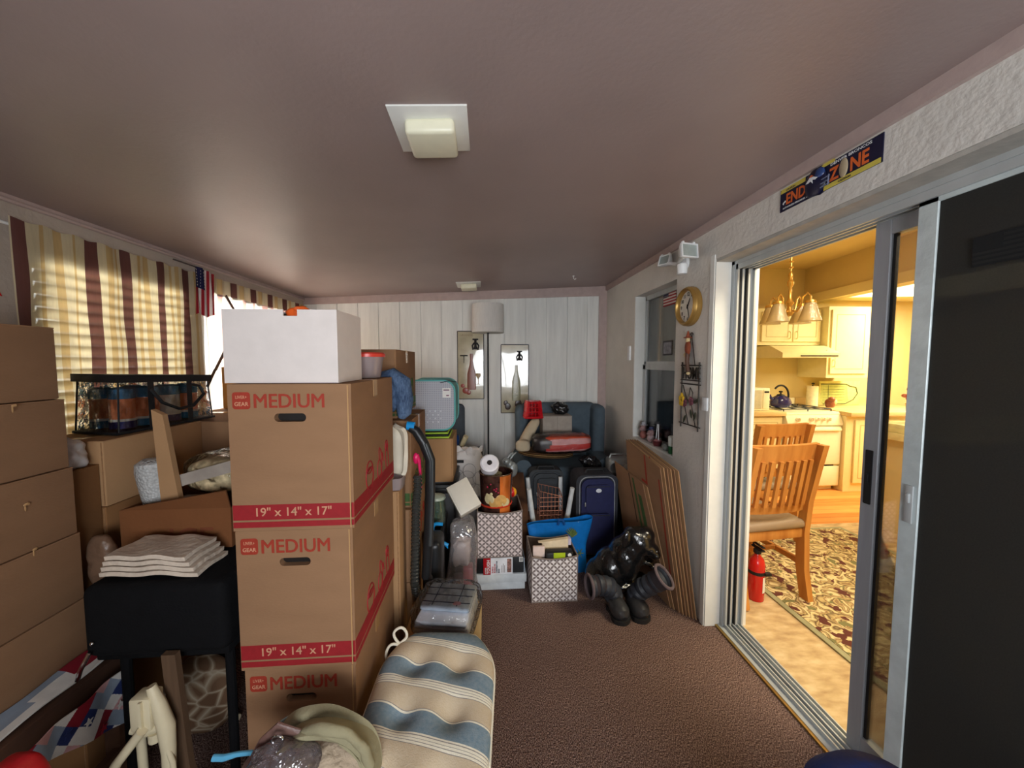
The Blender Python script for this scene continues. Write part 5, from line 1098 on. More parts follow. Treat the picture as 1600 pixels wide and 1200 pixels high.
M_lat = pattern('lattice_grey_white', 'lattice', s=.043); M_lat2 = pattern('lattice_grey_pink', 'lattice', s=.043, light=(226, 212, 210)); M_grim = mat('grey_canvas_trim', (128, 116, 110), rough=.9); M_cin = mat('brown_canvas_lining', (72, 58, 50), rough=.9)
def cube(label, x0, x1, y0, y1, z0, z1, rz, mt, lean=0.0, tl=0.0):
    T = thing('storage_cube', label, 'storage cube', ((x0+x1)/2, (y0+y1)/2, z0), R(rz)); w, d, h = (x1-x0)/2, (y1-y0)/2, z1-z0
    def side(p, q, nrm, bulge):
        def f(u, v):
            sag = -.018*math.sin(math.pi*u)*v if bulge else 0
            o = .008*math.sin(math.pi*u)*math.sin(math.pi*v)
            return (p[0]+(q[0]-p[0])*u+nrm[0]*o, p[1]+(q[1]-p[1])*u+nrm[1]*o, h*v+sag)
        return f
    b = MB(); c_ = [(-w, -d), (w, -d), (w, d), (-w, d)]
    for i, (nr, bl_) in enumerate((((0, -1), True), ((1, 0), False), ((0, 1), True), ((-1, 0), False))): b.sheet(side(c_[i], c_[(i+1) % 4], nr, bl_), 14, 10)
    b.box((-w, -d, 0), (w, d, .004)); b.nodoub = False; b.build('fabric_body', mt, T)
    b = MB()
    for i, (nr, bl_) in enumerate((((0, 1), True), ((-1, 0), False), ((0, -1), True), ((1, 0), False))):
        f = side(c_[i], c_[(i+1) % 4], nr, bl_); b.sheet(lambda u, v, f=f, nr=nr: (f(u, v)[0]*.985, f(u, v)[1]*.985, f(u, v)[2]), 14, 6)
    b.build('lining', M_cin, T)
    b = MB()
    for i, (nr, bl_) in enumerate((((0, -1), True), ((1, 0), False), ((0, 1), True), ((-1, 0), False))):
        f = side(c_[i], c_[(i+1) % 4], nr, bl_); b.tube([f(t/14, 1.0) for t in range(15)], .005, 6)
        if nr[1] == -1: b.tube([f(t/14, 0.012) for t in range(15)], .004, 6)
        b.tube([(c_[i][0], c_[i][1], 0), (c_[i][0], c_[i][1], h)], .0035, 6)
    b.build('trim', M_grim, T); return T
cube('grey and white lattice storage cube on the carpet in front', .279, .565, 2.195, 2.475, .0, .292, 0, M_lat)
cz = .223
cube('pinkish lattice storage cube stacked on the boxed bags', -.062, .228, 2.335, 2.615, cz, .532, 1.5, M_lat2)
# things in the front cube
b = MB().box((.292, 2.24, .02), (.366, 2.26, .335), .003); b.M = Matrix.Rotation(0, 4, 'Z'); solo('paper_carton', b, mat('pale_pink_card', (222, 200, 190), rough=.6), 'pale pink carton leaning at the left in the front storage cube', 'carton')
b = MB(); b.m(mat('cream_envelope', (232, 212, 178), rough=.5)).prism([(.335, .330), (.530, .352), (.545, .315), (.52, .312)], 2.30, 2.33, 'xz'); b.m(mat('cream_envelope', (232, 212, 178))).box((.36, 2.302, .02), (.53, 2.328, .330)); b.m(mat('lilac_edge', (196, 186, 206))).box((.530, 2.298, .31), (.548, 2.332, .350)); solo('cream_envelope', b, None, 'cream envelope with a lilac end in the front storage cube', 'envelope')
b = MB().box((.372, 2.215, .02), (.545, 2.28, .305), .01); b.m(mat('lime_label', (172, 196, 40), rough=.4)).box((.418, 2.2130, .262), (.492, 2.2152, .3045)); b.m(M_paper).lathe([(.012, 0), (0, -.001)], (.520, 2.2140, .288), 14, 'y'); solo('boxed_gadget', b, mat('matt_black_card', (26, 26, 26), rough=.5), 'black boxed item with a lime label in the front storage cube', 'box')
# big tin with bears, bowl and beach ball in the rear cube
tx, ty = .066, 2.468
T = thing('gift_tin', 'large gift tin printed with berries, fire glow and teddy bears', 'tin', (tx, ty, .30))
Mt1 = mat('tin_dark_foliage', (66, 40, 34), rough=.15, var=.7, scale=26, coat=.6, bump=0); Mt2 = mat('tin_fire_orange', (196, 104, 44), rough=.12, var=.5, scale=12, stretch=(1, 1, .3), coat=.6, bump=0); Mt3 = mat('tin_red_base', (150, 22, 22), rough=.15, var=.3, scale=9, coat=.6, bump=0)
def tinm(u, v):
    a = (u*360) % 360
    if v < .42: return Mt3
    return Mt2 if 282 < a < 330 else Mt1
b = MB().sheet(lambda u, v: (tx+(.098+.014*v)*math.cos(2*math.pi*u), ty+(.098+.014*v)*math.sin(2*math.pi*u), .300+.455*v), 60, 14, .002, closeu=True, mfn=tinm); b.m(Mt1).lathe([(0, .30), (.098, .30), (.098, .303)], (tx, ty, 0), 30); part('body', b, None, T)
part('rim', MB().tube([(tx+.113*math.cos(R(a)), ty+.113*math.sin(R(a)), .755) for a in range(0, 360, 9)], .004, 8, True), mat('tin_rim_metal', (120, 100, 84), rough=.25, metal=.8), T)
def on_tin(a, z, r_, mt, nm, rz_=None, dep=.004):
    a = R(a); rr_ = .098+.014*(z-.30)/.455; c = V(tx+rr_*math.cos(a), ty+rr_*math.sin(a), z); bb = MB(); bb.M = Matrix.Translation(c) @ Matrix.Rotation(a, 4, 'Z') @ Matrix.Diagonal((1, 1, 1, 1)); bb.blob((0, 0, 0), (dep, r_, rz_ or r_), amp=r_*.12, freq=40, nu=20, nv=14); return part(nm, bb, mt, T)
Mc = mat('bear_cream', (222, 206, 158), rough=.2, coat=.5, var=.12, scale=40, bump=0); Mc2 = mat('bear_honey', (214, 168, 100), rough=.2, coat=.5, var=.12, scale=40, bump=0)
on_tin(244, .600, .034, Mc, 'teddy_bear_picture'); on_tin(262, .575, .034, Mc2, 'teddy_bear_picture'); on_tin(285, .590, .040, Mc2, 'teddy_bear_picture'); on_tin(305, .570, .030, Mc, 'teddy_bear_picture'); on_tin(236, .625, .012, Mc, 'teddy_bear_picture'); on_tin(252, .635, .010, Mc, 'teddy_bear_picture')
for a, z in ((268, .655), (276, .645), (262, .665), (270, .672), (250, .70), (238, .68)): on_tin(a, z, .006, mat('berry_magenta', (176, 40, 74), rough=.2), 'berry_picture')
b = MB().lathe([(.0, .50), (.060, .505), (.085, .525), (.098, .555), (.094, .555), (.078, .53), (0, .512)], (.045, 2.35, 0), 30) ; b.v = [V(v.x, v.y+.0, v.z-.01) for v in b.v]
b = MB().tube([(tx+.105*math.cos(R(a)), ty+.105*math.sin(R(a)), .545) for a in range(0, 360, 12)], .007, 10, True); part('red_band', b, mat('glossy_red_orange', (206, 58, 36), rough=.15, coat=.5, bump=0), T)
T = thing('tissue_roll', 'white paper roll resting in the top of the gift tin', 'paper roll', (.0, 2.41, .757)); b = MB().lathe([(.018, .045), (.052, .045), (.062, .038), (.064, 0), (.062, -.030), (.05, -.036), (.018, -.036), (.018, .045)], (0, 0, 0), 32, caps=False); b.v = [Matrix.Rotation(R(50), 4, 'X') @ v+V(.022, 2.430, .808) for v in b.v]; part('roll', b, mat('soft_white_paper', (240, 238, 246), bump=.2), T)
b = MB().lathe([(.016, .046), (.012, .03), (.0, .02)], (0, 0, 0), 14); b.v = [Matrix.Rotation(R(50), 4, 'X') @ v+V(.022, 2.430, .808) for v in b.v]; part('core', b, mat('dark_core', (50, 46, 46)), T)
b = MB().blob((.07, 2.48, .735), (.035, .035, .020), amp=.02, freq=50, nu=30, nv=16); solo('pine_cones', b, mat('olive_potpourri', (120, 110, 80), var=.6, scale=80, bump=.8), 'olive brown dried potpourri filling the gift tin', 'potpourri')
T = thing('toy_ball', 'red and yellow ball beside the gift tin in the rear storage cube', 'ball', (.187, 2.53, .52)); Mb1 = mat('ball_red', (198, 28, 30), rough=.3); Mb2 = mat('ball_yellow', (236, 170, 40), rough=.3)
b = MB().sheet(lambda u, v: (.180+.036*math.cos(2*math.pi*u)*math.sin(math.pi*(.001+.998*v)), 2.565+.036*math.sin(2*math.pi*u)*math.sin(math.pi*(.001+.998*v)), .575-.036*math.cos(math.pi*v)), 24, 14, closeu=True, mfn=lambda u, v: Mb2 if int(u*6) % 2 else Mb1); part('sphere', b, None, T)
# silver rabbit
T = thing('rabbit_figurine', 'grey silver rabbit figurine behind the gift tin', 'figurine', (.19, 2.93, .56)); M_rab = mat('pewter_grey', (150, 156, 156), rough=.3, metal=.3, var=.1, bump=.2)
b = MB().blob((.205, 2.93, .630), (.050, .045, .065), amp=.004, freq=30, nu=24, nv=16); b.blob((.160, 2.91, .700), (.034, .028, .028), nu=20, nv=12); b.blob((.188, 2.92, .67), (.03, .03, .04), nu=18, nv=12); part('body', b, M_rab, T)
for dx in (-.004, .022): part('ear', MB().tube([(.172+dx, 2.92, .718), (.195+dx, 2.925, .752), (.222+dx, 2.93, .768)], [.008, .011, .004], 10), M_rab, T)
part('eye', MB().blob((.145, 2.885, .705), (.004, .004, .005), nu=8, nv=6), M_black, T)
# boxes below the rear cube
T = thing('bag_carton', 'red and white boxed contractor bags under the rear storage cube', 'carton', (.10, 2.45, .110)); X0, X1, Y0, Z0, Z1 = -.020, .170, 2.335, .110, .221
M_cw = mat('white_printed_card', (232, 234, 238), rough=.4, bump=0); M_cr = mat('red_printed_card', (176, 20, 30), rough=.35, bump=0)
b = MB().m(M_cw).box((X0, Y0, Z0), (X1, 2.60, Z1)); b.m(M_cr).box((X0-.001, Y0-.0008, Z0), (X0+.046, 2.60, Z1)); part('body', b, None, T)
UPT = lambda x, z: TX((x, Y0-.0015, z)) @ Matrix.Rotation(R(-90), 4, 'Y') @ Matrix.Rotation(R(90), 4, 'X')
b = MB().text('TOUGH', .026, UPT(X0+.040, Z0+.006), M_w2, .03, .0003, 'LEFT', 1.0); b.text('HYPER', .013, UPT(X0+.018, Z0+.006), M_w2, .02, .0003, 'LEFT', 1.1)
for i, t in enumerate(('32-PIECE', '42-GALLON', 'CONTRACTOR', 'BAGS')): b.text(t, .013, UPT(X0+.064+.0135*i, Z0+.010), M_cr if i in (0, 1) else M_navy, .03, .0003, 'LEFT', .9)
b.m(M_grim)
for i in range(3): b.box((X0+.118+.009*i, Y0-.0014, Z0+.012), (X0+.121+.009*i, Y0-.0008, Z0+.06+.012*(i % 2)))
part('lettering', b, None, T)
b = MB().m(mat('photo_faces', (150, 110, 100), var=.7, scale=70, bump=0)).prism(rrect(X1-.036, Z0+.012, X1-.008, Z1-.008, .004, 2), Y0-.0014, Y0-.0006, 'xz'); part('photo_panel', b, None, T)
solo('black_carton', MB().box((-.066, 2.35, .110), (-.023, 2.60, .220), .002).box((-.066, 2.352, .110), (-.024, 2.36, .219)), M_bin, 'black carton end left of the boxed contractor bags', 'carton')
b = MB().box((.173, 2.345, .110), (.245, 2.60, .219), .004); b.m(M_paper).box((.214, 2.3435, .185), (.240, 2.345, .217)); b.m(M_black)
for i in range(7): b.box((.218+.003*i, 2.3430, .190), (.2195+.003*i, 2.3436, .212))
b.m(mat('ice_blue_card', (180, 192, 204))).box((.2451, 2.36, .112), (.252, 2.60, .200)); solo('barcode_carton', b, mat('charcoal_card', (44, 46, 48), rough=.4), 'charcoal carton with a white barcode label beside the boxed contractor bags', 'carton')
T = thing('shoe_box', 'flat white lidded box on the carpet under the boxed contractor bags', 'box', (.09, 2.48, 0)); 
part('body', MB().box((-.075, 2.345, 0), (.252, 2.62, .070), .002), M_w2 if False else mat('bluish_white_card', (214, 220, 222), rough=.7), T); part('lid', MB().box((-.080, 2.335, .052), (.262, 2.625, .1085), .003), mat('bluish_white_card', (214, 220, 222)), T)
# ---------------------------------------------------------------- plastic bag, white appliance cover, jar, scoop, dark bin left of the cube
solo('tall_black_bin', MB().box((-.360, 2.14, 0), (-.262, 2.42, .50), .012).box((-.366, 2.13, .46), (-.256, 2.43, .50), .006), M_bin, 'tall black bin between the vacuum and the white plastic bag', 'bin')
T = thing('glass_jar', 'pale green glass storage jar with a round lid on the tall black bin', 'jar', (-.305, 2.25, .502)); M_jar = glassy('green_tinted_glass', tint=(.80, .90, .82), refl=.3, rough=.05, milk=.18, milkcol=(.66, .76, .68))
part('body', MB().lathe([(.0, .504), (.048, .504), (.054, .515), (.054, .62), (.047, .645), (.047, .655), (.044, .655), (.050, .62), (.050, .52), (0, .51)], (-.305, 2.25, 0), 28), M_jar, T)
part('lid', MB().lathe([(.052, .657), (.056, .662), (.052, .675), (.03, .684), (0, .686)], (-.305, 2.25, 0), 28), mat('sage_lid', (170, 182, 166), rough=.3), T)
T = thing('blue_scoop', 'bright blue curved plastic handle leaning on the tall black bin', 'scoop', (-.27, 2.11, .36))
sp_ = [atY(677, 818, 2.10), atY(676, 832, 2.10), atY(682, 843, 2.10), atY(700, 852, 2.10)]
b = MB().tube(soft([atY(692, 819, 2.10), *sp_]), [.010]*17 if len(soft([atY(692, 819, 2.10), *sp_])) == 17 else .010, 10); b.add([sp_[1]+V(.004, 0, -.006), sp_[2], sp_[3]+V(0, 0, .010), sp_[3]+V(0, 0, -.022), sp_[1]+V(.004, .006, -.006), sp_[2]+V(0, .006, 0), sp_[3]+V(0, .006, .010), sp_[3]+V(0, .006, -.022)], [(0, 1, 2, 3), (7, 6, 5, 4), (0, 4, 5, 1), (1, 5, 6, 2), (2, 6, 7, 3), (3, 7, 4, 0)]); part('blade', b, mat('cyan_plastic', (30, 150, 220), rough=.3, bump=0), T)
T = thing('plastic_bag', 'translucent white plastic bag with a wrapped bundle inside, left of the cubes', 'bag', (-.15, 2.25, 0)); M_film = glassy('milky_film', tint=(.97, .97, .97), refl=.35, rough=.12, milk=.24, milkcol=(.92, .91, .93), bump=.6, bscale=16)
b = MB().blob((-.148, 2.25, .265), (.088, .095, .262), 5, .026, 13, 5, 44, 30, flat=.002, fn=lambda q: (q.x*(1-.12*q.z/.25)+.010*math.sin(q.z*14), q.y, q.z)); part('film', b, M_film, T)
b = MB().blob((-.155, 2.23, .33), (.055, .055, .080), 3.5, .022, 22, 3); part('wrapped_bundle', b, mat('peach_wrapped_parcel', (222, 200, 190), rough=.25, var=.08, bump=.6, bscale=30), T)
b = MB().box((-.145, 2.20, .05), (-.085, 2.28, .235), .01); part('red_packet', b, mat('rose_red_packet', (196, 84, 90), rough=.3), T)
b = MB().box((-.205, 2.20, .04), (-.15, 2.28, .17), .01); part('pink_packet', b, mat('pale_pink_packet', (206, 170, 166), rough=.3), T)
T = thing('white_panel_box', 'tilted off-white plastic box resting on the plastic bag', 'box', (-.16, 2.25, .53)); M_ow = mat('off_white_plastic', (222, 216, 202), rough=.4, var=.03, bump=0)
b = MB().box((-.070, -.075, -.095), (.070, .0, .095), .004); b.v = [Matrix.Translation((-.140, 2.27, .645)) @ Matrix.Rotation(R(-24), 4, 'Y') @ Matrix.Rotation(R(18), 4, 'Z') @ Matrix.Rotation(R(-30), 4, 'X') @ v for v in b.v]; part('case', b, M_ow, T)
b = MB().box((-.060, -.078, -.085), (.062, -.0752, .085), .001); b.lathe([(.004, -.079), (0, -.079)], (-.05, 0, -.07), 8); b.v = [Matrix.Translation((-.140, 2.27, .645)) @ Matrix.Rotation(R(-24), 4, 'Y') @ Matrix.Rotation(R(18), 4, 'Z') @ Matrix.Rotation(R(-30), 4, 'X') @ v for v in b.v]; part('cover_plate', b, M_ow, T)
# ---------------------------------------------------------------- vacuum cleaner
vx = -.27; M_vac = mat('vacuum_black_plastic', (30, 31, 33), rough=.35, var=.1, bump=0); M_vg = mat('vacuum_dark_grey', (66, 70, 72), rough=.4)
T = thing('vacuum_cleaner', 'black upright vacuum cleaner with a ribbed hose beside the moving boxes', 'vacuum', (vx, 1.90, 0))
YV = 1.79
pts = [atY(641, 668, YV), atY(650, 673, YV), atY(662, 692, YV), atY(672, 718, YV), atY(672, 770, YV), atY(669, 850, YV), atY(666, 900, YV)]; pts.append(V(pts[-1].x, YV+.05, .40)); pts.append(V(pts[-1].x, 1.90, .30))
part('handle_wand', MB().tube(pts, [.020, .023, .024, .025, .024, .024, .024, .024, .024], 16), M_vac, T)
part('wand_highlight_strip', MB().tube([p+V(.012, -.018, 0) for p in pts[2:6]], .008, 8), M_vg, T)
part('blue_cuff', MB().tube([atY(636, 665, YV), atY(648, 666, YV)], .021, 16), mat('cyan_plastic', (30, 150, 220)), T)
hp = [atY(652, 742, 1.775), atY(653, 760, 1.775), atY(650, 790, 1.775), atY(649, 850, 1.775), atY(648, 910, 1.775)]; hp.append(V(hp[-1].x, 1.80, .36)); hp.append(V(hp[-1].x+.02, 1.90, .25))
fine = []
for a_, c_ in zip(hp, hp[1:]):
    k = max(2, int((c_-a_).length/.0045)); fine += [a_.lerp(c_, i/k) for i in range(k)]
part('ribbed_hose', MB().tube(fine, [(.0215 if (i//2) % 2 else .0175) for i in range(len(fine))], 14), mat('dark_ribbed_hose', (50, 52, 50), rough=.25, coat=.4, bump=0), T)
b = MB().box((-.325, 1.885, .18), (-.235, 2.06, .56), .035, 4); part('body', b, M_vac, T)
b = MB().box((-.345, 1.87, .02), (-.20, 2.08, .14), .03, 3); b.box((-.31, 1.90, .13), (-.23, 2.0, .22), .02); part('floor_head', b, M_vac, T)
for x in (-.347, -.19): part('wheel', MB().lathe([(0, -.008), (.05, -.008), (.055, 0), (.05, .008), (0, .008)], (x, 2.03, .056), 20, 'x'), M_vg, T)
# pink brush stuck behind
A, B_ = atY(651, 710, 1.825), atY(657, 742, 1.825)
b = MB().tube([A, A.lerp(B_, .3)+V(.006, 0, 0), B_], [.010, .009, .006], 10); b.blob(A+V(-.004, 0, -.02), (.014, .012, .028), nu=14, nv=10); b.tube([B_, V(B_.x, 1.84, .867)], .005, 6); solo('pink_brush', b, mat('hot_pink_plastic', (226, 30, 96), rough=.3, bump=0), 'hot pink plastic brush tucked behind the vacuum hose', 'brush')
# ---------------------------------------------------------------- leaning flattened cartons
NB = [(1052, 950), (1060, 953), (1066, 958), (1070, 961), (1074, 963), (1078, 965), (1082, 967), (1086, 969)]
NT = [(1011, 756), (1017, 761), (1037, 731), (1042, 731), (1047, 732), (1052, 733), (1057, 734), (1063, 736)]
labs = ['frontmost flattened carton with green print, leaning on the right wall', 'second flattened carton from the front of the leaning row, shorter than those behind', 'taller flattened carton third in the row leaning on the right wall', 'flattened carton fourth in the leaning row', 'flattened carton fifth in the leaning row', 'flattened carton sixth in the leaning row', 'flattened carton seventh in the leaning row, next to the wall side one', 'flattened carton nearest the wall, last in the leaning row']
for i in range(8):
    nb = atZ(*NB[i], 0.0); X0 = 1.118+.0120*i; y0_ = 2.10
    def onp(y, z): return V(X0-.12*(y-y0_)-.085*z, y, z)
    nt = atX(*NT[i], X0-.060); nt = onp(nt.y, nt.z); nb = onp(nb.y, .001)
    far = .52+.012*i; fb = onp(nb.y+far, .001); ft = onp(nt.y+far*.75, nt.z+(.05 if i < 2 else .09))
    th = .0055; b = MB(); q = [nb, fb, ft, nt]; n_ = V(-1, -.2, 0).normalized()*th
    b.add([*q, *[v+n_ for v in q]], [(0, 1, 2, 3), (7, 6, 5, 4), (0, 4, 5, 1), (1, 5, 6, 2), (2, 6, 7, 3), (3, 7, 4, 0)])
    b2 = b; mt = (M_kraft, M_kraft2)[i % 2]
    def on(u, v, off=.0012): a = nb.lerp(fb, u); c = nt.lerp(ft, u); return a.lerp(c, v)+n_*(1+off/th)
    def strip(u0, v0, u1, v1, mt_): b2.m(mt_).add([on(u0, v0), on(u1, v0), on(u1, v1), on(u0, v1)], [(0, 1, 2, 3)])
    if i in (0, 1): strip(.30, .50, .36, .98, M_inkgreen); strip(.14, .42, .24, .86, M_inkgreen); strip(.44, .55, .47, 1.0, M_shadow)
    if i in (2,): strip(.40, .78, .44, 1.0, M_inkred2); strip(.44, .78, .56, .80, M_inkred2); strip(.06, .2, .09, .9, M_inkred2)
    if i == 3: strip(.34, .5, .37, 1.0, M_inkred2)
    o = b2.build('flattened_box', mt, None, False, shift=nb); o.location = nb; tag(o, labs[i], 'cardboard', 'flattened cartons leaning on the right wall' if False else None)
# ---------------------------------------------------------------- figurines on the sill
M_fig = mat('patriot_bear_plush', (150, 120, 118), var=.4, scale=60, bump=.5)
def bear(label, y, hat, h=.11):
    T = thing('bear_figurine', label, 'figurine', (XR+.045, y, .873)); x = XR+.045; z = .874
    part('body', MB().blob((x, y, z+h*.28), (.030, .034, h*.28), nu=16, nv=12), mat('bear_vest_%s' % hat[0], hat[1], var=.3, scale=60), T)
    part('head', MB().blob((x-.004, y, z+h*.68), (.026, .028, .026), nu=16, nv=12).blob((x-.004, y-.024, z+h*.88), (.008, .010, .010), nu=8, nv=6).blob((x-.004, y+.024, z+h*.88), (.008, .010, .010), nu=8, nv=6).blob((x-.028, y, z+h*.62), (.010, .010, .009), nu=8, nv=6), M_fig, T)
    part('hat', MB().lathe([(.034, z+h*.90), (.034, z+h*.92), (.018, z+h*.93), (.016, z+h*1.12), (0, z+h*1.12)], (x, y, 0), 14), mat('hat_%s' % hat[0], hat[2]), T)
bear('bear figurine in a grey hat at the far end of the sill', 2.885, ('grey', (150, 92, 84), (168, 166, 170)), .125)
bear('bear figurine in a blue hat on the sill beside the two flag sticks', 2.745, ('navy', (170, 150, 152), (44, 50, 84)), .11)
for y, lx, lab in ((2.655, -.010, 'white flag stick in the sill pot, the far one'), (2.615, .012, 'white flag stick in the sill pot, the near one')): solo('flag_stick', MB().tube([(XR+.04, y, .895), (XR+.045, y+lx, 1.035)], .0035, 6), M_w2, lab, 'stick')
T = thing('sill_pot', 'dark red pot with ribbon trim on the sill', 'pot', (XR+.042, 2.635, .873)); part('pot', MB().lathe([(.026, .873), (.036, .91), (.034, .912), (.02, .89), (0, .89)], (XR+.042, 2.635, 0), 18), mat('oxblood_glaze', (84, 36, 38), rough=.3), T); part('filler', MB().blob((XR+.042, 2.635, .905), (.030, .030, .018), amp=.01, freq=60, nu=16, nv=10), mat('ribbon_white_red', (150, 96, 96), var=.6, scale=90), T)
b = MB().blob((XR+.042, 2.50, .895), (.030, .040, .024), amp=.01, freq=40, nu=20, nv=12, flat=.873); solo('grey_trinket', b, mat('grey_trinket', (120, 122, 118), var=.4, scale=60), 'small grey trinket on the sill before the green can', 'trinket')
T = thing('green_can', 'white and green can at the near end of the sill', 'can', (XR+.045, 2.405, .873)); part('can', MB().lathe([(.0, .873), (.034, .873), (.034, .925)], (XR+.045, 2.405, 0), 24).m(mat('can_white', (206, 212, 208), rough=.3)).lathe([(.0342, .925), (.0342, .985), (.030, .990), (0, .990)], (XR+.045, 2.405, 0), 24), mat('can_green', (44, 96, 62), rough=.3), T)
# ---------------------------------------------------------------- statue and boots
M_stat = mat('glossy_black_statue', (20, 20, 21), rough=.16, coat=.7, var=.2, bump=.55, bscale=34)
SXO = -.022
T = thing('animal_statue', 'glossy black seated animal statue with open mouth, in front of the navy suitcase', 'statue', atZ(975, 930, 0))
b = MB(); YS = 2.22
def sb(px, py, dy, rx, ry, rz_, p=2.0): c = atY(px, py, YS+dy)+V(SXO, 0, 0); b.blob(c, (rx, ry, rz_), p, nu=24, nv=16)
sb(940, 900, .06, .085, .11, .12); sb(958, 888, .04, .105, .12, .14); sb(980, 872, .02, .105, .12, .145); sb(992, 858, 0, .095, .10, .12); sb(1004, 846, -.02, .095, .09, .095); sb(995, 834, -.02, .060, .065, .045); sb(1012, 836, -.03, .065, .06, .055)
sb(1021, 858, -.06, .056, .052, .042); sb(1029, 866, -.08, .034, .038, .028); sb(1016, 876, -.05, .045, .045, .016); sb(1026, 885, -.075, .028, .034, .011)
for px_, dy in ((972, -.02), (1000, -.03)): c = atY(px_, 905, YS+dy); b.tube([c, V(c.x, c.y+.03, .06), V(c.x, c.y+.03, .03)], [.065, .045, .045], 14)
c = atY(948, 915, YS); b.blob((c.x, c.y+.06, .06), (.10, .11, .06), nu=20, nv=12)
o = part('body', b, M_stat, T)
md = o.modifiers.new('fuse', 'REMESH'); md.mode = 'VOXEL'; md.voxel_size = .007; md.use_smooth_shade = True; sm = o.modifiers.new('soften', 'SMOOTH'); sm.iterations = 6
c = atY(984, 843, YS-.09)+V(SXO, 0, 0); b = MB(); b.M = TX(c, 0, 12, 0); b.blob((0, 0, 0), (.028, .016, .055), nu=16, nv=12); part('ear', b, M_stat, T)
c = atY(1031, 862, YS-.10)+V(SXO, 0, 0); part('nose', MB().blob(c, (.014, .012, .011), nu=12, nv=8), mat('black_gloss', (12, 12, 12), rough=.05, coat=1.0, bump=0), T)
c = atY(1010, 846, YS-.12)+V(SXO, 0, 0); part('eye', MB().blob(c, (.007, .006, .006), nu=10, nv=8), mat('black_gloss', (12, 12, 12)), T)
M_boot = mat('charcoal_leather_boot', (48, 47, 48), rough=.42, var=.12, bump=.25, bscale=60, coat=.15); M_quilt = mat('slate_quilted_nylon', (44, 47, 54), rough=.5, var=.12, bump=.2); M_cuff = mat('mauve_boot_lining', (96, 82, 84), rough=.9, bump=.3); M_sole = mat('boot_sole_rubber', (26, 25, 25), rough=.7)
def boot(label, toe, heel, shaft, cuff_r):
    T = thing('winter_boot', label, 'boot', (toe.x, toe.y, 0)); f = (toe-heel).normalized(); L = (toe-heel).length
    b = MB(); pts = []; rs = []
    for t, r_, z in ((-.12, .028, .050), (.05, .046, .058), (.3, .050, .062), (.55, .052, .056), (.8, .052, .050), (.97, .042, .044), (1.08, .020, .036)): p = heel+f*(L*t); pts.append(V(p.x, p.y, z)); rs.append(r_)
    b.tube(pts, rs, 20); o = part('foot', b, M_boot, T)
    b = MB(); side = V(-f.y, f.x, 0); out = []
    for t, w in ((-.1, .030), (.05, .044), (.3, .040), (.5, .044), (.75, .054), (.95, .050), (1.08, .030), (1.14, .008)): out.append(heel+f*(L*t)+side*w)
    out += [heel+f*(L*t)-side*w for t, w in ((1.14, .008), (1.08, .030), (.95, .050), (.75, .054), (.5, .044), (.3, .040), (.05, .044), (-.1, .030))]
    b.prism([(q.x, q.y) for q in out], .0005, .026); part('sole', b, M_sole, T)
    b = MB(); P_ = []; rr_ = []
    for i in range(len(shaft)-1):
        for k in range(6):
            t = k/6; P_.append(shaft[i].lerp(shaft[i+1], t)); rr_.append(.043+.015*abs(math.sin(math.pi*(i+t)*2))+.006*(i/len(shaft)))
    P_.append(shaft[-1]); rr_.append(cuff_r); b.tube(P_, rr_, 22, caps=False); part('quilted_shaft', b, M_quilt, T)
    d_ = (shaft[-1]-shaft[-2]).normalized(); a_ = d_.orthogonal().normalized(); c_ = d_.cross(a_); ring = lambda r_, o_: [shaft[-1]+d_*o_+(a_*math.cos(R(k))+c_*math.sin(R(k)))*r_ for k in range(0, 360, 15)]
    b = MB().tube(ring(cuff_r, 0), .009, 8, True); part('cuff', b, M_cuff, T); b = MB().tube([shaft[-1]-d_*.001, shaft[-1]-d_*.05, shaft[-1]-d_*.09], [cuff_r-.004, cuff_r-.010, cuff_r-.016], 22, caps=False); b.tube([shaft[-1]-d_*.088, shaft[-1]-d_*.092], [cuff_r-.016, cuff_r-.016], 22); part('cuff_lining', b, mat('shaded_boot_lining', (48, 40, 42), rough=.95), T); return T  # boot interior coloured dark for the shade inside
t1 = V(.778, 1.975, 0); h1 = V(.763, 2.115, 0); t2 = V(.898, 1.98, 0); h2 = V(.885, 2.115, 0)
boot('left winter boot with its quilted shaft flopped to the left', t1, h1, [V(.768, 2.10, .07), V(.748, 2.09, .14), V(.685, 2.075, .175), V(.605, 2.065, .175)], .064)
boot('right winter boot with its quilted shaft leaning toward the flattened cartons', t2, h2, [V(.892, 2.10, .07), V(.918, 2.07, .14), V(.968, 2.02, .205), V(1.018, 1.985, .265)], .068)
# ---------------------------------------------------------------- curtains, blind and flag on the left
Cc = cloth('curtain_cream', (230, 220, 188), .55, sheer=.13); Cg = cloth('curtain_gold', (214, 186, 134), .5, sheer=.13); Cb = cloth('curtain_brown', (112, 74, 70), .45, sheer=.05); Cw = cloth('backlit_curtain_cream', (236, 230, 222), .6); Cp = cloth('backlit_curtain_brown', (206, 164, 156), .55)  # last two: same curtain fabric with strong backlight put into paler colours
stripes = [(1.494, 1.534), (1.737, 1.790), (1.898, 1.942), (2.086, 2.133), (2.249, 2.295)]
golds = [(1.575, 1.590), (1.625, 1.655), (1.690, 1.70), (1.825, 1.860), (1.875, 1.885), (1.975, 1.995), (2.01, 2.04), (2.165, 2.18), (2.20, 2.225), (2.33, 2.345)]
def cm(v, u0, u1, br, go, base, bc, gc):
    y = u0+(u1-u0)*v
    for a, c in br:
        if a <= y <= c: return bc
    for a, c in go:
        if a <= y <= c: return gc
    return base
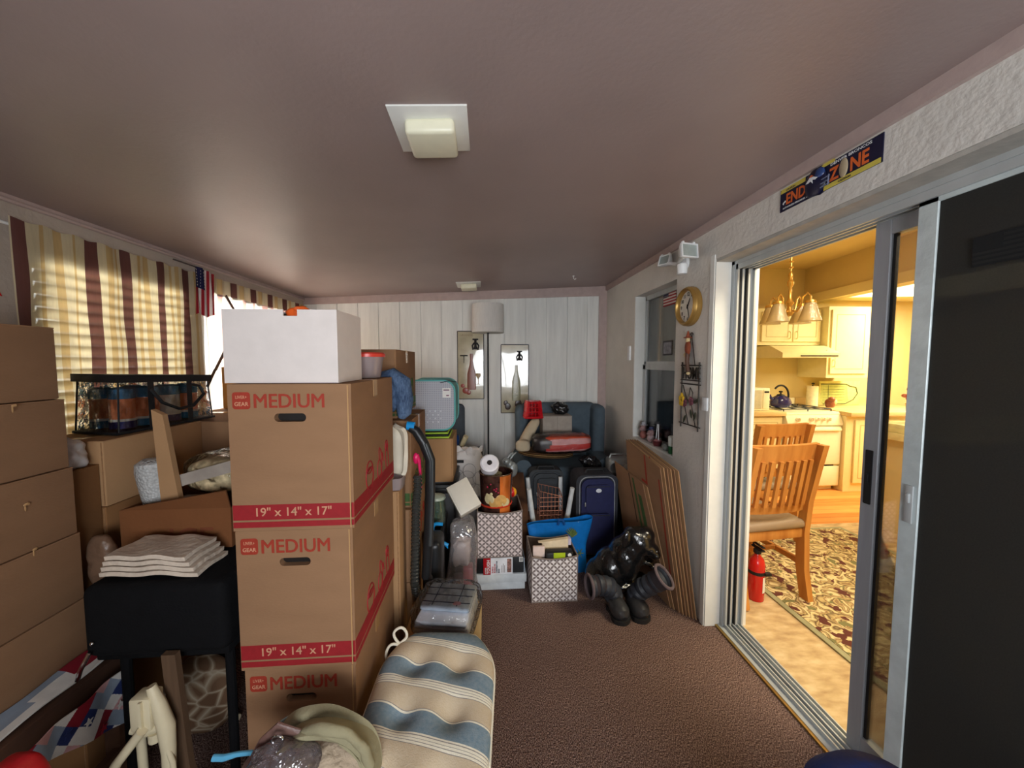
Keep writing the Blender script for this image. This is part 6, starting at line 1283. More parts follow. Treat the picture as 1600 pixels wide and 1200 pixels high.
def curtain(label, y0, y1, z0, z1, br, go, base, bc, gc, seed, amp=.006):
    T = thing('curtain', label, 'curtain', (XL+.035, (y0+y1)/2, z0))
    def f(u, v):
        y = y0+(y1-y0)*u; z = z0+(z1-z0)*v
        return (XL+.030+amp*math.sin(y*46+1.4*math.sin(z*4+seed))*(1.1-.6*v)+.006*noise.noise(V(y*14, z*5, seed)), y+.004*math.sin(z*6+y*9)*(1-v), z+.004*math.sin(y*60)*(v > .97))
    b = MB().sheet(f, 190, 26, 0, mfn=lambda u, v: cm(u, y0, y1, br, go, base, bc, gc)); b.nodoub = True; part('cloth_panel', b, None, T, angle=60)
    b = MB().tube([(XL+.012, y0-.02, z1-.022), (XL+.012, y1+.02, z1-.022)], .006, 8); part('curtain_rod', b, M_wp, T)
    return T
curtain('cream and gold curtain with brown stripes over the near left window', 1.490, 2.40, 1.02, 2.022, stripes, golds, Cc, Cb, Cg, 2)
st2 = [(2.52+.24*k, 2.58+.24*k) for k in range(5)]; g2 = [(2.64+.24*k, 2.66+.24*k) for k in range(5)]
curtain('striped curtain over the far left window, paled by painted-in backlight', 2.425, 3.64, 1.02, 1.945, st2, g2, Cw, Cp, Cp, 5, .018)
T = thing('curtain_top', 'unlit brown and cream striped top of the far left curtain, added as its own strip', 'curtain_top', (XL+.05, 2.9, 1.94))  # darker unlit top of the same curtain, added as a separate strip
b = MB().sheet(lambda u, v: (XL+.058+.006*math.sin(u*110), 2.43+1.22*u, 1.925+.095*v), 150, 4, 0, mfn=lambda u, v: Cb if (u*1.22+2.43-2.60) % .21 < .06 else (Cg if (u*1.22+2.43-2.70) % .21 < .03 else Cc)); b.nodoub = True; part('cloth_panel', b, None, T)
part('curtain_rod', MB().tube([(XL+.040, 2.42, 2.0), (XL+.040, 3.66, 2.0)], .006, 8), M_wp, T)
T = thing('window_blind', 'horizontal slat blind between the near left window and its curtain', 'blind', (XL-.012, 1.8, 1.03)); Ms = cloth('vinyl_slat', (190, 178, 148), .30, .03)
part('head_rail', MB().box((XL-.032, 1.575, 1.895), (XL+.008, 2.28, 1.928), .003), M_wp, T)
for k in range(18):
    z = 1.040+.0485*k; b = MB().sheet(lambda u, v, z=z: (XL-.024+.026*v+.003*math.sin(math.pi*v), 1.58+.70*u, z+.0415*v), 4, 4, .0012); part('slat', b, Ms, T)
for y in (1.653, 1.866, 2.137): part('ladder_cord', MB().tube([(XL+.004, y, 1.03), (XL+.004, y, 1.91)], .0015, 4), M_wp, T)
T = thing('hanging_flag', 'small stars and stripes flag hanging between the two left windows', 'flag', (XL+.08, 2.42, 1.78))
r_, w_, n_ = mat('flag_red', (168, 40, 46)), mat('flag_white', (222, 214, 208)), mat('flag_navy', (36, 38, 74)); Fr, Fw, Fn = cloth('flag_cloth_red', (150, 40, 48), .35), cloth('flag_cloth_white', (216, 204, 204), .4), cloth('flag_cloth_navy', (40, 40, 72), .3)
fa, fb = atX(301, 417, XL+.07), atX(337, 497, XL+.07); y0, y1, z1, z0 = fa.y, fb.y, fa.z-.006, fb.z+.004
def fm(u, v): return Fn if (v > .55 and u < .56) else (Fr if int(u*13) % 2 == 0 else Fw)
ff = lambda u, v: (XL+.075+.008*math.sin(u*17+v*2), y0+(y1-y0)*u*(1-.03*v), z0+(z1-z0)*v+.012*(1-v)*math.sin(u*9)+.02*(1-u)*v)
b = MB().sheet(ff, 39, 20, 0, mfn=fm); b.m(w_)
for i in range(5):
    for j in range(6): p = V(*ff(.06+.11*i, .60+.065*j)); b.add([(p.x+.003, p.y-.003, p.z), (p.x+.003, p.y, p.z+.004), (p.x+.003, p.y+.003, p.z), (p.x+.003, p.y, p.z-.004)], [(0, 1, 2, 3)])
b.nodoub = True; part('flag_cloth', b, None, T, angle=60); part('stick', MB().tube([(XL+.005, y0-.05, z1+.035), (XL+.08, y0+.01, z1+.008)], .004, 6), mat('dark_stick', (60, 40, 30)), T)
T = thing('folding_brace', 'dark folding wooden brace in front of the far left window', 'brace', (XL+.10, 2.6, 1.2)); xb = XL+.066
a, c, d_, e_ = atX(352, 462, xb), atX(374, 500, xb), atX(336, 578, xb), atX(324, 604, xb)
bwm = mat('dark_brace_wood', (92, 66, 52), var=.15)
for p, q, w in ((a, c, .008), (c, d_, .009)): 
    n_ = (q-p).normalized(); s_ = V(1, 0, 0).cross(n_)*w; b = MB().add([p-s_, p+s_, q+s_, q-s_, *(v+V(.006, 0, 0) for v in (p-s_, p+s_, q+s_, q-s_))], [(0, 1, 2, 3), (7, 6, 5, 4), (0, 4, 5, 1), (1, 5, 6, 2), (2, 6, 7, 3), (3, 7, 4, 0)]); part('wooden_strip', b, bwm, T)
part('wooden_strip', MB().tube([d_, e_], .008, 8), bwm, T)
b = MB().m(M_rp).prism([(1.445, 1.745), (1.475, 1.735), (1.450, 1.785)], XL+.001, XL+.004, 'yz'); solo('red_sticker', b, None, 'small red sticker on the wall left of the near window', 'sticker')
# ---------------------------------------------------------------- daybed with quilt and five cartons
M_dw = pattern('dark_stained_wood', 'wood', a=(64, 42, 32), b=(96, 66, 48), st=(1, .12, 1))
T = thing('daybed', 'dark wooden daybed frame under the left carton stack', 'daybed', (-1.48, .9, 0))
part('side_rail', MB().box((-1.300, .30, .425), (-1.255, 1.335, .500), .006), M_dw, T); part('side_rail', MB().box((-1.72, .30, .40), (-1.68, 1.335, .480), .006), M_dw, T)
part('platform', MB().box((-1.68, .30, .44), (-1.300, 1.335, .478)), M_dw, T)
for x in (-1.70, -1.28):
    for y in (.33, 1.305): part('leg', MB().box((x-.025, y-.025, 0), (x+.025, y+.025, .43), .004), M_dw, T)
part('lower_rail', MB().box((-1.275, .35, .14), (-1.250, 1.29, .18)), M_dw, T)
Q = [mat('quilt_white', (226, 224, 218), bump=.1), mat('quilt_blue_grey', (140, 154, 170), bump=.1), mat('quilt_navy', (40, 54, 104), bump=.1), mat('quilt_crimson', (136, 26, 42), bump=.1), mat('quilt_rose', (206, 160, 160), bump=.1)]
def qm(u, v, nu_, nv_, o=0): i, j = int(u*nu_), int(v*nv_); return Q[[0, 1, 0, 2, 0, 4, 3, 0, 1, 3, 0, 1][(i*5+j*3+o) % 12]]
T = thing('quilt', 'patchwork stars and stripes quilt on the daybed, hanging below its rail', 'quilt', (-1.30, 1.0, .3))
b = MB().sheet(lambda u, v: (-1.343+.070*u, .40+.90*v, .512+.016*(1-u)+.004*math.sin(v*22+u*4)), 12, 36, .006, mfn=lambda u, v: qm(v, u, 9, 3, 2)); part('folded_edge', b, None, T)
def qs(u, v):
    y = .968+.300*u; low = .483-(.03+.16*u**.8)*min(1, 6*u+.05)+.10*max(0, u-.97)
    return (-1.205+.006*math.sin(u*14), y, .483+(low-.483)*v)
def qsm(u, v):
    y = .300*u; z = .16*v*(.2+u); a, c = y+z, y-z
    return Q[[0, 1, 2, 0, 4, 3, 1, 0, 3, 1, 2, 0][(int((a+1)/.052)*5+int((c+1)/.052)*3) % 12]]
b = MB().sheet(qs, 150, 80, .004, mfn=qsm)
def star(c, r_): return [(c[0]+(r_ if k % 2 == 0 else r_*.42)*math.sin(R(36*k)), c[1]+(r_ if k % 2 == 0 else r_*.42)*math.cos(R(36*k))) for k in range(10)]
for cy_, cz_, mt_ in ((1.245, .455, Q[3]), (1.225, .385, Q[0]), (1.13, .42, Q[0]), (1.075, .440, Q[2]), (1.17, .36, Q[3])): b.m(mt_).prism(star((cy_, cz_), .014), -1.192, -1.190, 'yz')
part('hanging_panel', b, None, T)
ZS = [atX(p, q, -1.356).z for p, q in ((140, 1023), (133, 932), (124, 831), (115, 729), (106, 623), (98, 512))]; ZS[0] = .512
labs = ['plain carton lowest in the left stack of five on the daybed', 'plain carton second from the bottom of the left stack of five', 'plain carton in the middle of the left stack, with a puckered tape mark', 'plain carton second from the top of the left stack of five', 'plain carton topmost in the left stack of five, level with the window']
for i in range(5):
    carton(labs[i], -1.715+.006*(i % 2), (-1.350, -1.353, -1.356, -1.362, -1.370)[i], .62, (1.302, 1.300, 1.296, 1.292, 1.285)[i], ZS[i]+(.001 if i else .002), ZS[i+1]-.001, m=M_kraft, tape=False)
T = None
for i, (px_, py_) in enumerate(((42, 788), (22, 634), (55, 858))): 
    c = atX(px_, py_, -1.352); b = MB().blob(c, (.0015, .008, .004), amp=.004, freq=80, nu=16, nv=10); b.blob(c+V(0, -.004, -.010), (.001, .0025, .010), nu=10, nv=8); solo('tape_scrap', b, M_tape, ['curled tape scrap on the middle carton of the left stack', 'curled tape scrap near the top of the left carton stack', 'curled tape scrap on the second lowest carton seam of the left stack'][i], 'tape')
# ---------------------------------------------------------------- dark corner behind the stack
carton('carton standing against the wall behind the left stack, under the white bag', -1.69, -1.43, 1.345, 1.452, 0, 1.12, m=M_kraftd, tape=False)
carton('lower brown carton along the window wall', -1.69, -1.42, 1.456, 1.93, 0, .955, m=M_kraftd)
carton('shallow carton on the window wall row, under the clear storage bag', -1.69, -1.415, 1.456, 1.93, .957, 1.205, m=M_kraft2, seam='x')
carton('tall dark carton farther along the window wall', -1.69, -1.16, 1.94, 2.62, 0, .97, m=M_kraftd)
carton('pale topped carton farther along the window wall, under the tan box', -1.69, -1.20, 1.935, 2.62, .972, 1.20, m=M_kraft)
carton('upright tan box against the far left window', -1.655, -1.555, 2.44, 2.61, 1.202, 1.465, m=mat('tan_backlit_cardboard', (196, 138, 70), rough=.8, var=.05), tape=False)  # orange window light through the box is put into its colour
b = MB().blob((-1.49, 1.395, 1.175), (.062, .046, .052), 2.4, .030, 16, 6, 40, 24, flat=1.121); b.tube([(-1.46, 1.37, 1.21), (-1.45, 1.36, 1.235), (-1.49, 1.38, 1.225)], .008, 8); solo('white_plastic_bag', b, mat('matt_white_film', (214, 208, 204), rough=.35, bump=.5, bscale=30), 'knotted white plastic bag behind the left carton stack', 'bag')
# clear storage bag
T = thing('storage_bag', 'clear zip storage bag with black edges holding rolled orange and blue linens', 'storage bag', (-1.57, 1.66, 1.207))
fp = [(-1.675, 1.62), (-1.455, 1.56), (-1.425, 2.02), (-1.67, 2.04)]; zb_, zt = 1.208, 1.440
def quad(k, z, off=0): cx_, cy_ = sum(p[0] for p in fp)/4, sum(p[1] for p in fp)/4; return [(cx_+(p[0]-cx_)*k, cy_+(p[1]-cy_)*k, z) for p in fp]
b = MB(); lo, hi = quad(1.0, zb_+.010), quad(.94, zt-.02); b.add(lo+hi, [(0, 1, 5, 4), (1, 2, 6, 5), (2, 3, 7, 6), (3, 0, 4, 7)]); part('clear_walls', b, glassy('storage_vinyl', refl=.12, rough=.05, bump=.5, bscale=20), T)
b = MB(); b.prism([(p[0], p[1]) for p in quad(1.05, 0)], zb_, zb_+.010); part('black_base', b, M_black, T)
b = MB().prism([(p[0], p[1]) for p in quad(1.02, 0)], zt-.032, zt); b.v = [V(v.x, v.y, v.z+.012*math.sin((v.y-1.46)*7)) for v in b.v]; o = part('black_lid', b, M_black, T)
for i in range(4): l, h = lo[i], hi[i]; part('corner_binding', MB().tube([l, h], .003, 8), M_black, T)
b = MB()
def face(u, z): a, c = V(*quad(1.03, z)[1]), V(*quad(1.03, z)[2]); return a.lerp(c, u)+V(.010, 0, 0)
for u in (.28, .68): b.add([face(u-.03, zb_), face(u+.03, zb_), face(u+.03, zt-.02), face(u-.03, zt-.02)], [(0, 1, 2, 3)])
b.tube([face(.28, zt-.06), face(.34, zt-.12)+V(.02, 0, 0), face(.48, zt-.155)+V(.03, 0, 0), face(.64, zt-.15)+V(.03, 0, 0), face(.80, zt-.10)+V(.02, 0, 0), face(.80, zt-.06), face(.70, zt-.05)], .007, 8); part('carry_strap', b, M_black, T)
Lo = mat('linen_orange', (236, 140, 92), rough=.8, bump=.4, bscale=60); Lw = mat('linen_white', (238, 234, 226), rough=.8, bump=.3); Lb = mat('linen_teal', (58, 120, 160), rough=.8, bump=.3); Ln = mat('linen_navy', (34, 46, 110), rough=.8)
for i, (x, y, r1) in enumerate(((-1.615, 1.665, .036), (-1.520, 1.650, .040), (-1.508, 1.745, .044), (-1.504, 1.85, .046), (-1.498, 1.955, .042), (-1.61, 1.80, .040))):
    T2 = thing('rolled_linen', ['orange and white rolled linen at the far left of the clear storage bag', 'orange rolled linen at the corner of the clear storage bag', 'rolled linen behind the first strap of the clear storage bag', 'pale orange rolled linen in the middle of the clear storage bag', 'white rolled linen at the right end of the clear storage bag', 'teal rolled linen at the back of the clear storage bag'][i], 'linen', (x, y, 1.22), 0, 'linens rolled in the clear storage bag')
    b = MB().m(Lo if i % 2 == 0 or i == 1 else Lw).lathe([(0, 1.222), (r1*.9, 1.222), (r1, 1.235), (r1, 1.35), (r1*.9, 1.36), (0, 1.362)], (x, y, 0), 20); o = part('cloth_roll', b, None, T2)
    part('blue_band', MB().lathe([(r1+.001, 1.345), (r1+.001, 1.385), (r1*.6, 1.392), (0, 1.392)], (x, y, 0), 20), Lb, T2); part('blue_band', MB().lathe([(r1+.0012, 1.222), (r1+.0012, 1.252)], (x, y, 0), 20, caps=False), Ln if i % 2 else Lb, T2); part('white_edging', MB().lathe([(r1+.002, 1.252), (r1+.002, 1.262)], (x, y, 0), 20, caps=False), Lw, T2)
# big open carton with faint red lettering, and what stands in it
x0, x1, y0, y1, z1 = -1.315, -.935, 1.392, 1.66, .965
T = thing('open_carton', 'open brown carton with faint red lettering standing on the black bench', 'box', ((x0+x1)/2, (y0+y1)/2, .817))
M_oc = mat('russet_cardboard', (118, 72, 38), rough=.85, var=.08, scale=6)
ZC = .817; b = MB().box((x0, y0, ZC), (x1, y0+.005, z1)); b.box((x0, y1-.005, ZC), (x1, y1, z1)); b.box((x0, y0+.005, ZC), (x0+.005, y1-.005, z1)); b.box((x1-.005, y0+.005, ZC), (x1, y1-.005, z1)); b.box((x0+.005, y0+.005, ZC), (x1-.005, y1-.005, ZC+.005)); o = part('body', b, M_oc, T)
part('lettering', MB().text('ICE', .10, FRONT(x0+.16, y0-.0008, .825), mat('faded_box_red', (118, 62, 36), rough=.8), .01, .0004, 'LEFT', 1.1), M_inkred2, T)
b = MB().add([(x0, y0, z1), (x1, y0, z1), (x1+.01, y0-.035, z1+.075), (x0+.06, y0-.010, z1+.015), (x0, y0+.004, z1), (x1, y0+.004, z1), (x1+.01, y0-.030, z1+.077), (x0+.06, y0-.006, z1+.017)], [(0, 1, 2, 3), (7, 6, 5, 4), (0, 4, 5, 1), (1, 5, 6, 2), (2, 6, 7, 3), (3, 7, 4, 0)]); part('flap', b, M_oc, T)
c1, c2 = V(-1.268, 1.48, 1.118), V(-1.240, 1.50, .825)
b = MB().tube([c1+V(0, 0, .012), c1, c1.lerp(c2, .1), c1.lerp(c2, .35), c2], [.030, .052, .055, .055, .044], 28); b.v = [v+V(1, 0, 0)*.004*noise.noise(v*30) for v in b.v]; solo('bubble_wrap_roll', b, pattern('bubble_wrap_film', 'bubbles'), 'roll of bubble wrap standing in the open carton', 'roll')
b = MB(); q0, q1 = atY(243, 640, 1.43), atY(266, 785, 1.43); q2 = V(q1.x+.02, 1.43, .826); w = .032
b.add([q0-V(w*.5, 0, 0), q0+V(w*.7, 0, -.02), q1+V(w, 0, 0), q2+V(w, 0, 0), q2-V(w, 0, 0), q1-V(w, 0, 0), *[v+V(0, .022, 0) for v in (q0-V(w*.5, 0, 0), q0+V(w*.7, 0, -.02), q1+V(w, 0, 0), q2+V(w, 0, 0), q2-V(w, 0, 0), q1-V(w, 0, 0))]], [(0, 1, 2, 5), (5, 2, 3, 4), (6, 11, 8, 7), (11, 10, 9, 8), (0, 6, 7, 1), (1, 7, 8, 2), (2, 8, 9, 3), (3, 9, 10, 4), (4, 10, 11, 5), (5, 11, 6, 0)]); solo('cardboard_strip', b, M_kraft2, 'long folded cardboard strip standing in the open carton', 'cardboard')
T = thing('wrapped_linens', 'folded patterned linens in clear plastic on top of the open carton', 'linens', (-1.07, 1.55, .97))
b = MB().blob((-1.052, 1.565, 1.050), (.124, .090, .068), 3.2, .014, 16, 8, 48, 24, flat=.985); part('folded_linens', b, mat('cream_brown_print', (196, 176, 138), rough=.7, var=.5, scale=26, bump=.5, bscale=30), T)
b = MB().blob((-1.052, 1.565, 1.060), (.136, .098, .080), 3, .018, 14, 4, 56, 28, flat=.980); part('plastic_wrap', b, glassy('crinkled_clear_wrap'), T)
b = MB().sheet(lambda u, v: (-1.18+.25*u, 1.455+.005*math.sin(u*6), 1.02+.045*v+.07*u), 14, 3, .003); part('plastic_strap', b, mat('milky_strap', (160, 150, 140), rough=.3), T)
solo('white_packet', MB().box((-1.17, 1.41, .93), (-1.02, 1.50, .985), .01), mat('dull_white_packet', (170, 160, 150), bump=.4), 'dull white packet in the mouth of the open carton', 'packet')
b = MB().blob((-1.40, 1.364, .80), (.075, .018, .085), 2.4, .02, 14, 2) if False else MB().blob((-1.342, 1.355, .800), (.045, .030, .090), 2.4, .015, 14, 2, flat=None)
b.tube([(-1.345, 1.365, .75), (-1.345, 1.368, .0)], [.022, .022], 12); solo('brown_parcel', b, mat('dim_brown_film', (110, 84, 66), rough=.35, bump=.6, bscale=30), 'brown plastic wrapped parcel between the left stack and the open carton', 'parcel')
# ---------------------------------------------------------------- black office chair, towels
M_bl = mat('black_mesh_fabric', (13, 13, 15), rough=.85, var=.15, bump=.2, bscale=160, spec=.15); M_chr = mat('chrome', (200, 202, 206), rough=.12, metal=1.0, var=.02, bump=0)
T = thing('padded_bench', 'black padded bench holding towels and the open carton', 'bench', (-1.03, 1.42, 0))
part('seat', MB().box((-1.235, 1.165, .585), (-.815, 1.675, .815), .030, 4), M_bl, T)
part('underframe', MB().box((-1.23, 1.20, .555), (-.83, 1.66, .584), .006), M_bl, T)
part('lever', MB().tube([(-1.20, 1.155, .62), (-1.215, 1.14, .575), (-1.225, 1.14, .545)], .006, 10), M_chr, T)
part('bolt', MB().blob((-1.195, 1.158, .645), (.006, .006, .006), nu=10, nv=8), M_chr, T)
for x in (-1.165, -.845):
    for y in (1.225, 1.64): part('leg', MB().tube([(x, y, 0), (x, y, .56)], .014, 10), M_bl, T)
for k in range(4):
    b = MB(); xa, xb2 = -1.205+.006*k, -.915-.012*k; zz = .828+.0175*k; b.sheet(lambda u, v: (xa+(xb2-xa)*u, 1.20+.14*v, zz+.013-.020*max(0, u-.55)+.003*math.sin(u*12+v*6)), 16, 6, .013)
    solo('folded_towel', b, mat('oatmeal_towel', (206, 190, 172), rough=.9, bump=.4, bscale=60), ['folded oatmeal towel lowest of the four on the black bench', 'folded oatmeal towel second from the bottom on the black bench', 'folded oatmeal towel second from the top on the black bench', 'folded oatmeal towel on top of the four on the black bench'][k], 'towel')
# ---------------------------------------------------------------- low things at the left front
T = thing('folding_stool', 'cream plastic folding stool standing beside the hanging quilt', 'stool', (-1.06, 1.12, 0)); M_cr2 = mat('cream_plastic', (214, 202, 170), rough=.4, var=.04, bump=0)
YF = 1.10
def bar(pts, w, nm, mt=M_cr2, n=6): 
    return part(nm, MB().tube(pts, w, 12), mt, T)
pa, pb, pc, pd = atY(222, 1085, YF), atY(226, 1135, YF), atY(240, 1085, YF), atY(248, 1140, YF)
b = MB().box((pa.x-.022, YF-.02, pb.z), (pc.x+.004, YF+.03, pa.z), .006); b.box((pa.x+.010, YF-.028, pb.z+.005), (pa.x+.018, YF-.018, pa.z-.004)); part('bracket', b, M_cr2, T)
bar([atY(236, 1072, YF), atY(248, 1100, YF), atY(260, 1135, YF), atY(264, 1172, YF), V(-.95, YF, .20)], [.012, .018, .022, .018, .014], 'curved_arm')
bar([atY(208, 1138, YF), atY(232, 1140, YF), atY(256, 1132, YF)], [.014, .018, .012], 'hinge_bar')
bar([atY(222, 1142, YF-.03), atY(182, 1194, YF-.03), V(-1.20, YF-.10, .02)], [.013, .013, .013], 'leg')
bar([atY(250, 1140, YF-.01), atY(270, 1190, YF-.01), V(-.915, YF-.01, .02)], [.007, .007, .010], 'leg')
bar([atY(243, 1142, YF), atY(243, 1156, YF)], [.018, .016], 'foot_peg')
bar([V(-1.06, YF+.04, .46), V(-1.06, YF+.05, .01)], [.012, .012], 'leg')
T = thing('wooden_post', 'dark brown wooden post behind the cream folding stool', 'post', (-.93, 1.155, 0))
a, c = atY(262, 1024, 1.14), atY(284, 1195, 1.14); d2 = V(c.x+.05, 1.14, 0); b = MB()
b.add([a-V(.02, 0, 0), a+V(.02, 0, 0), c+V(.022, 0, 0), c-V(.022, 0, 0), d2+V(.022, 0, 0), d2-V(.022, 0, 0), *[v+V(0, .02, 0) for v in (a-V(.02, 0, 0), a+V(.02, 0, 0), c+V(.022, 0, 0), c-V(.022, 0, 0), d2+V(.022, 0, 0), d2-V(.022, 0, 0))]], [(0, 1, 2, 3), (3, 2, 4, 5), (7, 6, 9, 8), (8, 9, 11, 10), (0, 6, 7, 1), (1, 7, 8, 2), (2, 8, 10, 4), (4, 10, 11, 5), (5, 11, 9, 3), (3, 9, 6, 0)]); part('board', b, mat('umber_wood', (92, 70, 52), var=.12, stretch=(4, 4, .4)), T)
c = atY(315, 1083, 1.50); T = thing('leaf_cushion', 'brown cushion with pale leaf outlines on the carpet under the black bench', 'cushion', (c.x, 1.50, 0))
b = MB().blob(c, (.125, .065, c.z-.012), 2.6, .010, 10, 3, 40, 24); part('pad', b, pattern('leaf_outline_cloth', 'leaves'), T)
part('piping', MB().tube([c+V(.126*math.cos(R(a)), -.0, (c.z-.012)*math.sin(R(a))) for a in range(0, 360, 12)], .004, 6, True), mat('leaf_piping', (150, 128, 104)), T)
p0, p1 = atZ(345, 1112, .02), atZ(372, 1122, .02); b = MB().tube([p0, p0.lerp(p1, .5)+V(0, 0, .004), p1], .014, 12); solo('white_pipe', b, M_cr2, 'short white pipe on the carpet beside the bottom moving box', 'pipe')
cr = atY(2, 1204, .78); b = MB().blob((cr.x, .78, cr.z/2), (.045, .07, cr.z/2+.008), 4, .008, 10, 3, flat=.002); solo('red_bag', b, mat('deep_red_nylon', (168, 20, 30), rough=.5), 'deep red bag at the bottom left corner, beside the daybed', 'bag')
# ---------------------------------------------------------------- foreground: boxes, cushion, garments
T = thing('wooden_crate', 'pale wooden box on the carpet under the plastic wrapped sheets', 'crate', (-.19, 1.63, 0)); M_pine = pattern('pale_pine', 'wood', a=(186, 152, 100), b=(208, 178, 128), st=(1, .15, 1))
b = MB().box((-.345, 1.50, 0), (-.035, 1.755, .31)); part('body', b, M_pine, T); part('top_board', MB().box((-.352, 1.49, .311), (-.024, 1.765, .328), .003), M_pine, T)
T = thing('wrapped_sheets', 'folded white and grey sheets in clear plastic on the pale wooden box', 'linens', (-.18, 1.62, .33))
Mr = Matrix.Translation((-.175, 1.625, .33)) @ Matrix.Rotation(R(-10), 4, 'Z')
M_sw = mat('bluish_white_sheet', (214, 220, 230), rough=.7, bump=.15); M_sg = mat('slate_grey_sheet', (172, 184, 198), rough=.7, bump=.2); M_sn = mat('navy_sheet_trim', (52, 60, 86), rough=.7)
for k in range(4): b = MB(); b.M = Mr; b.box((-.118+.002*k, -.125, .003+.018*k), (.118-.002*k, .115, .020+.018*k), .008, 3); part('folded_sheet', b, M_sw, T)
b = MB(); b.M = Mr; b.box((-.112, -.060, .0755), (.112, .118, .100), .010, 3); b.m(M_sn)
for yy in (-.03, .02, .07): b.box((-.108, yy, .100), (.108, yy+.005, .1012))
for xx in (-.06, .05): b.box((xx, -.05, .100), (xx+.004, .11, .1013))
b.m(mat('sheet_pink_motif', (190, 140, 150))).blob((.05, -.03, .100), (.02, .015, .002), nu=12, nv=6); part('patterned_sheet', b, M_sg, T)
b = MB(); b.M = Mr; b.blob((0, 0, .058), (.142, .140, .068), 5, .010, 14, 3, 60, 30, flat=.002); b.v = [V(v.x, v.y, max(v.z, .3295)) for v in b.v]; part('plastic_wrap', b, glassy('crinkled_clear_wrap'), T)
carton('plain carton on the carpet under the striped chair pad', -.355, -.010, .86, 1.40, 0, .262, m=M_kraft, tape=False)
# striped tufted chair pad
Bl, Be, Iv, Th = (92, 122, 140), (196, 174, 142), (236, 228, 206), (122, 116, 112); Sb = pattern('pad_stripes', 'bands', slant=.26, pitch=.158, stops=[(0, Bl), (.40, Iv), (.43, Th), (.445, Be), (.80, Th), (.81, Iv), (.85, Th), (.86, Iv), (.90, Th), (.91, Iv), (.95, Th), (.965, Iv)]); Sc = Sb; Si = mat('pad_ivory_line', (232, 224, 204), rough=.9); Sn = mat('pad_thin_line', (116, 112, 108), rough=.9)
T = thing('chair_pad', 'tufted chair pad with blue and beige stripes in the foreground', 'cushion', (-.19, 1.15, .29))
Lp, Wp = .62, .205
def pad(u, v, top=True):
    a = 2*u-1; t = 2*v-1
    wv = Wp*(1-.42*max(0, (v-.72)/.28)**2.2)*(1-.10*max(0, (.15-v)/.15)**2)
    e = (max(0, 1-abs(a)**4)*max(0, 1-abs(t)**6))**.42
    tuft = 0
    for tx_ in (-.38, .38):
        for ty_ in (-.55, .0, .52): tuft += math.exp(-(((a-tx_)*wv/.045)**2+((t-ty_)*Lp/2/.045)**2))
    z = .045*e*(1-.70*min(1, tuft)) if top else -.035*e*(1-.4*min(1, tuft))
    y_ = t*Lp/2; x = a*wv
    return x, y_, z
def place(x, y, z, rz=-13, tilt=10):
    p = Matrix.Translation((-.190, 1.115, .362)) @ Matrix.Rotation(R(tilt), 4, 'X') @ Matrix.Rotation(R(rz*.35), 4, 'Z') @ V(x, y, z); return p
def stripe(u, v):
    x, y, z = pad(u, v); s_ = (y+math.tan(R(11))*x*1.0+1.0)/.158; f = s_ % 1
    if f < .40: return Sb
    if f < .435 or f > .965: return Si
    if f < .45: return Sn
    if f < .48: return Si
    if f < .49: return Sn
    if .93 < f < .945: return Sn
    return Sc
b = MB().sheet(lambda u, v: place(*pad(u, v)), 90, 120, 0); b.sheet(lambda u, v: place(*pad(1-u, v, False)), 90, 120, 0); part('tufted_pad', b, Sb, T, angle=80)
pp = [place(*pad(u, v)) for u, v in [(0, i/30) for i in range(31)]+[(i/20, 1) for i in range(21)]+[(1, 1-i/30) for i in range(31)]+[(1-i/20, 0) for i in range(21)]]
part('piping', MB().tube(pp, .0045, 6, True), Si, T)
for p0_ in (place(-.14, .25, 0),):
    b = MB().tube(soft([p0_, p0_+V(-.035, .0, .03), p0_+V(-.05, .01, .06), p0_+V(-.015, .02, .075), p0_+V(.01, .01, .04), p0_+V(-.02, .0, .02)]), .005, 8); b.tube(soft([p0_, p0_+V(-.05, -.01, .035), p0_+V(-.075, -.01, -.01), p0_+V(-.06, -.02, -.05)]), .005, 8); part('tie', b, Si, T)
# garment heap
carton('plain carton in the foreground under the heap of garments', -.66, -.40, .80, 1.04, 0, .33, m=M_kraft2, tape=False)
M_ol = mat('olive_khaki_knit', (150, 142, 112), rough=.9, var=.06, bump=.3, bscale=70); M_fur = mat('oatmeal_fleece', (190, 170, 146), rough=1, var=.12, scale=50, bump=.7, bscale=60)
YG = .97
T = thing('olive_garment', 'olive khaki garment draped over the foreground heap', 'garment', (-.5, YG, .40))
def drape(pts, rs, seed):
    b = MB(); fine = []; rr_ = []
    for i in range(len(pts)-1):
        for k in range(8): t = k/8; fine.append(pts[i].lerp(pts[i+1], t)); rr_.append(rs[i]+(rs[i+1]-rs[i])*t)
    fine.append(pts[-1]); rr_.append(rs[-1]); b.tube(fine, rr_, 26)
    b.v = [v+V(1, .5, 1)*.012*noise.noise(v*15+V(seed, 0, 0)) for v in b.v]; return b
out_ = soft([atY(p, q, YG+.035) for p, q in ((440, 1134), (462, 1112), (492, 1099), (530, 1097), (568, 1110), (592, 1136), (598, 1175), (596, 1230))]); inn_ = soft([atY(p, q, YG-.02) for p, q in ((470, 1152), (482, 1144), (505, 1141), (532, 1147), (556, 1162), (570, 1182), (574, 1200), (572, 1235))])
def drp(u, v):
    k = u*(len(out_)-1); i_ = min(int(k), len(out_)-2); o_ = out_[i_].lerp(out_[i_+1], k-i_); n2 = inn_[i_].lerp(inn_[i_+1], k-i_); p = o_.lerp(n2, v)
    return p+V(0, -.050*math.sin(math.pi*v)-.014*math.sin(v*15+u*3.0), .007*math.sin(v*13+u*5)+.010*noise.noise(V(u*5, v*4, 1)))
part('cloth_fold', MB().sheet(drp, 60, 24, .006), M_ol, T)
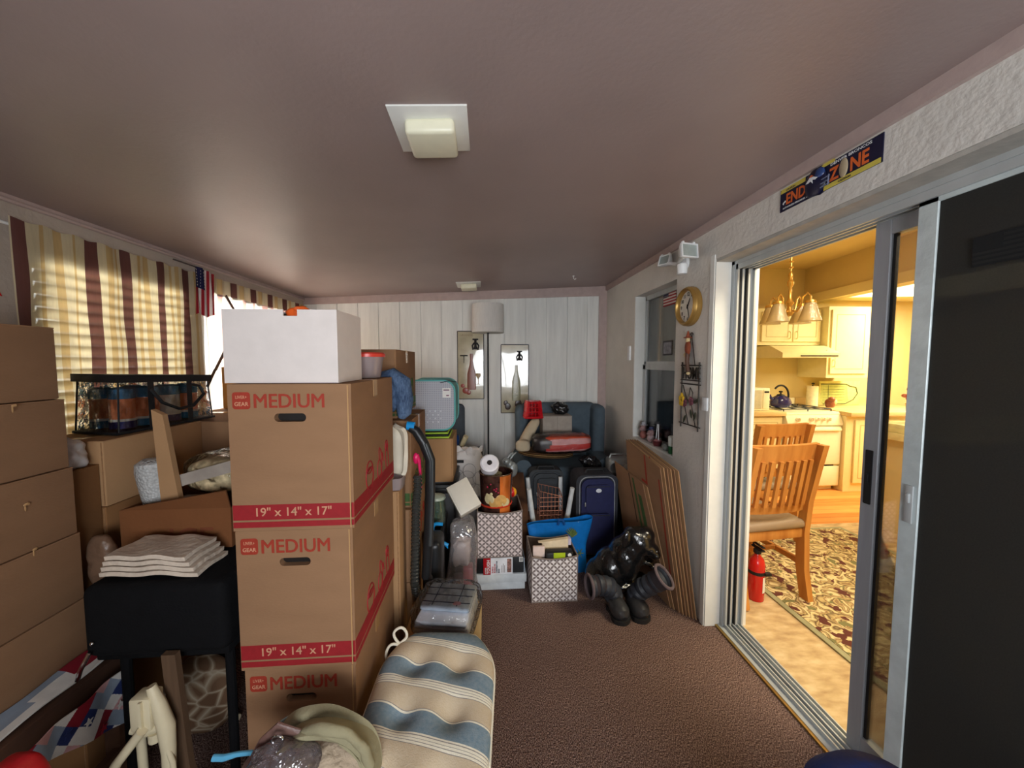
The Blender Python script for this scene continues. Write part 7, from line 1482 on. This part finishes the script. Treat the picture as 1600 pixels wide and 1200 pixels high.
b = MB().tube(soft([atY(470, 1148, YG-.03), atY(500, 1134, YG-.06), atY(540, 1144, YG-.06), atY(568, 1168, YG-.05), atY(578, 1195, YG-.04)]), .013, 14); b.v = [v+V(1, .5, 1)*.006*noise.noise(v*25) for v in b.v]; part('hem_roll', b, M_ol, T)
b = MB().blob(atY(505, 1190, YG-.01), (.125, .09, .062), 2.3, .018, 14, 8); solo('fleece_garment', b, M_fur, 'oatmeal fleece garment under the olive one in the foreground heap', 'garment')
b = MB().tube([atY(395, 1192, YG-.04), atY(415, 1160, YG-.04), atY(437, 1138, YG-.04), atY(468, 1146, YG-.04)], [.014, .018, .018, .012], 12); b.v = [V(v.x, YG-.04+(v.y-YG+.04)*.5, v.z) for v in b.v]; b.blob(atY(410, 1196, YG-.03), (.05, .04, .03), 2, .01, 20, 2); solo('brown_sleeve', b, mat('plum_brown_satin', (112, 84, 76), rough=.4, bump=.3), 'plum brown satin strip across the front moving box, in the garment heap', 'garment')
solo('chrome_ring', MB().tube([atY(433, 1156, YG-.07)+V(.014*math.cos(R(a)), 0, .010*math.sin(R(a))) for a in range(0, 360, 24)], .0028, 8, True), M_chr, 'small chrome ring on the plum brown strip', 'ring')
b = MB().sheet(lambda u, v: atY(438+32*u, 1126-16*u+10*v, YG+.03)+V(0, .004*math.sin(u*5), 0), 8, 3, .006); solo('pale_blue_edge', b, mat('pale_blue_satin', (158, 196, 204), rough=.4), 'pale blue cloth edge showing left of the olive garment', 'cloth')
b = MB().blob(atY(440, 1196, YG-.08), (.085, .05, .050), 2.2, .022, 18, 12, 44, 24); solo('clear_garment_bag', b, glassy('smoky_crinkled_film', tint=(.86, .84, .86), refl=.3, rough=.08, milk=.25, milkcol=(.6, .56, .58), bump=1.0, bscale=22), 'crumpled smoky clear plastic at the front of the garment heap', 'plastic')
b = MB().tube([atY(333, 1184, YG-.02), atY(350, 1184, YG-.02), atY(372, 1178, YG-.02), atY(392, 1176, YG-.02), atY(405, 1186, YG-.02)], [.008, .008, .006, .006, .006], 10); solo('blue_hanger_arm', b, mat('sky_blue_plastic', (96, 176, 214), rough=.3, bump=0), 'sky blue plastic hanger arm sticking out left of the garment heap', 'hanger')
# blue seat near the door
b = MB().lathe([(.0, .0), (.17, .0), (.185, .03), (.190, .36), (.185, .56), (.165, .625), (.12, .662), (.06, .676), (0, .680)], (.765, .625, 0), 40, 'z', .76, .6); solo('blue_hamper', b, mat('royal_blue_fabric', (24, 52, 120), rough=.7, bump=.2, bscale=90), 'deep blue rounded fabric top at the bottom edge near the door', 'hamper')
